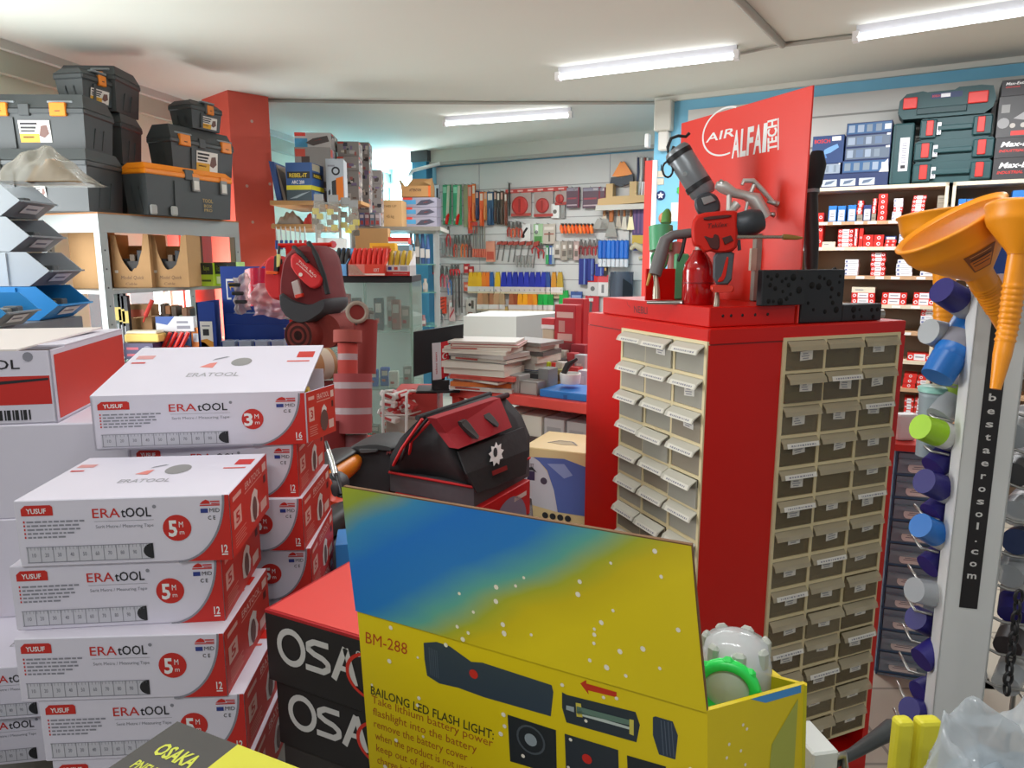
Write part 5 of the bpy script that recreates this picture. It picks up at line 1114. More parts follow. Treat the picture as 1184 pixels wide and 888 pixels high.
m = MB(); m.box(-M_(26), -.12, -M_(24), M_(25), -.06, -M_(19), hexm('c4bfb2', .4)); hang('wooden_float', 'large pale wooden float with two posts and a metal edge', 'float', None, 723.5, 214, [('body', b), ('edge', m, 'grey metal edge'), ('hook', hook())])
for i, (x, w, h, c, bl) in enumerate(((701.5, 8, 26, '9a6a3c', 'c0b4a0'), (709.5, 12, 32, 'b0652e', '8f8c84'), (718, 6, 26, '8f5a34', 'a59c8c'), (724.5, 6, 27, 'a5683a', 'b8b2a2'), (732, 7, 27, '8a5a38', 'd8cfa8'))):
    hb = MB(); hb.box(-M_(w)*.18, -.06, -M_(h)*.55, M_(w)*.18, -.035, 0, hexm(c, .6), .006); q = MB(); q.prism([(-M_(w)*.55, -M_(h)), (M_(w)*.55, -M_(h)), (M_(w)*.2, -M_(h)*.5), (-M_(w)*.2, -M_(h)*.5)], -.05, -.044, hexm(bl, .35, metal=.5))
    hang('scraper', ORD[i]+' of the wooden handled scrapers hanging under the wooden float', 'scraper', 'wooden handled scrapers', x, 233+(3 if i == 1 else 0), [('handle', hb), ('blade', q, 'steel blade'), ('hook', hook())])
for i, x in enumerate((736, 740.5, 745, 749)):
    b = card(M_(4.2), M_(41), hexm('4a3468', .5), lambda f, b: (f.rect(0, .16, 1, .36, hexm('c2a23a')), f.rect(0, 0, 1, .16, hexm('3a4a9a')), f.rect(.3, .4, .7, .95, hexm('6d4a78'))), .02); hang('roller_refill', ORD[i]+' of the violet and yellow sleeves at the right end of the pegboard', 'packet', 'violet and yellow sleeves', x, 240, [('sleeve', b), ('hook', hook())])
for i, x in enumerate((740, 744, 748, 751)):
    b = MB(); b.tube([(0, -.05, 0), (.005, -.05, -M_(14)), (-.012, -.05, -M_(34))], [.012, .014, .01], hexm(('3a4058', 'd8d4cc', '8a3a30', 'd2cec8')[i], .5), 8); q = MB(); q.tube([(-.012, -.05, -M_(22)), (-.02, -.05, -M_(36))], [.016, .012], WHITE, 8); hang('brush', ORD[i]+' of the brushes with white tips in the top right corner', 'brush', 'white tipped brushes', x, 183, [('handle', b), ('tip', q, 'white tip'), ('hook', hook())])
# -- second and third rows ---------------------------------------------------------------
def plier(c1, L, w=.035, jaw='6b6a66'):
    a = MB(); a.tube([(-.004, -.045, -L*.38), (-w*.55, -.045, -L*.6), (-w*.45, -.045, -L)], [.008, .010, .008], hexm(c1, .4), 8); d = MB(); d.tube([(.004, -.045, -L*.38), (w*.55, -.045, -L*.6), (w*.45, -.045, -L)], [.008, .010, .008], hexm(c1, .4), 8)
    j = MB(); j.prism([(-.014, -L*.42), (.014, -L*.42), (.016, -L*.25), (.006, 0), (-.006, 0), (-.016, -L*.25)], -.052, -.038, hexm(jaw, .35, metal=.6)); return [('handle', a), ('handle', d), ('jaws', j, 'steel jaws'), ('hook', hook())]
for i, (x, c) in enumerate(((591, 'a33a2a'), (595.5, 'c2542c'), (600, 'b84a2c'), (604, 'a8402a'))): hang('pliers', ORD[i]+' of the red handled pliers below the red rail', 'pliers', 'red handled pliers', x, 256+(i % 2), plier(c, M_(16)))
def wcard(x, y, w, h, col, art, name, l, grp=None, d=.012): return hang(name, l, 'packet', grp, x, y, [('card', card(M_(w), M_(h), hexm(col, .5), art, d)), ('hook', hook())])
wcard(609, 259, 12, 18, 'd8d6d0', lambda f, b: (f.poly([(.2, .2), (.5, .5), (.8, .75), (.6, .8), (.3, .55)], INK), f.ell(.3, .3, .02, INK, 10)), 'blister_card', 'white card with a black wrench like tool in the second row')
wcard(624, 259, 11, 21, '9dbb92', lambda f, b: (f.rect(.1, .1, .9, .4, hexm('4f8a4a')), f.rect(.2, .55, .5, .95, hexm('e0e2dc')), f.ell(.3, .6, .02, INK, 10)), 'blister_card', 'green and white card in the middle of the second row')
wcard(636.5, 259, 14, 20, 'bdb3a4', lambda f, b: (f.rect(.1, .7, .9, .85, hexm('d8cfc4')), f.rect(.45, .1, .6, .6, hexm('6d655a')), f.rect(.1, .45, .9, .52, hexm('9c5a4a'))), 'blister_card', 'beige card with small parts in the second row')
for i in range(9):
    x = 652+i*4.3; b = MB(); b.tube([(-.012, -.04, -.01), (.006, -.07, -.045), (.014, -.06, -M_(9))], [.012, .02, .015], hexm(('e8641e', 'dc5216', 'f07a2a')[i % 3], .5), 8); q = MB(); q.box(-.008, -.05, -.02, .012, -.03, .008, hexm('3a2a24', .6)); hang('orange_clamp', ORD[i]+' in the row of orange clamps', 'clamp', 'orange clamps', x, 259.5, [('jaw', b), ('head', q, 'dark head'), ('hook', hook())])
s_ = MB(); s_.prism([(-M_(9), -M_(10)), (M_(8), -M_(10)), (M_(8), -.01), (M_(3), 0), (-M_(4), 0)], -.05, -.045, hexm('9b9992', .35, metal=.5)); hang('trowel', 'flat steel trowel plate below the wooden handled scrapers', 'trowel', None, 697, 253, [('plate', s_), ('hook', hook())])
s_ = MB(); s_.prism([(-M_(13), -M_(14)), (M_(11), -M_(14)), (M_(11), -.01), (-M_(13), 0)], -.02, -.016, hexm('c6c4bc', .4)); hang('pale_board', 'pale blank card below the scrapers at the right', 'card', None, 716, 263, [('card', s_), ('hook', hook())])
# left cluster, second row
hang('shears', 'red handled shears left in the second row', 'shears', None, 521, 262, plier('b02a2a', M_(22), .05))
for i in range(3): wcard(514+i*4.5, 276, 4, 19, ('9b9a96', 'a8a6a2', '8f8d88')[i], lambda f, b: f.rect(.3, .1, .6, .8, hexm('6d6a66')), 'grey_tool_card', ORD[i]+' narrow grey card at the left end of the third row', 'narrow grey cards')
for i, (x, c) in enumerate(((529, 'c04a34'), (533, '8a7a6a'), (537.5, 'd8702e'), (541.5, 'c25a34'), (545.5, '5a3a32'))): hang('pliers', ORD[i]+' of the orange handled pliers at the left of the third row', 'pliers', 'orange handled pliers', x, 272, plier(c, M_(24), .04))
b = card(M_(12), M_(12), hexm('c04238', .5), lambda f, b: f.rect(.2, .3, .8, .6, hexm('e08a70'))); hang('red_pouch', 'red pouch below the orange strip tools', 'packet', None, 548, 257, [('card', b), ('hook', hook())])
for i in range(6):
    x = 550+i*2.6; b = MB(); b.box(-.006, -.05, -M_(24), .006, -.044, 0, hexm(('8f8a80', '77736c', '9c968a')[i % 3], .4, metal=.4)); q = MB(); q.box(-.010, -.055, -M_(33), .010, -.04, -M_(24), hexm('c8624a', .5)); hang('file', ORD[i]+' of the thin files with salmon handles', 'file', 'thin files', x, 262, [('blade', b), ('handle', q, 'salmon handle'), ('hook', hook())])
def pipe_wrench(L, w):
    h = MB(); h.prism([(-w*.3, -L), (w*.3, -L), (w*.35+.03, -L*.2), (w*.1+.03, -L*.15)], -.052, -.04, hexm('7d7b76', .4, metal=.5)); j = MB(); j.prism([(-.02+.02, -L*.2), (.045+.02, -L*.16), (.05+.02, 0), (-.01+.02, -.01)], -.06, -.035, hexm('9c4034', .5)); return [('handle', h), ('jaw', j, 'red jaw'), ('hook', hook())]
b = card(M_(11), M_(22), hexm('d08a70', .5), lambda f, b: f.rect(.1, .1, .9, .5, hexm('b8503c')), .02); hang('salmon_packet', 'salmon packet at the start of the third row of wrenches', 'packet', None, 569, 279, [('card', b), ('hook', hook())])
for i, (x, L) in enumerate(((577, 20), (583, 21), (590, 22), (596, 22), (603, 22), (611, 24), (619, 28))): hang('pipe_wrench', ORD[i]+' in the row of grey pipe wrenches, from the salmon packet', 'wrench', 'grey pipe wrenches', x, 279, pipe_wrench(M_(L), .02))
hang('red_clamp', 'red clamp with a dark bar after the pipe wrenches', 'clamp', None, 621, 280, plier('b02420', M_(12), .07)); hang('red_clamp', 'black and red clamp right of the red clamp', 'clamp', None, 628, 281, plier('a0201e', M_(16), .06))
for i, (x, c) in enumerate(((634, '3f9a5a'), (638, '3a5a9a'), (641, '8a9aa0'))): hang('screwdriver_pack', ('green', 'blue', 'grey')[i]+' narrow pack under the second row cards', 'packet', 'narrow coloured packs', x, 284, [('card', card(M_(3.2), M_(19), hexm(c, .5), lambda f, b: f.rect(.2, .5, .8, .9, hexm('d0d4d0')))), ('hook', hook())])
for i, (x, w, c) in enumerate(((646, 8, 'b8b0a4'), (654, 7, 'a09688'), (661, 6, '8a8278'), (668, 6, 'b59a92'))): wcard(x, 279, w, 17+2*(i % 2), c, lambda f, b: (f.rect(.2, .2, .8, .5, hexm('6a6258')), f.rect(.3, .6, .7, .8, hexm('d8d0c6'))), 'parts_card', ORD[i]+' of the beige parts cards in the third row', 'beige parts cards')
for i, (x, c) in enumerate(((674, '7a2a2a'), (679, '8a3030'), (684, '963434'), (689, 'a02c2c'), (693, 'b03030'))): hang('dark_red_pliers', ORD[i]+' of the dark red pliers left of the blue brushes', 'pliers', 'dark red pliers', x, 277+(i % 2), plier(c, M_(15), .035))
for i in range(5): hang('small_wrench', ORD[i]+' of the small grey wrenches below the pipe wrenches', 'wrench', 'small grey wrenches', 600+i*4, 296, [('shaft', (lambda q: (q.prism([(-.006, -M_(12)), (.006, -M_(12)), (.012, -.02), (.008, 0), (-.008, 0), (-.012, -.02)], -.05, -.04, hexm('a5a8a0', .35, metal=.5)), q)[1])(MB())), ('hook', hook())])
def brush(w, L, hc, bc='d8c9a4', fc='d2d0c8', fr=.45, br=.2):
    """paint brush hung by its handle: handle above, metal band, bristles below"""
    h = MB(); h.prism([(-w*.24, -.0), (w*.24, 0), (w*.36, -L*fr*.35), (w*.45, -L*fr), (-w*.45, -L*fr), (-w*.36, -L*fr*.35)], -.055, -.035, hexm(hc, .4)); f = MB(); f.box(-w*.46, -.06, -L*(fr+br), w*.46, -.03, -L*fr, hexm(fc, .3, metal=.4)); q = MB(); q.prism([(-w*.45, -L*(fr+br)), (-w*.42, -L), (w*.42, -L), (w*.45, -L*(fr+br))], -.057, -.033, hexm(bc, .8)); return [('handle', h), ('ferrule', f, 'metal band'), ('bristles', q), ('hook', hook())]
for i in range(7): hang('paint_brush', ORD[i]+' of the bright blue brushes at the right of the third row', 'brush', 'bright blue brushes', 697+i*5, 278, [('handle', (lambda q: (q.box(-M_(2.3), -.075, -M_(18), M_(2.3), -.035, 0, hexm(('2064bc', '1c58ae', '2a70c8')[i % 3], .4), .01), q)[1])(MB())), ('bristles', (lambda q: (q.box(-M_(2), -.065, -M_(26), M_(2), -.04, -M_(18), hexm('cfd3d6', .7), .004), q)[1])(MB()), 'white bristles'), ('hook', hook())])
b = MB(); b.tube([(-.09, -.06, -.02), (-.05, -.06, .02), (.0, -.06, 0), (.06, -.06, -.03), (.08, -.06, -.09), (.0, -.06, -.11)], [.02, .03, .035, .04, .03, .02], hexm('b8ad8e', .7), 8); hang('wire_brush', 'khaki coiled brush between the blue brushes and the red strip', 'brush', None, 742, 286, [('body', b), ('hook', hook())])
# -- brushes, fourth and fifth rows -----------------------------------------------------------
r4 = [(547, 'd9a916', 8), (552, 'd6a414', 8), (557, 'dcae1c', 8), (562, 'e07a1e', 7), (566.5, 'dd6d1a', 7), (571, '2b5a96', 6), (578, 'd2ab22', 8)]+[(585+i*6.6, ('22309a', '26349e', '1e2c8e')[i % 3], 8) for i in range(8)]+[(636, '2a4a86', 7), (643, 'c98a2a', 7), (650, 'b8962e', 8)]
nm = {}
for i, (x, c, w) in enumerate(r4):
    cn = 'yellow' if i in (0, 1, 2, 6) else 'orange' if i in (3, 4) else 'royal blue' if 7 <= i <= 14 else ['steel blue', 'slate blue', 'amber', 'olive yellow'][(0 if i == 5 else i-14)]
    nm[cn] = nm.get(cn, 0)+1
    hang('paint_brush', '%s %s handled paint brush from the left, upper brush row' % (ORD[nm[cn]-1], cn), 'brush', 'paint brushes in the upper row', x, 314.5, brush(M_(w), M_(23), c, 'cbbf9e', 'dddbd4', .68, .24))
r5 = [(558, 'b07a54', 9), (564, '9c7450', 9), (571, 'a06a48', 7), (577, 'b08a64', 10), (583, 'a88a68', 9), (594, 'a05a38', 7), (599, '8f4428', 6), (604, 'e0961c', 7), (610, 'e89c1c', 7), (616, 'd87c1e', 8), (621, 'dc8c1c', 7), (628, '17a040', 8), (633.5, '1cae48', 8), (639, '15963a', 8), (652, '1aa544', 7), (657, '18a042', 7)]
nm = {}
for i, (x, c, w) in enumerate(r5):
    cn = 'tan' if i < 5 else 'brown' if i < 7 else 'orange' if i < 11 else 'green'; nm[cn] = nm.get(cn, 0)+1
    hang('paint_brush', '%s %s handled paint brush from the left, lower brush row' % (ORD[nm[cn]-1], cn), 'brush', 'paint brushes in the lower row', x, 335.5, brush(M_(w), M_(22), c, 'cbb99a', 'e2e0da', .70, .22))
hang('paint_brush', 'single small paint brush hanging low over the white counter box', 'brush', None, 588, 354, brush(M_(5), M_(14), 'b89a5a', 'c8ab70', 'cfc8b0'))
wcard(647, 326, 12, 17, 'c2b290', lambda f, b: f.rect(.2, .2, .8, .7, hexm('a8966e')), 'card_packet', 'tan card hanging between the green brushes')
wcard(668, 337, 13, 9, '3a558e', lambda f, b: f.rect(.1, .3, .9, .6, hexm('8aa0c4')), 'blue_packet', 'small blue packet right of the green brushes')
for i, (x, w, h, c) in enumerate(((676, 9, 26, '1f2c78'), (685, 7, 22, '22307e'), (695, 9, 12, '26368a'))): hang('blue_tool_pack', ('long navy pack leaning left', 'narrow navy pack', 'short wide navy pack')[i]+' under the bright blue brushes', 'packet', 'navy packs', x, 299+(6 if i == 2 else 0), [('card', card(M_(w), M_(h), hexm(c, .5), lambda f, b: f.rect(.6, 0, .75, 1, hexm('6a86b8')), .02)), ('hook', hook())])
hang('caulk_knife', 'thin black and cream tool right of the navy packs', 'tool', None, 702, 303, [('body', card(M_(3), M_(14), hexm('2a2420', .5), lambda f, b: f.rect(.2, .4, .8, .6, hexm('c8a25a')), .02)), ('hook', hook())])
# lower left cluster of tools
for i, (x, y, c, L) in enumerate(((503.5, 306, 'c02028', 22), (508, 305, 'a8242c', 24), (514, 307, 'b82c34', 24), (519, 308, 'c87a84', 24), (522.5, 312, '4a7ab8', 28))): hang('pliers', ORD[i]+' of the long handled pliers at the lower left of the pegboard', 'pliers', 'long handled pliers', x, y, plier(c, M_(L), .05))
for i, x in enumerate((525, 528.5, 532)): hang('snips', ORD[i]+' of the bright red cutters at the lower left', 'cutters', 'bright red cutters', x, 306, plier('cc1f24', M_(12), .04))
for i, x in enumerate((526, 529.5, 533.5, 536.5)): 
    b = MB(); b.tube([(0, -.05, 0), (0, -.05, -M_(38+6*(i % 2)))], .009, hexm(('5a5650', '6d6a64', '3f3d3a', '75706a')[i], .4, metal=.4), 7); hang('long_bar', ORD[i]+' of the long grey bars at the lower left', 'bar', 'long grey bars', x, 316, [('shaft', b), ('hook', hook())])
for i, (x, y, c) in enumerate(((541, 305, 'b8242a'), (546, 308, 'a8282c'), (541, 326, 'd0604c'))): wcard(x, y, 7, 10, c, lambda f, b: f.rect(.2, .4, .8, .7, hexm('e0b0a0')), 'red_card', ('upper left', 'upper right', 'lower')[i]+' small red card left of the yellow brushes', 'small red cards')
hang('glove_card', 'orange red striped pack low at the left of the pegboard', 'packet', None, 512.5, 343, [('card', card(M_(12), M_(19), hexm('d8482c', .6), lambda f, b: [f.poly([(.05, .1+.2*i), (.95, .3+.2*i), (.95, .36+.2*i), (.05, .16+.2*i)], hexm('7a2a22')) for i in range(4)], .03)), ('hook', hook())])
hang('pliers', 'grey handled pliers under the orange red striped pack', 'pliers', None, 513, 357, plier('9a9a96', M_(15), .05))
wcard(524, 347, 8, 24, 'cdb0ac', lambda f, b: (f.poly([(.1, .1), (.9, .5), (.9, .65), (.1, .25)], hexm('b03a40')), f.rect(.2, .7, .8, .9, hexm('d8d4d0'))), 'pink_card', 'pink and white card low beside the striped pack'); wcard(531, 344, 5, 20, 'a8a4a0', None, 'grey_card', 'narrow grey card left of the valve card'); wcard(546, 344, 13, 20, 'b3aca2', lambda f, b: (f.ell(.4, .6, .02, INK, 10), f.rect(.55, .4, .8, .85, hexm('4a463c')), f.rect(.2, .1, .7, .2, hexm('7a4a40'))), 'valve_card', 'beige card with dark fittings low beside the brushes')
# things hung right of the white box, before the red cabinet
wcard(687, 318, 11, 21, 'c8c4c0', lambda f, b: (f.rect(0, .66, 1, 1, hexm('c8242c')), f.ell(.5, .35, .025, hexm('6a6a68'), 10)), 'padlock_card', 'red topped card with a grey part, left one of two', 'red topped cards'); wcard(699, 318, 11, 21, 'd8d6d2', lambda f, b: (f.rect(0, .66, 1, 1, hexm('d04a50')), f.rect(.35, .15, .6, .55, hexm('7a7a7a'))), 'padlock_card', 'red topped card with a grey part, right one of two', 'red topped cards')
wcard(686, 342, 15, 22, 'b82430', lambda f, b: (f.poly([(.3, .1), (.5, .15), (.55, .7), (.35, .75)], hexm('4a4a4a')), f.rect(.25, .75, .6, .9, hexm('c8c8c4'))), 'red_tool_card', 'red card with a dark tool beside the red cabinet')
b = MB(); s, z = bp(718, 352, .12); b.X = Matrix.Translation(BW.w(s, .12, z+.02))@Matrix.Rotation(BW.rz, 4, 'Z')
b.grid(lambda u, v: ((-.12+.24*u)*(1-.3*v*v), -.12*math.sin(u*math.pi)*(1-.5*v), .34*v-.34*v*v*.08+(.0 if v < .98 else -.01)), 14, 8, hexm('48505c', .8)); q = MB(); q.X = b.X; q.grid(lambda u, v: (.06+.07*u, -.12*(1-u*.6), .04+.20*v*(1-.3*u)), 6, 6, hexm('22262c', .8)); 
b.X = b.X; b.box(-.12, -.01, .0, .12, .005, .3, hexm('3a414c', .8)); multi('work_cap', [('crown', b), ('lining', q)], 'dark grey cloth hood hanging behind the red stand', 'cap')
# floor hidden counters under the pegboard: a white box counter
a, z1 = PN(535, 366, BW.q+BW.n*.95, BW.n), 0
WB = Wall((PD(597, 372, 5.6).x, PD(597, 372, 5.6).y), (math.cos(R(8)), math.sin(R(8))))
zt = PD(597, 366, 5.6).z; 
b = MB(); b.X = Matrix.Translation(WB.q)@Matrix.Rotation(R(-6), 4, 'Z'); wb = 5.6/FPX
b.box(-62*wb, 0, 0, 0, .02, zt, hexm('bfc0ba', .5)); b.box(-62*wb, 0.02, zt-.02, 0, .30, zt, hexm('c6c7c1', .5)); b.box(-62*wb, .02, 0, -61*wb, .30, zt, hexm('c8c8c2', .5)); q = MB(); q.X = b.X
q.hexa([(0, 0, 0), (.5, .62, 0), (.48, .64, 0), (-.02, .02, 0)], [(0, 0, zt), (.5, .62, zt), (.48, .64, zt), (-.02, .02, zt)], hexm('9d9d99', .5)); q.hexa([(-.02, .02, zt-.02), (.48, .64, zt-.02), (-.3, .64, zt-.02), (-62*wb, .02, zt-.02)], [(-.02, .02, zt-.001), (.48, .64, zt-.001), (-.3, .64, zt-.001), (-62*wb, .02, zt-.001)], hexm('c6c7c1', .5))  # white side panel given a grey that paints its shade
multi('counter_cabinet', [('front', b), ('side', q, 'white side panel coloured as shaded')], 'plain white cabinet with shade toned side behind the catalogue pile', 'cabinet')
# ================================================================ LEFT SIDE: GREY SHELF WITH TOOLBOXES, BINS
def fb(x0, x1, y0, y1, D, yaw=0):
    """front face of an upright box seen between two picture columns at a given depth: corner, width, height"""
    p = PD(x0, y1, D); u1 = (x1-592)/FPX; c, s = math.cos(yaw), math.sin(yaw)
    w = (u1*D-p.x)/(c-u1*s*CP); v0 = (y0-444)/FPX; dz = -p.y*(v0*CP+SP)/(CP-v0*SP); return p, w, EYE+dz-p.z
def cbox(name, x0, x1, y0, y1, D, dep, m, label, cat='box', group=None, yaw=0, art=None, side=None, top=None, zs=None, bev=.001):
    """printed carton; zs sets its bottom on a support level"""
    p, w, h = fb(x0, x1, y0, y1, D, yaw)
    if zs is not None: h = max(.01, h+p.z-zs); p.z = zs
    b = MB(); b.box(0, 0, 0, w, dep, h, m, bev); 
    if art: art(b.front(.0, 0, w, h, -.0004), b)
    if side: side(b.rightf(0, 0, dep, h, w+.0004), b)
    if top: top(b.topf(0, 0, w, dep, h+.0004), b)
    o = b.build(name); o.location = p; o.rotation_euler = (0, 0, yaw); return tag(o, label, cat, group)
A_ = Vector((-2.197, 3.899, 0)); B_ = Vector((-1.814, 4.856, 0)); SWd = (B_-A_).normalized(); SW = Wall((A_.x, A_.y), (SWd.x, SWd.y)); SL = (B_-A_).length
ZT = 1.80
t = thing('storage_shelf', 'grey metal storage shelf carrying the black toolboxes on the left', 'shelf', (A_.x, A_.y, 0), SW.rz)
for (x, y) in ((0, 0), (SL-.04, 0), (0, .42), (SL-.04, .42)):
    b = MB(); b.box(x, y, 0, x+.045, y+.004, ZT-.01, GALV); b.box(x, y, 0, x+.004, y+.045, ZT-.01, GALV)
    for i in range(14): b.at((x+.022, y-.0006, .3+i*.1), 0, R(90)); b.lathe([(.005, 0), (.005, .0005), (0, .0005)], DKGREY, 8); b.at()
    b.build('post', t)
WD = mat('shelf_deck_edge', 'a9764a', .7)
for z, nm in ((ZT, 'deck'), (1.385, 'deck'), (1.0, 'deck')):
    b = MB(); 
    if z == ZT: b.box(-.005, -.003, z-.105, SL, .0, z-.008, GALV); b.box(-.003, .0, z-.105, .0, .46, z-.008, GALV); b.box(-.006, -.006, z-.008, SL+.006, .47, z, WD)
    elif z > 1.2: b.box(.005, .006, z-.02, SL, .46, z, GALV)
    else: b.box(-.0, -.03, z-.008, SL+.2, .44, z, clear('shelf_glass', '8fc4ae', .5, .05)); b.box(.005, .05, z-.03, SL, .06, z-.0081, GALV)
    b.build(nm, t)
TB = CHAR; OL = mat('orange_latch', 'f28a1c', .45)
TBG = 'black toolboxes on the grey shelf'
def sticker(f, b): f.rect(0, 0, 1, 1, mat('label_white', 'e6e2da', .5)); f.up(); f.rect(0, 0, .62, .4, hexm('e0a81c')); f.rect(.05, .62, .55, .72, INK); f.rect(.05, .48, .5, .56, INK); f.rect(.05, .8, .6, .9, INK); f.poly([(.62, .3), (.78, .2), (.95, .4), (.9, .8), (.7, .75)], hexm('6f4a40')); f.rect(.1, .2, .45, .28, hexm('7a4a10'))
def toolbox(loc, yaw, w, d, h, label, latches=(.2, .75), lid=.3, lidc=None, stick=None, metal=False, handle=True):
    t = thing('toolbox', label, 'toolbox', loc, yaw, TBG); lh = h*(1-lid); tp = .018
    b = MB(); b.hexa([(tp, tp, 0), (w-tp, tp, 0), (w-tp, d-tp, 0), (tp, d-tp, 0)], [(.006, .006, lh), (w-.006, .006, lh), (w-.006, d-.006, lh), (.006, d-.006, lh)], TB)
    b.hexa([(w*.30, tp*.4, .01), (w*.36, tp*.4, .01), (w*.36, .02, .01), (w*.30, .02, .01)], [(w*.30, -.0, lh*.9), (w*.36, 0, lh*.9), (w*.36, .02, lh*.9), (w*.30, .02, lh*.9)], TB)
    for k in range(2):                                         # moulded arches on the near end
        x = d*(.30+.28*k); b.hexa([(tp-.004, x, .02), (.012+.02, x, .02), (.032, x+d*.16, .02), (tp-.004, x+d*.16, .02)], [(.004, x+.02, lh*.7), (.02, x+.02, lh*.7), (.02, x+d*.16-.02, lh*.7), (.004, x+d*.16-.02, lh*.7)], TB)
        b.hexa([(w-.032, x, .02), (w-tp+.004, x, .02), (w-tp+.004, x+d*.16, .02), (w-.032, x+d*.16, .02)], [(w-.02, x+.02, lh*.7), (w-.004, x+.02, lh*.7), (w-.004, x+d*.16-.02, lh*.7), (w-.02, x+d*.16-.02, lh*.7)], TB)
    b.build('body', t)
    b = MB(); lm = lidc or TB
    b.box(-.002, -.002, lh, w+.002, d+.002, lh+.03, lm, .006); b.hexa([(0, 0, lh+.03), (w, 0, lh+.03), (w, d, lh+.03), (0, d, lh+.03)], [(.02, .035, h), (w-.02, .035, h), (w-.02, d-.035, h), (.02, d-.035, h)], lm)
    b.box(w*.42, -.006, lh-.01, w*.52, .02, lh+.05, TB, .004); b.build('lid', t)
    for x in latches:
        b = MB(); q = .085 if w > .45 else .055
        if metal: b.box(w*x, -.008, lh-.07, w*x+.05, .004, lh+.012, hexm('8f8d88', .4)); b.box(w*x+.006, -.0095, lh-.062, w*x+.044, -.006, lh-.01, hexm('d6d2c8', .4)); b.box(w*x, -.008, lh+.01, w*x+.05, .004, lh+.03, OL)
        else: b.box(w*x, -.010, lh-.012, w*x+q, .012, lh+.055*(1 if w > .45 else .8), OL, .004); b.box(w*x+q*.35, -.0115, lh+.01, w*x+q*.65, -.009, lh+.014, INK)
        b.build('latch', t)['label'] = 'metal latch' if metal else 'orange latch'
        if not metal: b = MB(); b.box(w*x-.02, .01, lh+.055, w*x+q+.03, .05, lh+.068, GREY, .004); b.build('latch_seat', t)
    if stick:
        b = MB(); x0, x1, z0, z1 = stick; b.X = Matrix.Identity(4); f = Face(b, (w*x0, tp-.012*z0-.002, lh*z0), (w*x1, tp-.012*z0-.002, lh*z0), (w*x1, .006+.0-.0035, lh*z1), (w*x0, .006-.0035, lh*z1)); sticker(f, b); b.build('sticker', t)
    if handle: b = MB(); b.tube([(w*.3, d*.5, h-.004), (w*.33, d*.5, h+.012), (w*.67, d*.5, h+.012), (w*.7, d*.5, h-.004)], .009, BLACK, 8); b.build('handle', t)
    return t
def corner(px, py, z): p = PZ(px, py, z); return p
# front stack, facing the viewer: two large boxes, a small one on top
zb = ZT+.001; p = PD(105, 243, 3.72); w1 = .60
toolbox((p.x-w1, p.y, zb), R(0), w1, .36, .315, 'big black toolbox at the bottom of the front stack, with two metal latches', (.18, .66), .28, None, (.52, .62, .3, .55), True, False)
z2 = zb+.317; p2 = PD(100, 175, 3.76); toolbox((p2.x-.58, p2.y, z2), R(1), .58, .30, .285, 'big black toolbox with two square orange latches and a yellow white sticker', (.18, .70), .36, None, (.4, .68, .22, .82), False, False)
z3 = z2+.287; p3 = PD(97, 112, 3.88); toolbox((p3.x, p3.y, z3), R(78), .27, .185, .17, 'small black toolbox on top of the front stack, near the ceiling', (.42,), .35, None, (.22, .72, .08, .7), False, True)
# middle stack
pm = PD(140, 178, 4.12)
toolbox((pm.x-.30, pm.y+.02, zb), R(2), .30, .20, .30, 'black toolbox hidden low in the middle stack', (.3,), .3, None, None, False, False)
toolbox((pm.x-.30, pm.y+.02, zb+.301), R(2), .30, .26, .285, 'black toolbox in the middle stack seen from its plain end', (.3,), .3, None, None, False, False)
toolbox((pm.x-.32, pm.y+.0, zb+.588), R(2), .32, .30, .25, 'topmost black toolbox of the middle stack touching the ceiling shadow', (.62,), .34, None, None, False, False)
# right stack, facing the aisle
rz = math.radians(68.2); d_ = Vector((math.cos(rz), math.sin(rz), 0))
p = PZ(172, 247.5, zb)+d_*.0; p.z = zb
t1 = toolbox((p.x, p.y, zb), rz, .66, .19, .285, 'black toolbox with a bright orange lid at the bottom of the aisle stack', (.50, .84), .22, ORANGE, None, True, False)
for x in (.02, .24): 
    b = MB(); b.box(.66*x, -.006, .0, .66*x+.05, .01, .055, hexm('a7a7a2', .5), .008); b.build('foot_guard', t1)['label'] = 'pale grey foot'
b = MB(); f = b.front(.66*.62, .03, .66*.76, .12, .008); f.text('TOOL', .0, .7, .25, hexm('b89a5a'), .9); f.text('BOX', .1, .38, .2, hexm('b89a5a'), .7); f.text('PRO', .1, .1, .2, hexm('b89a5a'), .7); b.build('print', t1)
p = PD(200, 192, 4.32); z2 = zb+.287
toolbox((p.x+.0, p.y, z2), rz, .52, .20, .27, 'black toolbox with two orange latches and sticker on the orange lidded one', (.12, .78), .40, None, (.38, .72, .12, .85))
p = PD(222, 137, 4.42); toolbox((p.x, p.y, z2+.272), rz, .26, .19, .165, 'small black toolbox with one orange latch on top of the aisle stack', (.48,), .35, None, (.34, .82, .1, .75))
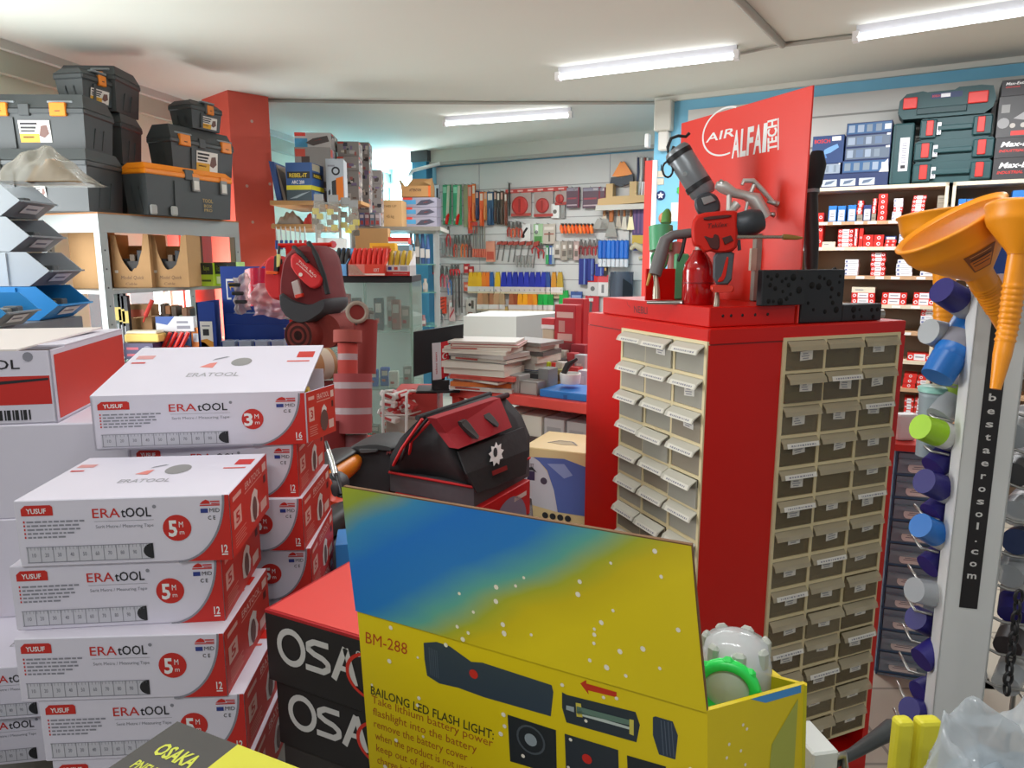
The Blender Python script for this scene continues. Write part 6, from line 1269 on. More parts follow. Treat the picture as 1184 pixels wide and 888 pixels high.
# ---- picking bins stacked at the left edge, with a clear bag on them
BG = mat('pale_grey_bin', 'c2cad0', .5); BD = mat('grey_bin', '8b9093', .5); BB = mat('blue_bin', '2f96dc', .45)
def bin_(loc, yaw, w, d, h, m, label, mi):
    """open fronted bin: its opening looks along +x, its long side faces the viewer"""
    t = thing('picking_bin', label, 'bin', loc, yaw, 'stacked picking bins'); th = .004
    prof = [(0, 0), (w*.80, 0), (w*.98, h*.45), (w*.80, h), (0, h)]
    b = MB(); b.prism(prof, 0, th, m); b.prism(prof, d-th, d, m); b.box(0, th, 0, w*.80, d-th, th, m); b.box(0, th, th, th, d-th, h, m)
    for x in (.2, .42, .62): b.box(w*x, -.004, .004, w*x+.006, 0, h-.004, m)
    b.hexa([(w*.80-th, th, 0), (w*.80, th, 0), (w*.80, d-th, 0), (w*.80-th, d-th, 0)], [(w*.98-th, th, h*.45), (w*.98, th, h*.45), (w*.98, d-th, h*.45), (w*.98-th, d-th, h*.45)], mi)
    b.hexa([(w*.96, th, h*.42), (w*1.0, th, h*.42), (w*1.0, d-th, h*.42), (w*.96, d-th, h*.42)], [(w*.96, th, h*.47), (w*1.0, th, h*.47), (w*1.0, d-th, h*.47), (w*.96, d-th, h*.47)], mi); b.build('shell', t)
    k = MB(); f = Face(k, (w*.86+.003, d*.3, h*.13), (w*.86+.003, d*.75, h*.13), (w*.945+.003, d*.75, h*.36), (w*.945+.003, d*.3, h*.36)); f.rect(0, 0, 1, 1, WHITE).up().rect(.15, .4, .8, .6, GREYINK); k.build('label', t)
    k = MB(); r = random.Random(int(h*1e4+loc[2]*100)); 
    k.box(w*.1, .01, .005, w*.75, d-.01, h*.45, hexm('4a4a4a', .7)); 
    for i in range(6): x = w*(.5+.05*i); k.box(x, .02+.02*i, h*.4, x+.05, .06+.02*i, h*(.5+.05*(i % 3)), hexm(('3d8fc4', '8a8a84', '5a5f62')[i % 3], .5), .004)
    k.build('contents', t); return t
pz = PD(92, 371, 2.75); BH = .131
zb_ = pz.z-.0; bl = [(107, BB, BB, 'blue picking bin at the bottom of the stack on the left'), (101, BG, BD, 'grey picking bin right on the blue one'), (84, BG, BD, 'grey picking bin third up in the stack'), (78, BG, BD, 'grey picking bin on top, under the clear bag')]
for i, (xe, m, mi, l) in enumerate(bl):
    x1 = PD(xe, 371-39*i, 2.97).x; bin_((x1-.44, pz.y+.02*0, zb_+i*BH), R(3), .44, .24, BH-.002, m, l, mi)
p = PD(28, 372, 2.5); bin_((p.x-.36, p.y-.10, zb_), R(4), .36, .2, .115, BB, 'second blue bin cut by the left edge, in front of the stack', BD)
b = MB(); x1 = PD(100, 371, 2.97).x; b.box(x1-.62, pz.y-.40, 0, x1-.05, pz.y+.28, zb_-.002, hexm('7d7f80', .6), .004); solo('bin_stand', b, 'plain grey stand under the picking bins', 'stand')
c = PD(40, 222, 2.78); zc = zb_+4*BH+.004
def pillow(cx, cy, z0, L, Wd, h0, h1, m, seed, nu=34, nv=20, amp=1.0):
    rnd = random.Random(seed); ph = [rnd.uniform(0, 6.3) for _ in range(8)]; b = MB()
    def hgt(u, v): e = max(0, (1-abs(2*u-1)**3.0)*(1-abs(2*v-1)**2.6)); return e*(h0*(1-u)+h1*u)*(1+amp*(.16*math.sin(9*u+ph[0]+3*v)+.12*math.sin(13*v+ph[1]-5*u)+.10*math.sin(23*u+9*v+ph[2])+.07*math.sin(37*u-19*v+ph[4])))
    def sh(u, v): return cx+(u-.5)*L*(1+.05*math.sin(7*v+ph[3])), cy+(v-.5)*Wd*(1+.05*math.sin(6*u+ph[5]))
    b.grid(lambda u, v: (*sh(u, v), z0+.004+hgt(u, v)), nu, nv, m); b.grid(lambda u, v: (*sh(1-u, v), z0), nu, nv, m); return b
b = pillow(c.x, c.y+.11, zc, .34, .22, .15, .07, clear('bag_film', 'c4c0b4', .45, .15), 13); q = pillow(c.x+.02, c.y+.11, zc+.003, .18, .12, .10, .05, hexm('a88458', .8), 8)
multi('plastic_bag', [('film', b), ('contents', q)], 'clear plastic bag with brown contents lying on the grey bins', 'bag')
# ---- on the grey shelf's middle level
zm = 1.386
def cutout(x0, x1, y0, y1, D, label, seed):
    p, w, h = fb(x0, x1, y0, y1, D, R(3)); p.z = zm; d = .22; t = thing('display_carton', label, 'box', p, R(3), 'cardboard boxes with torn openings')
    r = random.Random(seed); n = 12
    arc = [(w*(.14+.72*i/n), h*(.99-.66*math.sin(math.pi*i/n)**.6)+r.uniform(-.008, .008)) for i in range(n+1)]
    b = MB(); b.prism([(0, 0), (w, 0), (w, h)]+arc[::-1]+[(0, h)], 0, .004, KRAFT); b.box(0, .004, 0, .004, d, h, KRAFT); b.box(w-.004, .004, 0, w, d, h, KRAFT); b.box(0, d-.004, 0, w, d, h*.8, KRAFT); b.box(0, 0, 0, w, d, .004, KRAFT)
    f = b.front(0, 0, w, h, -.0005); f.text('Model Quick', .2, .16, .07, hexm('6b4a2c'), .6, 'l', 0, .2).text('Cable', .3, .05, .05, hexm('6b4a2c'), .3, 'l', 0, .2); f.rect(.05, .28, .14, .33, hexm('cfc6b8')); b.build('body', t)
    b = MB(); b.box(.01, .02, .005, w-.01, d-.01, h*.5, hexm('3f3d3c', .7)); 
    for i in range(3): b.box(w*(.2+.2*i), .03, h*.45, w*(.35+.2*i), .09, h*(.55+.08*i), hexm(('4a4c50', '6b5a48', '2e3034')[i], .6), .004)
    b.build('contents', t)
cutout(132, 176, 268, 330, 4.25, 'cardboard box with a torn round opening, left one on the shelf', 3); cutout(177, 219, 268, 329, 4.3, 'cardboard box with a torn round opening, right one on the shelf', 4)
cbox('carton', 84, 116, 264, 327, 4.14, .2, KRAFT, 'plain brown carton standing behind the picking bins', 'box', None, 0, None, None, None, zm)
def ylw(f, b): f.rect(0, .5, 1, 1, hexm('23291c')); f.text('Raiyon', .12, .62, .25, hexm('b9d43a'), .35); f.text('Raiyon', .6, .68, .2, hexm('b9d43a'), .25); f.rect(.1, .1, .3, .4, hexm('dfe6c0')); f.rect(.5, .2, .9, .28, hexm('4a5a20'))
cbox('green_box', 220, 247, 304, 325, 4.5, .2, hexm('a7c62a', .5), 'lime and black box beside the torn cardboard boxes', 'box', 'lime and black boxes', R(5), ylw, None, None, zm); cbox('green_box', 248, 274, 303, 324, 4.55, .2, hexm('a7c62a', .5), 'lime and black box near the shelf back post', 'box', 'lime and black boxes', R(5), ylw, None, None, zm)
cbox('dark_box', 213, 228, 272, 303, 4.72, .1, hexm('6b5640', .7), 'dark brown box standing behind the right torn carton', 'box', None, 0, None, None, None, zm)
# ---- on the glass level
zg = 1.0015
cbox('purple_box', 144, 178, 397, 414, 4.0, .12, hexm('3b3456', .5), 'dark purple box at the front of the glass shelf', 'box', None, 0, lambda f, b: (f.rect(.1, .6, .5, .75, hexm('b04a5a')), f.rect(.1, .2, .45, .35, hexm('b04a5a')), f.ell(.8, .5, .03, hexm('7a7888'), 12)), None, None, zg)
p, w, h = fb(144, 184, 384, 397, 4.02, 0); 
zq = fb(144, 178, 397, 414, 4.0)[2]+PD(144, 414, 4.0).z
b = MB(); b.at((p.x, p.y, zq+.002)); b.box(0, 0, 0, w, .1, .045, hexm('e8c46a', .7), .008, 2); b.box(.01, .005, .045, w-.01, .095, .062, hexm('e6dcc0', .7), .006); solo('sponge_pack', b, 'yellow sponge pack lying on the purple box', 'sponge')
def penbox():
    p, w, h = fb(176, 211, 393, 407, 4.05, 0); p.z = zg; t = thing('pen_display', 'red display box of red marker pens on the glass shelf', 'display box', p)
    b = MB(); b.box(0, 0, 0, w, .14, .055, hexm('d23c34', .5), .002); f = b.front(0, 0, w, .055, -.0004); f.rect(.1, .3, .9, .6, hexm('e8a090')); b.build('box', t)
    for i in range(4): b = MB(); x = w*(.2+.2*i); b.tube([(x, .05, .045), (x+.05, .06, .14)], .011, hexm('d92f25', .35), 8); b.build('marker', t)
penbox()
def openbox():
    p, w, h = fb(180, 224, 355, 373, 4.1, R(4)); p.z = zg+.14; t = thing('open_box', 'open white and blue cardboard box full of dark parts on the glass shelf', 'box', p, R(4)); d = .2
    b = MB(); 
    for q in ((0, 0, w, .003), (0, d-.003, w, d), (0, 0, .003, d), (w-.003, 0, w, d)): b.box(q[0], q[1], 0, q[2], q[3], h, hexm('d8d9dc', .6))
    b.box(0, 0, 0, w, d, .003, KRAFT); f = b.front(0, 0, w, h, -.0004); f.poly([(0, 1), (.5, 1), (.3, .45), (0, .6)], hexm('3a5aa0')); f.rect(.55, .2, .9, .4, GREYINK); f.rect(.55, .55, .85, .7, GREYINK); b.build('body', t)
    b = MB(); b.hexa([(-.12, .0, h*.9), (0, .0, h), (0, d, h), (-.12, d, h*.9)], [(-.12, 0, h*.9+.003), (0, 0, h+.003), (0, d, h+.003), (-.12, d, h*.9+.003)], hexm('9c7a55', .8)); b.build('flap', t)
    r = random.Random(4); b = MB()
    for i in range(12): x = r.uniform(.0, w*.8); b.box(x, r.uniform(.02, .1), .01, x+.03, r.uniform(.12, .18), h+r.uniform(0, .07), hexm(r.choice(('4a3a2c', '5f6a50', '6d4a30', '35332f', '8a5a34')), .7), .004)
    b.build('contents', t)
openbox()
cbox('brown_carton', 152, 178, 352, 399, 4.2, .1, hexm('a07850', .8), 'brown open carton standing left of the red pens', 'box', None, 0, lambda f, b: f.rect(.1, .75, .7, .9, hexm('c05a40')), None, None, zg)
b = MB(); p = PD(178, 372, 4.05); b.tube([PD(168, 366, 4.08), PD(176, 347, 4.1)], .012, hexm('cc3a30', .4), 8); b.tube([PD(168, 366, 4.08), PD(166, 372, 4.12)], .005, hexm('cc3a30', .4), 6); solo('red_marker', b, 'single red marker leaning against the open white box', 'marker')
cbox('support_carton', 182, 222, 373, 408, 4.22, .16, hexm('6b5a46', .7), 'carton standing under the open white box', 'box', None, 0, lambda f, b: f.rect(.4, .3, .9, .9, hexm('2f4f86')), None, None, zg)
for i, (x0, x1, y0, y1, c, l) in enumerate(((204, 213, 372, 401, '2f5a94', 'blue pack standing beside the red pens'), (213, 221, 371, 400, '3a6ea4', 'second blue pack beside the red pens'), (222, 233, 379, 400, 'd27a2a', 'orange pack at the end of the glass shelf'))): cbox('packet', x0, x1, y0, y1, 4.15, .06, hexm(c, .5), l, 'packet', None, R(-6), lambda f, b: (f.rect(.2, .5, .8, .8, hexm('c8d2dc')), f.rect(.2, .15, .6, .3, hexm('c8b08a'))), None, None, zg)
for i, (x, c) in enumerate(((139, '2c3a34'), (143, '3c3c40'), (147, '2a2a2e'))):
    cbox('tool_pack', x-3, x+4, 336+3*i, 392, 4.12+.0*i, .03, hexm(c, .6), ('dark green', 'dark grey', 'black')[i]+' narrow tool pack beside the shelf post', 'packet', 'narrow dark packs', 0, lambda f, b: (f.rect(.2, .1, .4, .5, hexm('8a8a90')), f.rect(.0, .55, 1, .75, hexm('b09a3a'))), None, None, zg)
# ================================================================ MIDDLE: SHELVES BEHIND THE RED COLUMN
random.seed(31)
ZU, ZM_, ZL = None, None, None
D0 = 5.0
z_up = PD(345, 232, D0).z; z_md = PD(345, 259, D0).z
p0 = PD(313, 232, D0); p1 = PD(402, 228, 5.9)
t = thing('wall_shelf', 'wooden board shelf beside the red column holding blue boxes and small cartons', 'shelf', (p0.x, p0.y, 0))
MSh = math.atan2(p1.y-p0.y, p1.x-p0.x)
for z in (z_up, z_md, z_md-.28): b = MB(); b.box(.0, -.02, z-.03, .30, .75, z, WOOD); b.build('board', t)
b = MB(); b.box(.30, .05, .95, .32, .08, z_up, hexm('b9b8b2', .5)); b.build('post', t)
b = MB(); b.box(.30, .70, .95, .32, .73, z_up, hexm('b9b8b2', .5)); b.build('post', t)
def rebel(f, b): f.rect(.05, .58, .95, .76, hexm('15171c')).up(); f.text('REBEL-IT', .14, .61, .11, hexm('e8c92a'), .7, 'l', .01); f.k = 1; f.text('ARC 200', .22, .44, .09, WHITE, .5, 'l', .01); f.rect(0, .28, 1, .4, hexm('d8cc22')); f.rect(0, 0, 1, .28, hexm('3a4a52')).up(); f.poly([(.1, .04), (.6, .18), (.95, .24), (.4, .06)], hexm('8c9aa0'))
def rebel_side(f, b): f.rect(.1, .6, .9, .75, hexm('15171c')).up(); f.text('REBEL', .2, .63, .08, hexm('e8c92a'), .6); f.k = 1; f.rect(0, .28, 1, .4, hexm('d8cc22')); f.rect(.1, .8, .7, .98, hexm('b0a890')); f.rect(.2, .02, .8, .24, hexm('6a94b8'))
RBK = hexm('27518c', .5)
cbox('welder_box', 332, 361, 188, 231, 4.98, .24, RBK, 'blue box with black and yellow lettering on the wooden shelf, nearest the aisle', 'box', 'blue lettered boxes', R(-6), rebel, rebel_side, None, z_up)
def leaning(x0, x1, x2, y0, D, m, l):
    a = PD(x0, y0, D); c = PD(x1, 232, D); e = PD(x2, 232, D); dx = e.x-c.x; b = MB()
    b.hexa([(c.x, c.y, z_up), (e.x, c.y, z_up), (e.x, c.y+.25, z_up), (c.x, c.y+.25, z_up)], [(a.x, c.y, a.z), (a.x+dx, c.y, a.z-.006), (a.x+dx, c.y+.25, a.z-.006), (a.x, c.y+.25, a.z)], m); solo('leaning_box', b, l, 'box', 'boxes leaning on the wooden shelf')
leaning(313, 320, 326, 187, 4.99, hexm('2b4a84', .5), 'flat blue box leaning beside the red column'); leaning(318.5, 328, 331.5, 190, 5.02, hexm('9a8a7c', .6), 'flat greyish brown box leaning against the blue lettered box')
def orange_art(f, b): f.rect(0, 0, 1, 1, hexm('aeb6be')); f.up(); f.poly([(.3, .05), (.55, .0), (.55, .52), (.3, .48)], hexm('2e3236')); f.poly([(.55, .0), (.95, .1), (.95, .6), (.55, .55)], hexm('e0761c')); f.ell(.55, .72, .03, INK, 14, None, .6); f.poly([(.08, .1), (.22, .2), (.2, .3), (.1, .25)], INK); f.rect(.1, .82, .5, .86, GREYINK)
cbox('power_tool_box', 378, 398.5, 183.5, 227, 5.1, .2, hexm('c8ccd0', .5), 'white box with an orange machine printed on it, on the wooden shelf', 'box', None, R(6), orange_art, None, None, z_up+.0)
def bluecart(f, b): f.rect(.0, .75, .3, 1, hexm('d84034')); f.rect(0, 0, .35, .6, hexm('4a9ac4')); f.up(); f.poly([(.3, .3), (.5, .6), (.9, .8), (.95, .4), (.5, .1)], hexm('5a504e')); f.poly([(.5, .4), (.7, .6), (.75, .5)], hexm('b8423a'))
# photo printed cartons piled on the upper shelf
def pic(seed):
    def a(f, b):
        r = random.Random(seed); f.rect(0, 0, 1, 1, hexm('8f8a86')); f.up()
        for i in range(9): x, y = r.uniform(0, .8), r.uniform(0, .75); f.rect(x, y, x+r.uniform(.1, .25), y+r.uniform(.1, .3), hexm(r.choice(('4a3f3c', '6d5a50', '3a3f4c', 'a8605a', 'b8b2ae', '2f2c30', '7a6a8a', 'c8c0b4')))); f.k += .3
        f.rect(.02, .84, .3, .97, hexm('c04a3a'))
    return a
PC = 'picture printed cartons piled by the window'
PCM = hexm('8a7f78', .6)
zs = z_up
cbox('picture_carton', 341, 383, 153, 170, 5.35, .3, hexm('c4c2c0', .5), 'wide picture carton lying on top of the pile behind the blue boxes', 'box', PC, R(4), bluecart, pic(1), None, PD(360, 170, 5.35).z)
cbox('picture_carton', 343, 384, 170, 229, 5.36, .3, hexm('a8a19c', .5), 'tall picture carton just behind the blue lettered box', 'box', PC, R(4), pic(9), pic(2), None, z_up)
cols = [(390, 415, 163, 232, 5.55, 4, 'front'), (407, 427, 163+1, 262, 5.95, 6, 'middle'), (420, 441, 196, 262, 6.2, 4, 'rear')]
for x0, x1, y0, y1, D, n, nm in cols:
    for k in range(n):
        ya = y1+(y0-y1)*(k+1)/n; yb = y1+(y0-y1)*k/n
        cbox('picture_carton', x0+random.uniform(-.7, .7), x1, ya+.25, yb, D, .25, PCM, '%s carton from the bottom of the %s picture carton column' % (ORD[k], nm), 'box', PC, R(5), pic(k*7+int(x0)), pic(k*5+3))
# their stand: shelf boards carrying the columns, and back shelf with kraft cartons
zs1 = PD(417, 262, 6.0).z
b = MB(); a = PD(404, 264, 5.9); b.box(a.x-.02, a.y, zs1-.035, a.x+.75, a.y+.8, zs1-.004, hexm('a8a49a', .5)); 
for x in (.0, .70): b.box(a.x+x, a.y+.05, 0, a.x+x+.03, a.y+.08, zs1-.035, GALV)
a2 = PD(387, 233, 5.5); b.box(a2.x-.02, a2.y+.0, PD(400, 232, 5.55).z-.03, a2.x+.2, a2.y+.35, PD(400, 232, 5.55).z-.004, WOOD)
solo('window_shelf', b, 'grey metal shelf below the picture carton columns near the window', 'shelf')
for i, x in enumerate((416, 422, 428, 434)): cbox('bottle_pack', x, x+5.2, 246, 261.5, 5.85, .05, hexm(('5f6a9c', '8a5f70', '6a7f94', '9a8f98')[i], .4), ORD[i]+' of the small coloured packs below the picture cartons', 'packet', 'small coloured packs', 0, lambda f, b: (f.rect(.1, .6, .9, .85, hexm('c8c4cc')), f.rect(.2, .1, .8, .4, hexm('b04a4a'))), None, None, zs1)
cbox('carton', 435, 465, 231, 262, 6.6, .3, hexm('c39a68', .8), 'plain kraft carton standing under the window', 'box', 'kraft cartons by the window', 0, lambda f, b: (f.text('THIS UP', .3, .75, .08, hexm('8a6a44'), .5), f.text('45 kg', .4, .4, .1, hexm('8a6a44'), .3)), None, None, zs1)
z2 = PD(430, 287, 6.0).z
cbox('carton', 411, 449, 264, 288, 5.7, .12, hexm('b58a5a', .8), 'wide kraft carton below the shelf edge, under the coloured packs', 'box', 'kraft cartons by the window')
# ---- second shelf by the teal column
D2 = 6.9; zs2 = PD(485, 262.5, D2).z
b = MB(); a = PD(462, 264, D2-.02); b.box(a.x-.35, a.y, zs2-.03, a.x+.35, a.y+.45, zs2-.003, hexm('a8a8a4', .5)); b.box(a.x-.35, a.y+.1, 0, a.x-.32, a.y+.13, zs2-.03, GALV); b.box(a.x+.31, a.y+.1, 0, a.x+.34, a.y+.13, zs2-.03, GALV); zs3 = PD(490, 305, D2).z; b.box(a.x-.1, a.y, zs3-.012, a.x+.35, a.y+.4, zs3-.002, clear('shelf_glass', '8fc4ae', .5, .05)); zs4 = PD(490, 338, D2).z; b.box(a.x-.1, a.y, zs4-.012, a.x+.35, a.y+.4, zs4-.002, clear('shelf_glass', '8fc4ae', .5, .05)); zs5 = PD(490, 378, D2).z; b.box(a.x-.1, a.y, zs5-.012, a.x+.35, a.y+.4, zs5-.002, clear('shelf_glass', '8fc4ae', .5, .05))
solo('glass_shelf', b, 'grey and glass shelf standing before the light blue wall', 'shelf')
def drill(f, b): f.rect(0, .3, .4, .75, hexm('4f9ac8')); f.rect(0, .75, .3, 1, hexm('d8483c')); f.up(); f.poly([(.4, .2), (.55, .7), (.8, .8), (.95, .5), (.7, .2)], hexm('4a4a58')); f.poly([(.6, .4), (.7, .6), (.8, .5)], hexm('a05048'))
for k in range(3): cbox('power_tool_box', 465, 505, 262.3-11.4*(k+1)+.3, 262.3-11.4*k, D2, .25, hexm('9a96a4', .5), ('bottom', 'middle', 'top')[k]+' box of the three printed drill boxes under the open carton', 'box', 'printed drill boxes', R(-4), drill)
zt3 = PD(480, 262.3-34.2, D2).z
p, w, h = fb(464, 498, 215, 228, D2, R(-4)); p.z = zt3+.002; t = thing('open_carton', 'open kraft carton with raised flaps on top of the drill boxes', 'box', p, R(-4)); OC_ = hexm('b98b58', .8)
b = MB()
for q in ((0, 0, w, .005), (0, .22, w, .225), (0, 0, .005, .225), (w-.005, 0, w, .225)): b.box(q[0], q[1], 0, q[2], q[3], h, OC_)
b.box(0, 0, 0, w, .225, .004, OC_); f = b.front(0, 0, w, h, -.0005); f.text('ATTENTION', .28, .5, .25, INK, .4); f.rect(.92, 0, 1, 1, hexm('d8642a')); b.build('body', t)
for nm, q in (('flap', [(0, .22, h), (w, .22, h), (w-.03, .26, h+.09), (.06, .26, h+.09)]), ('flap', [(0, 0, h), (0, .22, h), (-.05, .24, h+.07), (-.03, .04, h+.06)]), ('flap', [(w, 0, h), (w, .22, h), (w-.02, .2, h+.09), (w-.08, .05, h+.04)])):
    b = MB(); n = (Vector(q[1])-Vector(q[0])).cross(Vector(q[3])-Vector(q[0])).normalized()*.004; b.hexa([Vector(v) for v in q], [Vector(v)+n for v in q], OC_); b.build(nm, t)
for i, (x, y0, y1, c, z) in enumerate(((476, 268, 303, '4a4644', 0), (483, 266, 303, '5a5450', 0), (489, 270, 303, '2d4a78', 0), (495, 272, 303, '3a5a8a', 0), (478, 322, 337, 'b8a890', 1), (485, 325, 337, 'd8a83a', 1), (492, 322, 337, 'c8c0b0', 1), (478, 362, 377, '8a7a7a', 2), (484, 359, 377, '6a5a60', 2), (490, 364, 377, '9a7070', 2))):
    D = D2+.12; p = PD(x, y1, D); zz = (zs3, zs4, zs5)[z]; hh = PD(x, y0, D).z-zz; b = MB(); b.at((p.x, p.y, zz)); b.lathe([(.022, 0), (.024, hh*.6), (.014, hh*.75), (.016, hh)], hexm(c, .5), 10); b.box(-.02, -.03, hh*.2, .02, -.02, hh*.5, hexm('c8c4bc', .5)); solo('bottle', b, '%s bottle from the left on the %s glass shelf by the teal column' % (ORD[i-(0, 4, 7)[z]], ('upper', 'middle', 'lower')[z]), 'bottle', 'bottles on the glass shelf')
# ---- hanging packs with yellow parts on a wire rack
RX = 4.6
a = PD(364, 238, RX); c = PD(404, 236, RX)
b = MB(); b.tube([PD(364, 236, RX), PD(404, 234, RX)], .006, GALV, 6); b.tube([PD(364, 232, RX), Vector((a.x, a.y, .95))], .007, GALV, 6); b.tube([PD(404, 232, RX), Vector((c.x, c.y, .95))], .007, GALV, 6); b.tube([PD(364, 236, RX), PD(364, 236, RX)+Vector((0, .3, .03))], .006, GALV, 6); b.tube([Vector((a.x, a.y, .95)), Vector((a.x, a.y, 0))], .007, GALV, 6); b.tube([Vector((c.x, c.y, .95)), Vector((c.x, c.y, 0))], .007, GALV, 6)
solo('wire_rack', b, 'thin wire rack from which packs with yellow parts hang', 'rack')
for i, (x0, x1, y0, y1) in enumerate(((361, 376, 230, 271), (378, 393, 231, 271), (394, 405, 234, 268), (403, 414, 237, 269))):
    D = RX-.03-.02*(i % 2); P = [PD(x0+2, y0, D), PD(x1-2, y0, D), PD(x1+1, (y0+y1)/2, D), PD(x1-1, y1-4, D), PD((x0+x1)/2, y1, D), PD(x0, y1-5, D), PD(x0-1, (y0+y1)/2, D)]
    b = MB(); b.add([v for v in P]+[v+Vector((0, .025, 0)) for v in P], [tuple(range(7)), tuple(range(13, 6, -1))]+[(k, k+7, (k+1) % 7+7, (k+1) % 7) for k in range(7)], clear('pack_film', 'b8b0a4', .3, .2))
    q = MB()
    for k in range(4): v = PD(x0+4+(k % 2)*5, y0+14+k*6, D+.012); q.box(v.x-.022, v.y-.004, v.z-.020, v.x+.020, v.y+.008, v.z+.018, hexm(('d8c83a', 'e0d04a', '5a4f40', '8a8070')[(k+i) % 4], .5), .004)
    h_ = MB(); v = PD((x0+x1)/2, y0, D); h_.box(v.x-.03, v.y-.002, v.z-.02, v.x+.03, v.y+.004, v.z+.03, hexm('8a8a88', .5)); multi('hanging_pack', [('film', b), ('contents', q), ('header', h_)], ORD[i]+' of the clear packs with yellow parts hanging on the wire rack', 'packet', 'clear packs with yellow parts')
# things on the middle boards
for i, (x0, x1, y0, y1, c, l) in enumerate(((318, 348, 246, 257.5, '9a948c', 'grey and red crumpled packet on the middle wooden board'), (350, 360, 247, 257, 'c03a34', 'red packet end on the middle wooden board'))):
    p = PD(x0, y1, 5.05); q = PD(x1, y0, 5.05); b = pillow((p.x+q.x)/2, p.y+.08, z_md+.001, q.x-p.x, .15, q.z-z_md, (q.z-z_md)*.7, hexm(c, .6), 3+i); solo('soft_packet', b, l, 'packet')
for i in range(7): 
    x = 319+i*5.5; b = MB(); b.tube([PD(x, 262, 5.0), PD(x+1, 278, 5.0)], .005, STEEL, 6); b.tube([PD(x+1, 278, 5.0), PD(x+1, 288, 5.0)], .011, hexm('b8262a' if i > 3 else '24488c', .4), 8); solo('screwdriver', b, ORD[i]+' of the screwdrivers hanging under the lowest wooden board', 'screwdriver', 'screwdrivers under the board')
cbox('white_card_box', 366, 398, 275, 289, 4.7, .1, hexm('dcdcd8', .5), 'white box with a small red mark behind the hanging backpack', 'box', None, 0, lambda f, b: f.ell(.6, .45, .025, hexm('b8404a'), 8), None, None)
b = MB(); a = PD(366, 290, 4.7); b.box(a.x-.02, a.y-.005, 0, a.x+.22, a.y+.25, a.z-.001, hexm('8f8d88', .6)); solo('low_cabinet', b, 'grey cabinet under the white box with the red mark', 'cabinet')
# ================================================================ GLASS TOWER WITH DISPLAY BOXES ON TOP
DT = 3.75
zt = PD(430, 319, DT).z; aL = PD(377, 319, DT); aR = PD(476, 316, DT)
t = thing('glass_display_case', 'tall glass display case with black top behind the sandpaper rolls', 'display case', ((aL.x+aR.x)/2, aL.y, 0)); w = aR.x-aL.x; hw = w/2
b = MB(); b.box(-hw, 0, zt-.035, hw, .40, zt, BLACK, .002); b.build('top', t)
b = MB(); b.box(-hw, 0, 0, hw, .4, .25, hexm('b9bcb8', .5)); b.build('base', t)
GE = clear('glass_edge', 'a9c8ba', .28, .05)
for nm, q in (('glass_pane', (-hw, 0, .25, hw, .005, zt-.035)), ('glass_pane', (-hw, .005, .25, -hw+.005, .4, zt-.035)), ('glass_pane', (hw-.005, .005, .25, hw, .4, zt-.035))): b = MB(); b.box(*q, GLASS); b.build(nm, t)
b = MB(); b.box(-hw, .395, .25, hw, .4, zt-.035, hexm('b5bdb8', .4)); b.build('back_panel', t)
for x in (-hw, -.03, hw-.012): b = MB(); b.box(x, -.004, .25, x+.012, .006, zt-.035, GE); b.build('edge_strip', t)
zsh = [PD(430, y, DT).z for y in (385, 455, 520)]
for z in zsh: b = MB(); b.box(-hw+.006, .01, z-.004, hw-.006, .39, z+.003, GE); b.build('glass_shelf', t)
# goods inside the case
GI = 'small packs inside the glass case'
k = 0
for z, zi, n in ((zsh[0], 0, 9), (zsh[1], 1, 7), (zsh[2], 2, 7)):
    r = random.Random(zi)
    for i in range(n):
        x = t.location.x-hw+.04+(w-.1)*i/(n-1); y = t.location.y+r.uniform(.06, .22); hh = r.uniform(.06, .2 if zi == 0 else .13); c = r.choice(('8a8a84', 'a09a90', '6d6a66', 'b8322c', '3a3a40', 'c8c4bc', '8f5a50')); c = '2f56a8' if (zi, i) in ((1, 3), (1, 4)) else c
        b = MB(); b.box(x-.025, y-.02, z+.0035, x+.025, y+.02, z+.003+hh, hexm(c, .5), .004); f = b.front(x-.02, z+.01, x+.02, z+hh, y-.0205); f.rect(.1, .55, .9, .85, hexm('c8c0b8')); f.rect(.1, .2, .6, .35, hexm('b04038'))
        solo('small_pack', b, '%s pack from the left on the %s inner shelf of the glass case' % (ORD[i], ('upper', 'middle', 'lower')[zi]), 'packet', GI)
def row_display(x0, x1, y0, y1, D, label, m, tool, n, art, dep=.16, hy=None):
    p, w, h = fb(x0, x1, y0, y1, D, R(-4)); p.z = zt+.001; t = thing('screwdriver_display', label, 'display box', p, R(-4))
    b = MB(); b.box(0, 0, 0, w, dep, h*.42, m, .001); b.prism([(0, 0), (dep, 0), (dep, h*1.0), (0, h*.42)], 0, .004, m, 'x'); b.prism([(0, 0), (dep, 0), (dep, h*1.0), (0, h*.42)], w-.004, w, m, 'x'); b.box(0, dep-.004, 0, w, dep, h, m); art(b.front(0, 0, w, h*.42, -.0004), b); b.build('box', t)
    for i in range(n):
        x = w*(i+.5)/n; q = MB(); q.tube([(x, .04, h*.35), (x, .07, h*.7), (x, .1, h*.98)], [.012, .015, .010], tool, 8); q.build('handle', t)
row_display(403, 445, 287, 319, 3.72, 'red display box with a row of red tool handles on the glass case', hexm('d8402c', .5), hexm('d02820', .4), 7, lambda f, b: (f.rect(0, .0, .45, 1, hexm('e0786a')), f.poly([(.0, .1), (.45, .1), (.2, .9), (0, 1)], hexm('ecd8c0')), f.rect(.0, .05, 1, .2, hexm('f0d8cc')), f.text('KRT', .7, .35, .3, hexm('f0d0c8'), .15)))
row_display(384, 401, 288, 320, 3.74, 'light blue display box of black and yellow handles on the glass case', hexm('6aa6d8', .5), hexm('2a2a2c', .5), 3, lambda f, b: f.rect(.2, .2, .6, .7, hexm('9ac4e4')))
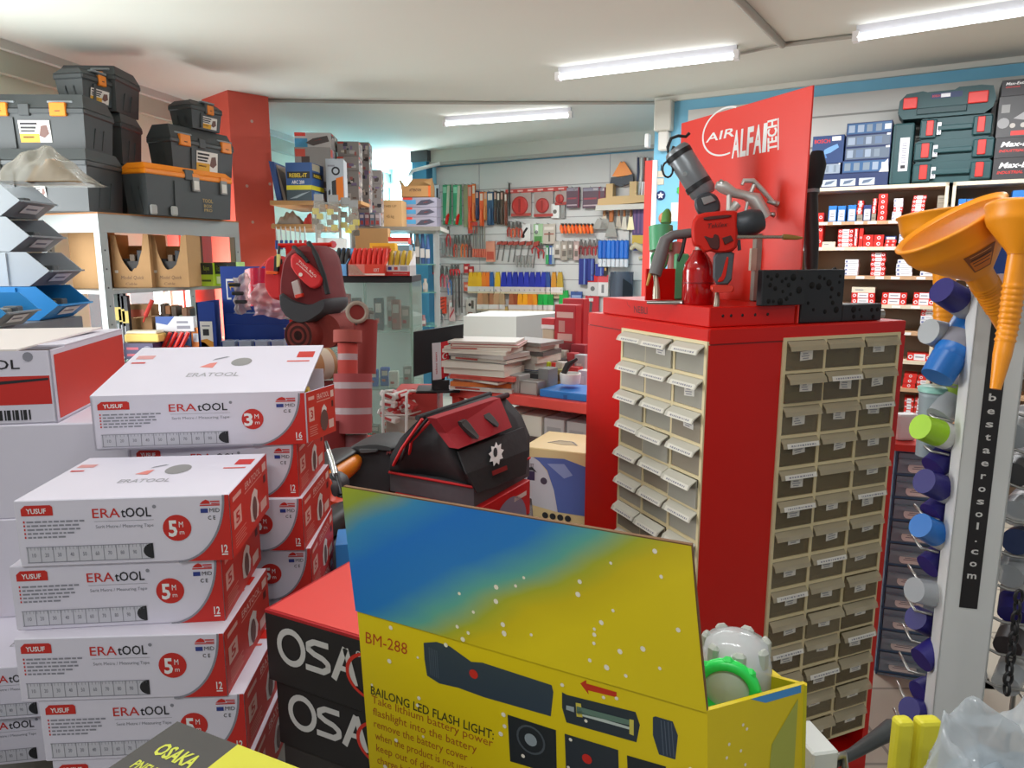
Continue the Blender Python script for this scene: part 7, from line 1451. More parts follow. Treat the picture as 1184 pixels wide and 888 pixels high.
row_display(446, 474, 289, 318, 3.74, 'white and red display box with black and yellow handles on the glass case', hexm('e4e2e0', .5), hexm('c8a42a', .5), 4, lambda f, b: (f.rect(0, 0, 1, .4, hexm('d0302c')), f.rect(.1, .55, .25, .85, hexm('2f4aa8')), f.rect(.35, .55, .5, .85, hexm('d05038')), f.rect(.6, .5, .9, .9, hexm('a8a8b0')), f.rect(.3, .15, .9, .25, hexm('f0b8b0'))))
cbox('yellow_box', 428, 457, 281, 300, 3.92, .1, hexm('efb52a', .5), 'yellow box standing behind the red handles on the glass case', 'box', None, 0, lambda f, b: (f.rect(.1, .6, .8, .9, hexm('d87a2a')), f.rect(.55, .1, .9, .4, INK)), None, None, zt+.001)
cbox('red_box', 449, 472, 274, 282, 4.1, .12, hexm('cf3a30', .5), 'red and white box at the back of the glass case top', 'box', None, 0, lambda f, b: f.rect(0, 0, 1, .35, WHITE), None, None)
cbox('support_box', 449, 474, 283, 317, 4.1, .12, hexm('7f9fb4', .6), 'grey blue box under the red and white box on the case', 'box', None, 0, None, None, None, zt+.001)
b = MB(); p = PD(440, 315, 3.70); b.at((p.x, p.y, zt+.001)); b.lathe([(.014, 0), (.016, .04), (.008, .07), (.006, .11), (0, .112)], WHITE, 12); solo('white_bottle', b, 'small white bottle between the two red display boxes', 'bottle') if 0 else None
# ================================================================ BLUE CUP DISPLAY, RED SHIELD, BACKPACK, SANDPAPER
DB = 3.3; BLU = mat('display_blue', '1c3f94', .5)
pL = PD(231, 412, DB); pR = PD(328, 410, DB)
t = thing('cup_display', 'dark blue cardboard display with small clear cups in tiers', 'display stand', (pL.x, pL.y, 0)); w = pR.x-pL.x
z0 = .85; zA = PD(245, 349, DB).z; zH = PD(270, 308, DB+.2).z
b = MB(); b.box(0, 0, z0, .006, .25, zA, BLU); f = b.front(0, z0, .082, zA, -.0006); b.box(0, 0, z0, .082, .006, zA, BLU); 
zl0, zl1 = PD(238, 401, DB).z, PD(238, 371, DB).z; f = b.front(.012, zl0, .068, zl1, -.0008); f.rect(0, 0, 1, 1, hexm('e8e4dc')); f.up(); f.poly([(0, 0), (1, 0), (1, .2), (.5, .32), (0, .28)], hexm('d8902a')); f.poly([(0, 0), (.7, 0), (.2, .2), (0, .2)], hexm('d03a20')); f.rect(.2, .45, .7, .7, INK); f.rect(.15, .8, .8, .85, GREYINK); b.build('side_panel', t)
b = MB(); b.box(.02, .25, z0, w, .256, zH, BLU); f = b.front(.045, zH-.16, .105, zH-.06, .2494); f.rect(0, 0, 1, 1, WHITE).up().rect(.1, .1, .9, .9, BLU).up().poly([(.5, .12), (.82, .82), (.18, .82)], hexm('e8b21c')); b.build('header', t)
b = MB(); 
for i, y in enumerate((.05, .13, .21)): b.box(.082, y, z0, w, y+.006, z0+.12+.12*i-.10+PD(290, 400, DB).z-z0, BLU)
zc = [PD(290, 408, DB).z, PD(290, 378, DB).z]
b.box(.082, .0, z0, w, .05, zc[0], BLU); b.box(.082, .12, zc[0], w, .25, zc[1], BLU); b.build('tiers', t)
for j in range(2):
    for i in range(4 if j == 0 else 3):
        x = .105+(w-.13)*(i+.2*j)/3.4; y = .03 if j == 0 else .16; zz = zc[j]+.0008; b = MB(); b.box(pL.x+x, pL.y+y-.02, zz, pL.x+x+.055, pL.y+y+.02, zz+.05, clear('cup_clear', 'd4e0f0', .5, .08)); b.box(pL.x+x-.004, pL.y+y-.024, zz+.05, pL.x+x+.059, pL.y+y+.024, zz+.056, clear('cup_clear', 'd4e0f0', .5, .08)); solo('plastic_cup', b, '%s clear cup from the left in the %s tier of the blue display' % (ORD[i], ('front', 'rear')[j]), 'cup', 'clear cups in the blue display')
b = MB(); b.box(pL.x-.05, pL.y-.04, z0-.03, pL.x+w+.05, pL.y+.3, z0-.001, hexm('77726c', .6))
for x in (pL.x-.03, pL.x+w): b.box(x, pL.y, 0, x+.03, pL.y+.26, z0-.03, DKGREY)
solo('display_table', b, 'grey table under the dark blue cup display', 'table')
# red shield and crumpled wraps hung in front of the display head
b = MB(); P0 = PD(283, 312, 3.25); P1 = PD(318, 308, 3.3); w_ = P1.x-P0.x
b.grid(lambda u, v: (P0.x+w_*u, P0.y-.03*math.sin(u*math.pi)-.02*v, P0.z+.01*math.sin(u*3)-.17*v), 12, 8, clear('red_film', 'd0141c', .85, .2)); q = MB(); q.tube([(P0.x+w_*.5, P0.y, P0.z), (P0.x+w_*.5, P0.y+.12, P0.z+.04)], .004, RED, 6); multi('face_shield', [('visor', b), ('hook', q)], 'translucent red sheet hanging in front of the blue display', 'visor')
for i, (x0, x1, y0, y1, c, l) in enumerate(((270, 287, 318, 362, 'c8bcb8', 'crumpled clear wrap with dark bands left of the red sheet'), (290, 330, 331, 367, 'e0b8bc', 'crumpled pinkish white wrap below the red sheet'))):
    b = MB(); A0 = PD(x0, y0, 3.17+.03*i); A1 = PD(x1, y1, 3.17+.03*i); r = random.Random(i+2); ph = [r.uniform(0, 6) for _ in range(6)]
    def fn(u, v, A0=A0, A1=A1, ph=ph): return (A0.x+(A1.x-A0.x)*(u+.06*math.sin(8*v+ph[0])), A0.y-.05*math.sin(u*math.pi)*math.sin(v*math.pi)-.012*math.sin(17*u+9*v+ph[1])-.01*math.sin(23*v+ph[2]), A0.z+(A1.z-A0.z)*(v+.07*math.sin(5*u+ph[3])-.15*(u if i else 0)*(1-v)))
    b.grid(fn, 22, 22, clear('wrap_%d' % i, c, .75, .15))
    if i == 0:
        for k in range(3): v = A0.lerp(A1, .25+.22*k); b.box(v.x-.02, v.y-.055, v.z-.008, v.x+.03, v.y-.035, v.z+.008, BLACKM, .004)
    solo('plastic_wrap', b, l, 'wrap')
# red hanger frame
RP = 3.12; b = MB(); a = PD(334, 300, RP); b.box(a.x-.012, a.y, .7, a.x+.012, a.y+.02, PD(334, 284, RP).z, RED); b.tube([PD(322, 284, RP), PD(384, 283, RP)], .010, RED, 8); b.box(a.x-.08, a.y-.05, .70, a.x+.3, a.y+.18, .72, RED)
for k in range(6): v = PD(334, 345+k*12, RP); b.tube([v, v+Vector((0, -.06, .01))], .004, STEEL, 6)
b.box(a.x-.1, a.y-.1, 0, a.x+.35, a.y+.2, .70, hexm('6a6a6c', .6)); solo('hanger_stand', b, 'red metal hanger stand carrying the backpack and the pouch', 'stand')
# backpack
D = 3.0; BK = mat('black_nylon', '26262a', .8, noise=.2, scale=30); MR = mat('maroon_nylon', '6d1c20', .8, noise=.15, scale=30); RN = mat('red_nylon', 'cf2428', .7, noise=.08, scale=30)
b = MB(); slab(b, [(340, 296), (352, 284), (376, 284), (384, 300), (388, 330), (392, 348), (388, 358), (372, 370), (360, 372), (345, 366), (337, 352), (335, 330)], D, .20, MR)
lo = MB(); slab(lo, [(335, 335), (350, 346), (372, 352), (392, 342), (393, 352), (388, 360), (371, 371), (360, 373), (344, 366), (336, 354)], D-.02, .21, hexm('3a3a3e', .8))
fl = MB(); slab(fl, [(337, 297), (343, 292), (372, 318), (375, 323), (372, 330), (365, 334), (358, 332), (338, 311)], D-.11, .03, RN); tx = MB(); f = Face(tx, PD(341, 304, D-.128), PD(367, 327, D-.128), PD(370, 322, D-.128), PD(345, 299, D-.128)); f.text('TOOL BAG', .05, .55, .4, hexm('e8d8d0'), .8).text('professional', .05, .1, .28, hexm('e8d8d0'), .7); f2 = Face(tx, PD(345, 320, D-.128), PD(350, 320, D-.128), PD(350, 315, D-.128), PD(345, 315, D-.128)); f2.ell(.5, .5, .008, hexm('e8d8d0'), 10)
st = MB(); st.tube([PD(357, 281, D-.05), PD(366, 296, D-.1), PD(374, 318, D-.11), PD(379, 340, D-.11)], .011, BLACKM, 8); st2 = MB(); st2.tube([PD(340, 286, D-.06), PD(346, 292, D-.1), PD(356, 304, D-.115)], .010, BLACKM, 8); bf = MB(); slab(bf, [(338, 326), (345, 323), (350, 341), (342, 344)], D-.115, .02, hexm('b8a8a4', .5)); bf2 = MB(); slab(bf2, [(342, 341), (350, 339), (351, 343), (343, 345)], D-.12, .024, hexm('d83a28', .5))
hk = MB(); hk.tube([PD(357, 281, D-.05), PD(357, 280, RP)], .006, BLACK, 6)
multi('backpack', [('body', b), ('lower_panel', lo, 'dark grey lower panel'), ('front_pocket', fl, 'bright red pocket', [('print', tx)]), ('strap', st), ('strap', st2), ('tag', bf, None, [('tag_end', bf2)]), ('loop', hk)], 'maroon and black tool backpack with a slanting bright red pocket', 'backpack')
D = 3.06; b = MB(); slab(b, [(312, 306), (316, 296), (326, 296), (334, 304), (334, 336), (330, 348), (318, 345), (311, 330)], D, .09, RN); q = MB(); slab(q, [(326, 300), (334, 305), (334, 336), (330, 347), (326, 346)], D-.03, .06, hexm('b81a20', .7)); z_ = MB(); z_.tube([PD(325.5, 300, D-.055), PD(326, 344, D-.055)], .004, BLACK, 6)
kn = MB(); slab(kn, [(318, 296), (324, 294), (322, 316), (317, 318)], D-.065, .016, BLACK); kb = MB(); slab(kb, [(320, 294), (324.5, 294), (323.5, 308), (320, 309)], D-.08, .006, hexm('d8cf7a', .4)); og = MB(); slab(og, [(308, 313), (322, 314), (322, 317), (308, 317)], D-.075, .012, hexm('ee5a1c', .4)); lp = MB(); lp.tube([PD(322, 297, D), PD(323, 284, RP)], .006, BLACK, 6)
multi('tool_pouch', [('body', b), ('side_pocket', q), ('zip', z_), ('loop', lp), ('knife', kn, 'black knife tucked in front', [('blade', kb)]), ('orange_tool', og)], 'bright red tool pouch hanging beside the backpack', 'pouch')
# sandpaper rolls
SP_ = hexm('8a3a34', .9); 
def roll(path, r, label, m=RUST, inner=None, bands=(), grp='sandpaper rolls'):
    b = MB(); b.tube(path, r, m, 28); parts = [('roll', b)]
    ax = (path[-1]-path[0]).normalized()
    if inner: q = MB(); e = path[0]-ax*.001; q.X = Matrix.Translation(e)@ax.to_track_quat('Z', 'Y').to_matrix().to_4x4(); [q.lathe([(r*k, -.0005*j), (r*k*.93, -.0005*j)], inner if j % 2 else hexm('4a201c', .9), 24) for j, k in enumerate((.97, .8, .62, .45, .3))]; q.lathe([(r*.28, -.002), (0, -.002)], hexm('241412', .9), 20); parts.append(('core', q))
    for u in bands:
        q = MB(); c = path[0].lerp(path[-1], u); q.tube([c-ax*.012, c+ax*.012], r*1.012, clear('band_film', 'd8ccd0', .55, .15), 28)
        parts.append(('band', q))
    return multi('sandpaper_roll', parts, label, 'sandpaper roll', grp)
D = 2.9
roll([PD(345, 388, D), PD(370, 385, D+.15)], .065, 'big red brown sandpaper roll lying on its side under the backpack', RUST, RUST); roll([PD(376, 383, D+.05), PD(398, 380, D+.2)], .07, 'second sandpaper roll lying right of the big one', RUST)
roll([PD(408, 500, 2.72), PD(408, 432, 2.72)], .072, 'tallest upright sandpaper roll with two printed clear bands', hexm('a0484a', .85), None, (.37, .80)); roll([PD(402, 432, 2.72), PD(402, 397, 2.72)], .037, 'narrow sandpaper roll standing on the tallest one', hexm('b8463e', .85), None, (.55,)); roll([PD(402, 396, 2.72), PD(402, 382, 2.72)], .053, 'flat sandpaper ring lying on top of the narrow roll', hexm('a8544c', .9))
roll([PD(421, 432, 2.95), PD(423, 370, 2.95)], .048, 'dark sandpaper roll standing behind the narrow roll', hexm('8c3632', .9)); b = MB(); c = PD(413, 361, 2.9); vd2 = (EYEV-c).normalized(); b.X = Matrix.Translation(c)@vd2.to_track_quat('Z', 'Y').to_matrix().to_4x4(); b.lathe([(.030, -.03), (.046, -.03), (.046, .03), (.030, .03), (.030, -.03)], hexm('a89a8c', .7), 24); b.lathe([(.0465, -.031), (.0465, .02)], hexm('8c3632', .9), 24); q = MB(); q.lathe([(0, 0)], INK, 3) if 0 else q.tube([c-Vector((0, 0, .045)), Vector((c.x, c.y+.02, PD(421, 371, 2.95).z))], .012, DKGREY, 8); multi('abrasive_ring', [('ring', b), ('peg', q)], 'beige ring shaped roll seen end on above the sandpaper rolls', 'roll', 'sandpaper rolls')
roll([PD(374, 487, 2.85), PD(374, 440, 2.85)], .062, 'sandpaper roll standing below the brown tape', hexm('7a302e', .9)); roll([PD(376, 555, 2.7), PD(376, 486, 2.7)], .075, 'dark red sandpaper roll lowest behind the tape boxes', hexm('82282a', .85))
roll([PD(407, 560, 2.78), PD(407, 528, 2.78)], .058, 'white paper core under the tallest sandpaper roll', hexm('d6cdbc', .7)); roll([PD(407, 527, 2.77), PD(407, 502, 2.77)], .060, 'clear wrapped roll end between the paper core and the tall roll', hexm('9c6468', .5))
b = MB(); c = PD(352, 424, 2.72); e = PD(380, 420, 2.80); b.tube([c, e], .061, hexm('b98e62', .6), 28); q = MB(); ax = (e-c).normalized(); q.X = Matrix.Translation(c-ax*.001)@ax.to_track_quat('Z', 'Y').to_matrix().to_4x4(); q.lathe([(.060, 0), (.036, 0)], hexm('9a7a60', .7), 24); q.lathe([(.036, -.001), (0, -.001)], hexm('5a4036', .8), 24)
l = MB(); l.tube([c.lerp(e, .45), c.lerp(e, .85)], .0615, hexm('d8ccb8', .6), 28); multi('packing_tape_roll', [('roll', b), ('core', q), ('label', l)], 'wide brown tape roll with a pale printed label', 'tape roll')
b = MB(); a = PD(350, 560, 2.6); b.box(a.x-.15, a.y, 0, a.x+.21, a.y+.5, PD(376, 556, 2.7).z-.002, hexm('6f6a66', .6), .004); solo('low_stand', b, 'grey low stand under the sandpaper rolls', 'stand')
# bits in the gap: orange case, angle grinder, dark tool case, small blue box
TBZ = .74
c = PD(372, 548, 2.1); b = MB(); slab(b, [(348, 545), (362, 534), (398, 533), (405, 541), (400, 556), (372, 575), (350, 578)], 2.1, .22, mat('orange_case', 'f08a1e', .4)); q = MB(); slab(q, [(348, 541), (360, 530), (384, 527), (398, 530), (398, 533), (360, 536)], 2.1, .23, hexm('2b2a2b', .5)); multi('orange_case', [('shell', b), ('rim', q)], 'orange and black tool case behind the red tape boxes', 'tool case')
D = 1.75; b = MB(); slab(b, [(362, 566), (372, 552), (384, 548), (396, 556), (398, 575), (388, 584), (372, 582)], D, .09, hexm('2f2f33', .5)); q = MB(); slab(q, [(374, 556), (380, 554), (381, 570), (386, 578), (398, 580), (396, 586), (380, 584), (373, 572)], D-.05, .03, hexm('d8401c', .45)); s_ = MB(); slab(s_, [(358, 571), (363, 568), (373, 580), (379, 585), (376, 591), (366, 591), (357, 580)], D-.04, .06, hexm('8d8f90', .4)); h_ = MB(); h_.tube([PD(377, 511, D+.1), PD(382, 528, D+.05), PD(388, 548, D), PD(394, 572, D-.02)], [.004, .007, .009, .008], hexm('3a3a3c', .35, metal=.4), 8); h2 = MB(); h2.tube([PD(380, 520, D+.045), PD(385, 535, D+.02), PD(388, 548, D-.012)], .005, hexm('d8d8d4', .25, metal=.6), 8)
sp = MB(); sp.tube([PD(394, 572, D-.02), PD(395, 585, D), Vector((PD(395, 585, D).x, PD(395, 585, D).y, TBZ))], .008, DKGREY, 8)
multi('power_cutter', [('body', b), ('trim', q, 'orange red trim'), ('guard', s_, 'grey guard'), ('cable', h_, None, [('cable_highlight', h2)]), ('support', sp)], 'black power cutter with orange red trim behind the yellow box flap', 'power tool')  # pale tube along the cable paints its highlight
b = MB(); slab(b, [(357, 600), (372, 592), (398, 588), (402, 598), (402, 612), (380, 606), (357, 612)], 1.62, .16, hexm('27282a', .5)); q = MB(); slab(q, [(360, 616), (378, 613), (384, 620), (396, 616), (402, 620), (402, 668), (360, 690)], 1.6, .16, hexm('303438', .5)); g = MB(); slab(g, [(361, 612), (370, 609), (382, 611), (378, 619), (362, 622)], 1.55, .05, hexm('9ba2a4', .4)); o_ = MB(); slab(o_, [(370, 609), (384, 608), (384, 611), (371, 612)], 1.56, .04, hexm('c2642a', .5)); f_ = MB(); p = PD(382, 688, 1.6); f_.box(p.x-.05, p.y-.04, TBZ, p.x+.04, p.y+.06, max(p.z+.03, TBZ+.01), BLACK)
multi('dark_tool_case', [('lid', b), ('body', q), ('latch', g, 'grey latch'), ('orange_bit', o_), ('foot', f_)], 'dark tool case with a grey latch low beside the red tape boxes', 'tool case')
cbox('blue_box', 389, 406, 630, 662, 1.35, .08, hexm('3a86cc', .5), 'small bright blue box behind the coral topped box', 'box', None, R(10), None, None, None, CT+.001)
b = MB(); b.box(-.62, 1.78, TBZ-.04, .068, 2.368, TBZ, hexm('4a3f3c', .6), .003); 
for x in (-.58, .03): 
    for y in (1.82, 2.33): b.box(x-.02, y-.02, 0, x+.02, y+.02, TBZ-.04, DKGREY)
b.box(-.6, 1.57, TBZ-.04, -.15, 1.78, TBZ, hexm('7a7672', .6))
solo('low_table', b, 'low grey table carrying the tool bag behind the yellow flap', 'table')
# ================================================================ TOOL BAG ON ITS RED BOX
D = 2.15
def redbox():
    p, w, h = fb(566, 613, 545, 605, 2.1, R(26)); p = PD(566, 580, 2.08); p.z = TBZ+.001
    q = PD(613, 552, 2.3); rz = math.atan2(q.y-p.y, q.x-p.x); w = Vector((q.x-p.x, q.y-p.y)).length; h = PD(566, 582, 2.08).z-TBZ
    b = MB(); b.box(-.28, 0, 0, w, .30, h, hexm('cc1f22', .45), .002); f = b.front(-.28, 0, w, h, -.0006); f.poly([(.75+.2*math.cos(k*math.pi/14), .02+.8*math.sin(k*math.pi/14)) for k in range(15)], hexm('8a8aa0')); f.rect(.80, .62, .95, .75, hexm('e8d8d0')); 
    o = b.build('red_box'); o.location = p; o.rotation_euler = (0, 0, rz); tag(o, 'red carton under the red and black tool bag', 'box'); return p, rz, w, TBZ+.001+h
pb, rzb, wb_, zb5 = redbox()
ax = Vector((math.cos(rzb), math.sin(rzb), 0)); ay = Vector((-ax.y, ax.x, 0))
# front face of the bag measured on the photo, set in the plane of its front panel
o_ = pb+ay*.02-ax*.01; o_.z = zb5+.001
nB = -ay
def bf_(x, y, off=0): return PN(x, y, o_+ay*off, nB)
t = thing('tool_bag', 'red and black tool bag with a white gear print standing on the red carton', 'bag', (o_.x, o_.y, o_.z)); ob = Vector((o_.x, o_.y, o_.z))
BN = mat('black_bag_fabric', '2a2a2c', .85, noise=.2, scale=40, bump=.1); GN = mat('grey_bag_fabric', '55555a', .85, noise=.15, scale=40); MBG = mat('maroon_bag_fabric', '9c1722', .8, noise=.12, scale=40)
FL, FR = bf_(548, 583), bf_(612, 548); FL.z = FR.z = zb5+.001
ML, MR_ = bf_(530, 524, .0), bf_(608, 493, .0); MTL, MTR = bf_(504, 484, .10), bf_(582, 457, .10)
dB = .30
def back(v, k=1.0): return v+ay*dB*k
BLp = PN(470, 575, o_-ax*.0+ay*0, nB); 
b = MB()
# base and body: wide at the bottom, pinched at the top frame
b.hexa([FL, FR, back(FR), back(FL)], [FL+Vector((0, 0, .06)), FR+Vector((0, 0, .06)), back(FR)+Vector((0, 0, .06)), back(FL)+Vector((0, 0, .06))], GN); b.build('base', t, ob)
z1 = Vector((0, 0, .06)); 
b = MB()
sec = [(FL+z1, FR+z1, back(FR)+z1, back(FL)+z1)]
for u in (.33, .66, 1.0):
    q0 = (FL+z1).lerp(MTL, u); q1 = (FR+z1).lerp(MTR, u); bulge = .035*math.sin(u*math.pi); d0 = dB*(1-u)+.05*u
    q0 = q0-ax*bulge-ay*bulge*.6; q1 = q1+ax*bulge-ay*bulge*.6; sec.append((q0, q1, q1+ay*(d0+bulge), q0+ay*(d0+bulge)))
vs = []; 
for s4 in sec:
    a4, b4, c4, d4 = s4
    for k in range(8): vs.append(a4.lerp(b4, k/8))
    for k in range(6): vs.append(b4.lerp(c4, k/6)-ax*.03*math.sin(k/6*math.pi)*(vs and 1))
    for k in range(8): vs.append(c4.lerp(d4, k/8))
    for k in range(6): vs.append(d4.lerp(a4, k/6)+ax*.03*math.sin(k/6*math.pi))
n = 28; fs = [(i*n+k, i*n+(k+1) % n, (i+1)*n+(k+1) % n, (i+1)*n+k) for i in range(3) for k in range(n)]; fs.append(tuple(3*n+k for k in range(n)))
b.add(vs, fs, BN, True); b.build('body', t, ob)
def onf(x, y): 
    """point on the bag's front by height: interpolate the front sections"""
    p = PN(x, y, o_-ay*.028, nB); return p
def fpanel(pts, m, off, name, lab=None, th=.006):
    b = MB(); P = []
    for x, y in pts:
        p = PN(x, y, o_, nB); u = max(0, min(1, (p.z-(zb5+.06))/max(.05, MTL.z-zb5-.06))); sh_ = ay*(.10*u-.035*.6*math.sin(u*math.pi)-off); p = PN(x, y, o_+sh_, nB); P.append(p)
    nn = len(P); b.add(P+[v+ay*th for v in P], [tuple(range(nn)), tuple(range(2*nn-1, nn-1, -1))]+[(k, k+nn, (k+1) % nn+nn, (k+1) % nn) for k in range(nn)], m); o = b.build(name, t, ob)
    if lab: o['label'] = lab
    return o
fpanel([(530, 522), (606, 494), (611, 520), (608, 548), (580, 560), (552, 570), (540, 548)], BN, .022, 'lower_pocket')
fpanel([(504, 484), (578, 460), (592, 494), (566, 505), (530, 519), (516, 501)], MBG, .040, 'upper_panel', 'dark red upper panel', .03)
for (x0, y0, xm, ym, x1, y1) in ((533, 488, 548, 502, 553, 508), (560, 480, 573, 488, 576, 494)): fpanel([(x0, y0), (x0+6, y0-3), (x0+11, y0+2), (x1+1, y1-4), (x1, y1), (x0+2, y0+4)], hexm('3f3c3c', .8), .056, 'handle_strap', None, .02)
gp = []
cxg, cyg = 574, 525
for k in range(18): a = k*2*math.pi/18; rr = 14 if k % 2 else 9.5; gp.append((cxg+rr*.62*math.cos(a)+rr*.1*math.sin(a), cyg-rr*math.sin(a)))
fpanel(gp, WHITE, .0285, 'gear_print', 'white gear print', .001); fpanel([(cxg-1+4*.55*math.cos(a), cyg-2-5.5*math.sin(a)) for a in [k*.5236 for k in range(12)]], BN, .030, 'gear_print', None, .001); fpanel([(569, 545), (586, 538), (587, 543), (570, 550)], hexm('8a1f20', .6), .0285, 'red_print', None, .001)
b = MB(); b.tube([MTL-ax*.02-ay*.01, MTL.lerp(MTR, .5)-ay*.012+Vector((0, 0, .004)), MTR+ax*.01-ay*.01], .009, hexm('3a1c20', .8), 10); b.build('top_frame', t, ob)
b = MB(); b.tube([MTL-ax*.02+ay*.05, MTR+ay*.05], .008, BLACKM, 10); b.build('top_frame', t, ob)
for k in range(3): b = MB(); b.tube([MTL-ax*(.012+.012*k)+ay*.01*k+Vector((0, 0, .004)), MTL.lerp(back(FL)+z1, .35+.06*k)-ax*(.035+.01*k), FL.lerp(back(FL), .7+.1*k)-ax*.02+Vector((0, 0, .13-.02*k))], .0045, RN if k != 1 else BLACKM, 6); b.build('piping', t, ob)['label'] = 'red piping' if k != 1 else 'black piping'
b = MB(); b.tube([FL+z1-ax*.004, FR+z1+ax*.004], .004, RN, 6); b.tube([FL+z1-ax*.004, back(FL)+z1-ax*.004], .004, RN, 6); b.build('piping', t, ob)
# black leather trousers folded beside it
c = PD(442, 540, 2.25); b = MB(); TR_ = mat('black_leather', '2c2c2e', .55, noise=.3, scale=25)
pts = [(418, 512), (430, 506), (446, 507), (466, 512), (468, 540), (466, 562), (458, 566), (430, 566), (408, 566), (400, 560), (414, 545), (419, 528)]; slab(b, pts, 2.3, .16, TR_); w1 = MB(); slab(w1, [(415, 509), (445, 505), (467, 509), (468, 514), (446, 512), (416, 517)], 2.28, .17, hexm('3a3a3b', .6)); w2 = MB(); slab(w2, [(416, 519), (436, 519), (437, 522), (417, 524)], 2.19, .01, hexm('4a4a4b', .6)); w3 = MB(); p = PD(435, 566, 2.3); w3.box(p.x-.07, p.y-.06, TBZ+.001, p.x+.07, p.y+.06, p.z+.03, TR_, .01); p2 = PD(452, 521, 2.2); w4 = MB(); f = Face(w4, PD(447, 526, 2.20), PD(459, 523, 2.20), PD(459, 519, 2.20), PD(447, 522, 2.20)); f.text('PRO', 0, 0, .9, hexm('8a3a3a'), .9)
multi('leather_bag', [('body', b, None, [('print', w4)]), ('waist_fold', w1), ('stitched_strip', w2), ('lower_fold', w3)], 'soft black leather bag standing left of the red and black tool bag', 'bag')
# wire basket with small packs
D = 2.95; b = MB(); zf = PD(465, 520, D).z; WR = mat('white_wire', 'd4d4d0', .4)
for x in (443, 470): b.tube([PD(x, 530, D), PD(x, 456, D), PD(x+3, 452, D), PD(x+10, 452, D+.05)], .006, WR, 8)
for y in (480, 505, 525): b.tube([PD(443, y, D), PD(470, y, D), PD(488, y-5, D+.3)], .004, WR, 6)
a = PD(443, 530, D); b.box(a.x, a.y, 0, a.x+.18, a.y+.22, PD(443, 530, D).z, hexm('8a8c8c', .6)); solo('wire_basket', b, 'white wire basket full of red and white packs behind the tool bag', 'basket')
r = random.Random(8); zq = PD(443, 530, D).z+.002
for i in range(14):
    x0 = 446+r.uniform(0, 28); k = i//5; y0 = 480-12*k+r.uniform(-4, 4); p = PD(x0, y0, D+.1+.03*(i % 3)); b = MB(); b.at((p.x, p.y+.02*(i % 4), p.z), r.uniform(-.6, .6), 0, r.uniform(-.5, .5)); b.box(-.035, -.02, -.012, .035, .02, .012, hexm(('d8d4d0', 'c23a3a', 'e4e0dc', 'b84a48')[i % 4], .4), .004); b.box(-.02, -.0208, -.006, .015, -.0202, .006, hexm(('b8383a', 'e8e0dc')[i % 2], .5)); solo('small_pack', b, ORD[i]+' of the jumbled red and white packs in the wire basket', 'packet', 'packs in the wire basket')
cbox('brown_pack', 446, 468, 506, 519, D+.06, .1, hexm('b08a5c', .7), 'tan pack low in the wire basket', 'packet', None, 0, None, None, None, zq); cbox('filler_carton', 447, 486, 486, 519, D+.2, .08, hexm('bdb8b0', .7), 'pale carton at the back of the wire basket', 'box', None, 0, None, None, None, zq)
# ================================================================ RED COUNTER, MONITOR, CATALOGUES
ZC = .98
cL = PZ(519, 447, ZC); cR = PZ(678, 467, ZC); cd_ = (cR-cL).normalized(); CWl = Wall((cL.x, cL.y), (cd_.x, cd_.y)); Lc = (cR-cL).length+.45
cn = -CWl.n
t = thing('red_counter', 'red topped sales counter behind the tool bag', 'counter', (cL.x, cL.y, 0), CWl.rz)
RT = mat('red_counter_paint', 'ec554c', .4)
b = MB(); b.box(-.0, 0, ZC-.045, Lc, .75, ZC, RT, .004); b.build('top', t); b = MB(); b.box(0.01, .01, 0, .05, .05, ZC-.045, RT); b.build('leg', t); b = MB(); b.box(Lc-.05, .01, 0, Lc-.01, .05, ZC-.045, RT); b.build('leg', t)
zsf = PN(600, 503, cL+Vector((CWl.n.x, CWl.n.y, 0))*-.05, CWl.n).z
b = MB(); b.box(.02, .04, zsf-.03, Lc-.02, .72, zsf, hexm('5a4a48', .6)); b.build('lower_shelf', t); b = MB(); b.box(.02, .7, .05, Lc-.02, .73, ZC-.05, hexm('2b3036', .7)); b.build('back_panel', t)
def cpx(x, y, off=.05): p = PN(x, y, cL-CWl.n*off, CWl.n); return (p-Vector((cL.x, cL.y, 0)))@CWl.d, p.z
for i, (x0, x1, y0, y1, c) in enumerate(((584, 601, 474, 500, 'e4e2d8'), (603, 626, 479, 500, 'f2f0e2'), (629, 652, 483, 504, 'd8d8d8'), (655, 678, 487, 507, 'cccccc'))):
    a, zz = cpx(x0, y1, .06); e, _ = cpx(x1, y1, .06); _, z1_ = cpx(x0, y0, .06); b = MB(); b.box(0, 0, 0, e-a, .25, z1_-zsf, hexm(c, .6), .002); f = b.front(0, 0, e-a, z1_-zsf, -.0005)
    if i > 1: f.rect(.15, .1, .85, .6, hexm('b8b8ba'))
    o = b.build('white_carton'); q = CWl.w(a, -.06, zsf+.0005); o.location = q; o.rotation_euler = (0, 0, CWl.rz); tag(o, ORD[i]+' white carton from the left on the counter\'s lower shelf', 'box', 'white cartons under the counter')
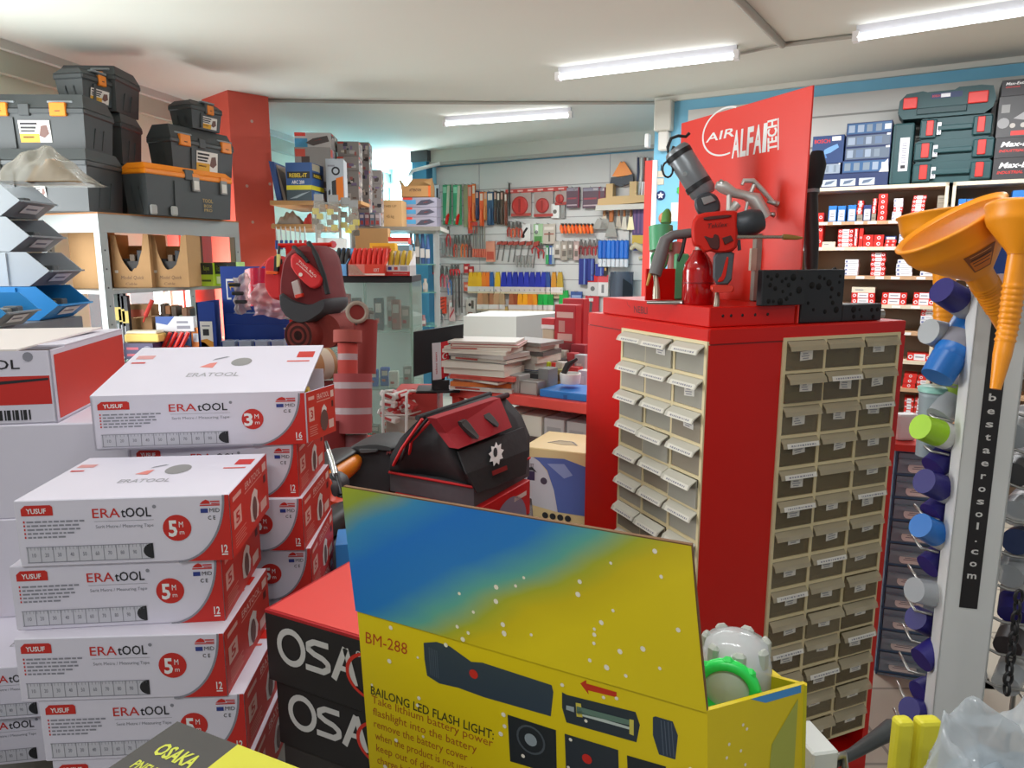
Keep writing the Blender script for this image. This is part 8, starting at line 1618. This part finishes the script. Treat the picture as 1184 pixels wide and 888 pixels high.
# catalogue piles
random.seed(5)
cat = [('d8dde2', 'white and blue'), ('d0703a', 'orange'), ('c4424a', 'red'), ('b8b6ae', 'grey'), ('e0ddd0', 'cream'), ('dcd8ca', 'thick ivory'), ('6a5a5c', 'dark'), ('d8d2c8', 'pale'), ('c8c0b4', 'beige'), ('8f8a84', 'grey brown'), ('ddd8d0', 'white'), ('b05a48', 'rusty')]
def pile(xc, y0, depth, specs, nm, grp, w=.30, dd=.22):
    q = PD(xc, y0, depth); z = ZC+.001
    for i, (c, n, h) in enumerate(specs):
        a = CWl.rz+random.uniform(-.25, .25)+.15; b = MB(); b.box(-w/2, -dd/2, .001, w/2, dd/2, h-.001, hexm(c if i % 2 else 'd9d4c6', .7)); b.box(-w/2-.001, -dd/2-.001, h-.003, w/2+.001, dd/2, h, hexm(c, .4)); b.box(-w/2-.001, -dd/2-.001, 0, w/2+.001, dd/2, .002, hexm(c, .4)); b.box(-w/2-.0015, -dd/2-.0005, .0005, -w/2+.004, dd/2+.0003, h-.0006, hexm(c, .4))
        if i % 3 == 0: f = b.front(-w/2, 0, w/2, h, -dd/2-.0015); f.rect(.1, .3, .5, .7, hexm('b8483c'))
        o = b.build('catalogue'); o.location = (q.x+random.uniform(-.02, .02), q.y+dd/2+random.uniform(-.015, .015), z); o.rotation_euler = (0, 0, a); tag(o, '%s %s catalogue from the bottom of the %s' % (ORD[i], n, nm), 'catalogue', grp); z += h+.0006
pile(562, 445, 3.12, [('d8dde2', 'white', .018), ('d87a3a', 'orange', .02), ('7a4a48', 'maroon', .014), ('d0584a', 'coral', .018), ('e4e0d4', 'ivory', .03), ('dcd8cc', 'cream', .026), ('4a4448', 'black', .02), ('b8b2aa', 'grey', .018), ('e2ddd2', 'thin ivory', .016), ('dad4c8', 'pale', .012), ('a8625a', 'rusty', .012), ('d2cdc4', 'white topmost', .01)], 'tall left pile', 'catalogues in the tall left pile', .30, .20)
pile(612, 440, 3.28, [('b9b4aa', 'grey', .025), ('c8c2b6', 'beige', .03), ('3a4a70', 'blue', .022), ('d8d2c6', 'ivory', .03), ('d0cabc', 'cream', .03), ('6d6a66', 'dark', .02), ('cfc8bc', 'pale', .025), ('8f8a84', 'topmost grey', .016)], 'right pile', 'catalogues in the right pile', .22, .18)
# monitor with the small flag
D = 3.25; mz = Wall((PD(478, 440, D).x, PD(478, 440, D).y), (1, .05))
def mpx(x, y): return mz.px(x, y)
P = [mpx(478, 436), mpx(535, 420), mpx(536, 375), mpx(478, 384)]
t = thing('monitor', 'black computer monitor seen from behind at the end of the counter', 'monitor', mz.w(0, 0, 0), mz.rz)
b = MB(); b.prism([P[0], P[1], P[2], P[3]], 0, .03, mat('monitor_black', '202022', .4)); b.build('screen_back', t); b = MB(); cx_ = (P[0][0]+P[1][0])/2; b.box(cx_-.03, .0, ZC-.02, cx_+.03, .03, P[0][1]+.03, BLACK); b.build('neck', t); b = MB(); b.box(cx_-.1, -.06, ZC+.001-.02, cx_+.1, .1, ZC+.012-.02, BLACK, .004); b.build('foot', t)
b = MB(); q = mz.w(cx_, 0, 0); b.box(q.x-.2, q.y-.06, 0, q.x+.0, q.y+.2, ZC-.0205, hexm('b23a36', .5)); solo('counter_extension', b, 'red counter end under the black monitor', 'counter')
A = [mpx(501, 438), mpx(511, 437), mpx(510, 395), mpx(500, 396)]; B5 = [mpx(511, 437), mpx(520, 432), mpx(519, 393), mpx(510, 395)]
t = thing('table_flag', 'small red and white flag with crescent in front of the monitor', 'flag', mz.w(0, .03, 0), mz.rz); b = MB(); b.prism(A, -.004, 0, hexm('dad8de', .6)); f = Face(b, *[(q[0], -.0045, q[1]) for q in A]); f.text('SAKARYA', .7, .12, .2, hexm('b83040'), .1) if 0 else None; g = Face(b, (A[1][0], -.0045, A[1][1]), (A[2][0], -.0045, A[2][1]), (A[3][0], -.0045, A[3][1]), (A[0][0], -.0045, A[0][1])); g.text('tekno team', .15, .45, .25, hexm('b8323f'), .6, 'l', .01); b.build('white_field', t)
b = MB(); b.prism(B5, -.004, 0, hexm('d21f2c', .6)); f = Face(b, *[(q[0], -.0045, q[1]) for q in B5]); f.ell(.5, .6, .015, WHITE, 18, None, 0); f.up().ell(.6, .6, .0122, hexm('d21f2c', .6), 18); f.up(); f.poly([(.72+.12*(1 if k % 2 == 0 else .4)*math.sin(k*math.pi/5), .6+.035*(1 if k % 2 == 0 else .4)*math.cos(k*math.pi/5)) for k in range(10)], WHITE); b.build('red_field', t)
b = MB(); b.box(A[0][0], -.02, ZC-.018, B5[1][0], .0, min(A[0][1], B5[1][1]), BLACK); b.build('base', t)
# small things on the counter
def onc(name, x0, x1, y0, y1, off, dep, m, label, cat, group=None, art=None, zb=None):
    a, _ = cpx(x0, y1, off); e, _ = cpx(x1, y1, off); _, z1_ = cpx(x0, y0, off); z0_ = ZC+.0006 if zb is None else zb; w = max(.02, e-a); h = max(.01, z1_-z0_); b = MB(); b.box(0, 0, 0, w, dep, h, m, .002)
    if art: art(b.front(0, 0, w, h, -.0005), b)
    o = b.build(name); o.location = CWl.w(a, -off, z0_); o.rotation_euler = (0, 0, CWl.rz); return tag(o, label, cat, group)
onc('grey_box', 584, 600, 433, 450, .03, .09, hexm('a8a8a4', .5), 'grey ribbed metal box at the counter edge', 'box', None, lambda f, b: [f.rect(.2+.3*i, .05, .25+.3*i, .95, hexm('c8c8c4')) for i in range(3)])
onc('cash_tin', 601, 621, 440, 452, .03, .08, hexm('8f8d88', .4), 'low grey tin right of the ribbed box', 'tin', None, lambda f, b: f.rect(.05, .1, .95, .9, hexm('a8a6a0'))); onc('dark_tray', 597, 624, 430, 440, .14, .1, hexm('4a4c4e', .5), 'dark tray full of small things behind the low tin', 'tray'); onc('grey_box', 622, 634, 426, 448, .1, .08, hexm('7f8280', .5), 'grey box behind the blue folder', 'box')
onc('red_mat', 575, 625, 452.5, 454, .006, .03, hexm('b01e22', .5), 'thin red mat along the counter edge', 'mat') if 0 else None
onc('blue_folder', 624, 678, 450, 459, .03, .2, hexm('2f7fd0', .4), 'bright blue flat case lying at the counter edge', 'case', None, lambda f, b: f.rect(.52, .0, .6, .6, hexm('1c5aa4')))
zf = ZC+.0006+.045
a, z0_ = cpx(654, 448, .1); b = MB(); q = CWl.w(a, -.14, ZC+.05); b.at(q); b.lathe([(.042, 0), (.046, .04), (.044, .044), (.038, .044), (.036, .01), (0, .01)], hexm('e0ded8', .4), 24); c2 = MB(); c2.tube([q+Vector((-.03, 0, .04)), q+Vector((-.01, .02, .075)), q+Vector((.03, .03, .10))], [.012, .014, .006], BLACK, 8); multi('tape_dispenser', [('bowl', b), ('handle', c2, 'black handle')], 'white round dispenser with a black handle on the blue flat case', 'dispenser')
for i, (x0, x1, y0, y1, off, c) in enumerate(((640, 652, 405, 414, .45, 'd8d8cc'), (641, 654, 415, 425, .40, '55585a'), (636, 650, 418, 430, .34, 'e0ded4'), (640, 652, 427, 436, .3, 'a8a86a'), (655, 664, 408, 424, .42, 'c8454a'), (656, 668, 424, 436, .34, 'd04848'), (664, 676, 410, 430, .4, 'b8bcc0'), (668, 678, 428, 444, .28, 'd8d4d4'), (660, 676, 398, 408, .5, '9a2c38'), (646, 660, 396, 405, .52, '7a1f28'))):
    onc('small_box', x0, x1, y0, y1, off, .05, hexm(c, .5), ('cream box', 'dark grey box', 'white box', 'olive box', 'red packet', 'bright red packet', 'pale grey packet', 'white packet', 'maroon packet', 'dark maroon packet')[i]+' in the clutter at the counter end by the cabinet', 'box', 'clutter on the counter', lambda f, b: f.rect(.2, .3, .7, .7, hexm('e8e4e0' if i > 3 else '6a6a5a')))
a, _ = cpx(632, 446, .2); 
for i, (dx, c) in enumerate(((0, 'c8d82a'), (.012, 'd83a2a'))): q = CWl.w(a+dx*2, -.2, ZC+.001); b = MB(); b.tube([q, q+Vector((.01, 0, .12))], .010, hexm(c, .4), 8); solo('highlighter', b, ('yellow green', 'red')[i]+' highlighter standing right of the catalogues', 'marker')
# red packaged tools standing at the end
for i, (x0, x1, y0, y1, off, l) in enumerate(((641, 665, 352, 400, .55, 'front red boxed tool set standing at the counter end'), (650, 674, 345, 392, .68, 'rear red boxed tool set behind the front one'))):
    onc('boxed_tool_set', x0, x1, y0, y1, off, .06, mat('red_pack', 'b8202c', .45), l, 'tool set', 'red boxed tool sets', lambda f, b: (f.rect(.1, .82, .9, .9, hexm('e0b8b0')), f.rect(.15, .5, .85, .6, hexm('d8a8a0')), f.rect(.2, .62, .5, .78, hexm('c88a84')), f.rect(.2, .2, .45, .45, hexm('d8c8c0')), f.rect(.55, .2, .8, .45, hexm('d8c8c0')), f.rect(.1, .03, .5, .15, WHITE)), ZC+.0006)
onc('red_white_box', 626, 641, 368, 379, .6, .08, hexm('c8282e', .5), 'red and white box on a beige one behind the red tool sets', 'box', None, lambda f, b: f.rect(0, 0, 1, .4, WHITE), cpx(630, 380, .6)[1]); onc('beige_box', 627, 640, 380.5, 402, .6, .08, hexm('c8bea4', .6), 'beige box under the red and white one', 'box')
# cream carton with blue print in front of the counter
p = PD(604, 585, 2.62); q = PD(680, 598, 2.52); rz = math.atan2(q.y-p.y, q.x-p.x); w = (Vector((q.x, q.y))-Vector((p.x, p.y))).length+.07; z0_ = .57; h = PD(604, 513, 2.62).z-z0_
t = thing('printed_carton', 'cream carton with blue and white print and a handle slot, beside the tool bag', 'box', (p.x, p.y, z0_), rz)
b = MB(); b.box(0, 0, 0, w, .26, h, mat('cream_carton', 'dcc48e', .6), .003); f = b.front(0, 0, w, h, -.0006); hz = lambda y: (PD(604, y, 2.62).z-z0_)/h
f.poly([(.0, hz(580)), (.0, hz(528)), (.12, hz(524)), (.2, hz(528)), (.3, hz(540)), (.38, hz(560)), (.42, hz(582)), (.42, hz(586))], hexm('c9c8ce')).up(); f.poly([(.13, hz(524)), (.5, hz(522)), (.8, hz(530)), (.8, hz(586)), (.43, hz(586)), (.38, hz(560)), (.3, hz(538)), (.2, hz(528))], hexm('5668a8')); f.up(); f.poly([(.3, hz(530)), (.5, hz(545)), (.6, hz(540)), (.5, hz(528))], hexm('8f9cc8')); f.rect(.06, hz(552), .15, hz(541), hexm('3a2a50')); f.poly([(.02, hz(538)), (.12, hz(536)), (.18, hz(542)), (.12, hz(540)), (.03, hz(541))], INK); f.text('65 BIT SET', .0, hz(538), .06, INK, .14, 'l', .0); f.ell(.26, hz(551), .013, hexm('4a3f50'), 12)
for k in range(4): f.ell(.28+.09*k, hz(592), .012, INK, 12)
b.build('body', t); b = MB(); f = b.topf(.0, .0, w, .26, h+.0006); f.poly([(.2, .35), (.25, .45), (.35, .5), (.5, .45), (.55, .35), (.4, .30)], hexm('9a8450')).up().line([(.2, .33), (.3, .5), (.45, .5), (.55, .33)], .008, hexm('5a4a30')); b.build('handle_slot', t)
b = MB(); b.at((p.x, p.y, 0), rz); b.box(.02, .02, 0, w-.02, .24, z0_-.001, hexm('6a3a34', .6)); solo('low_stand', b, 'brown red stand under the cream printed carton', 'stand')
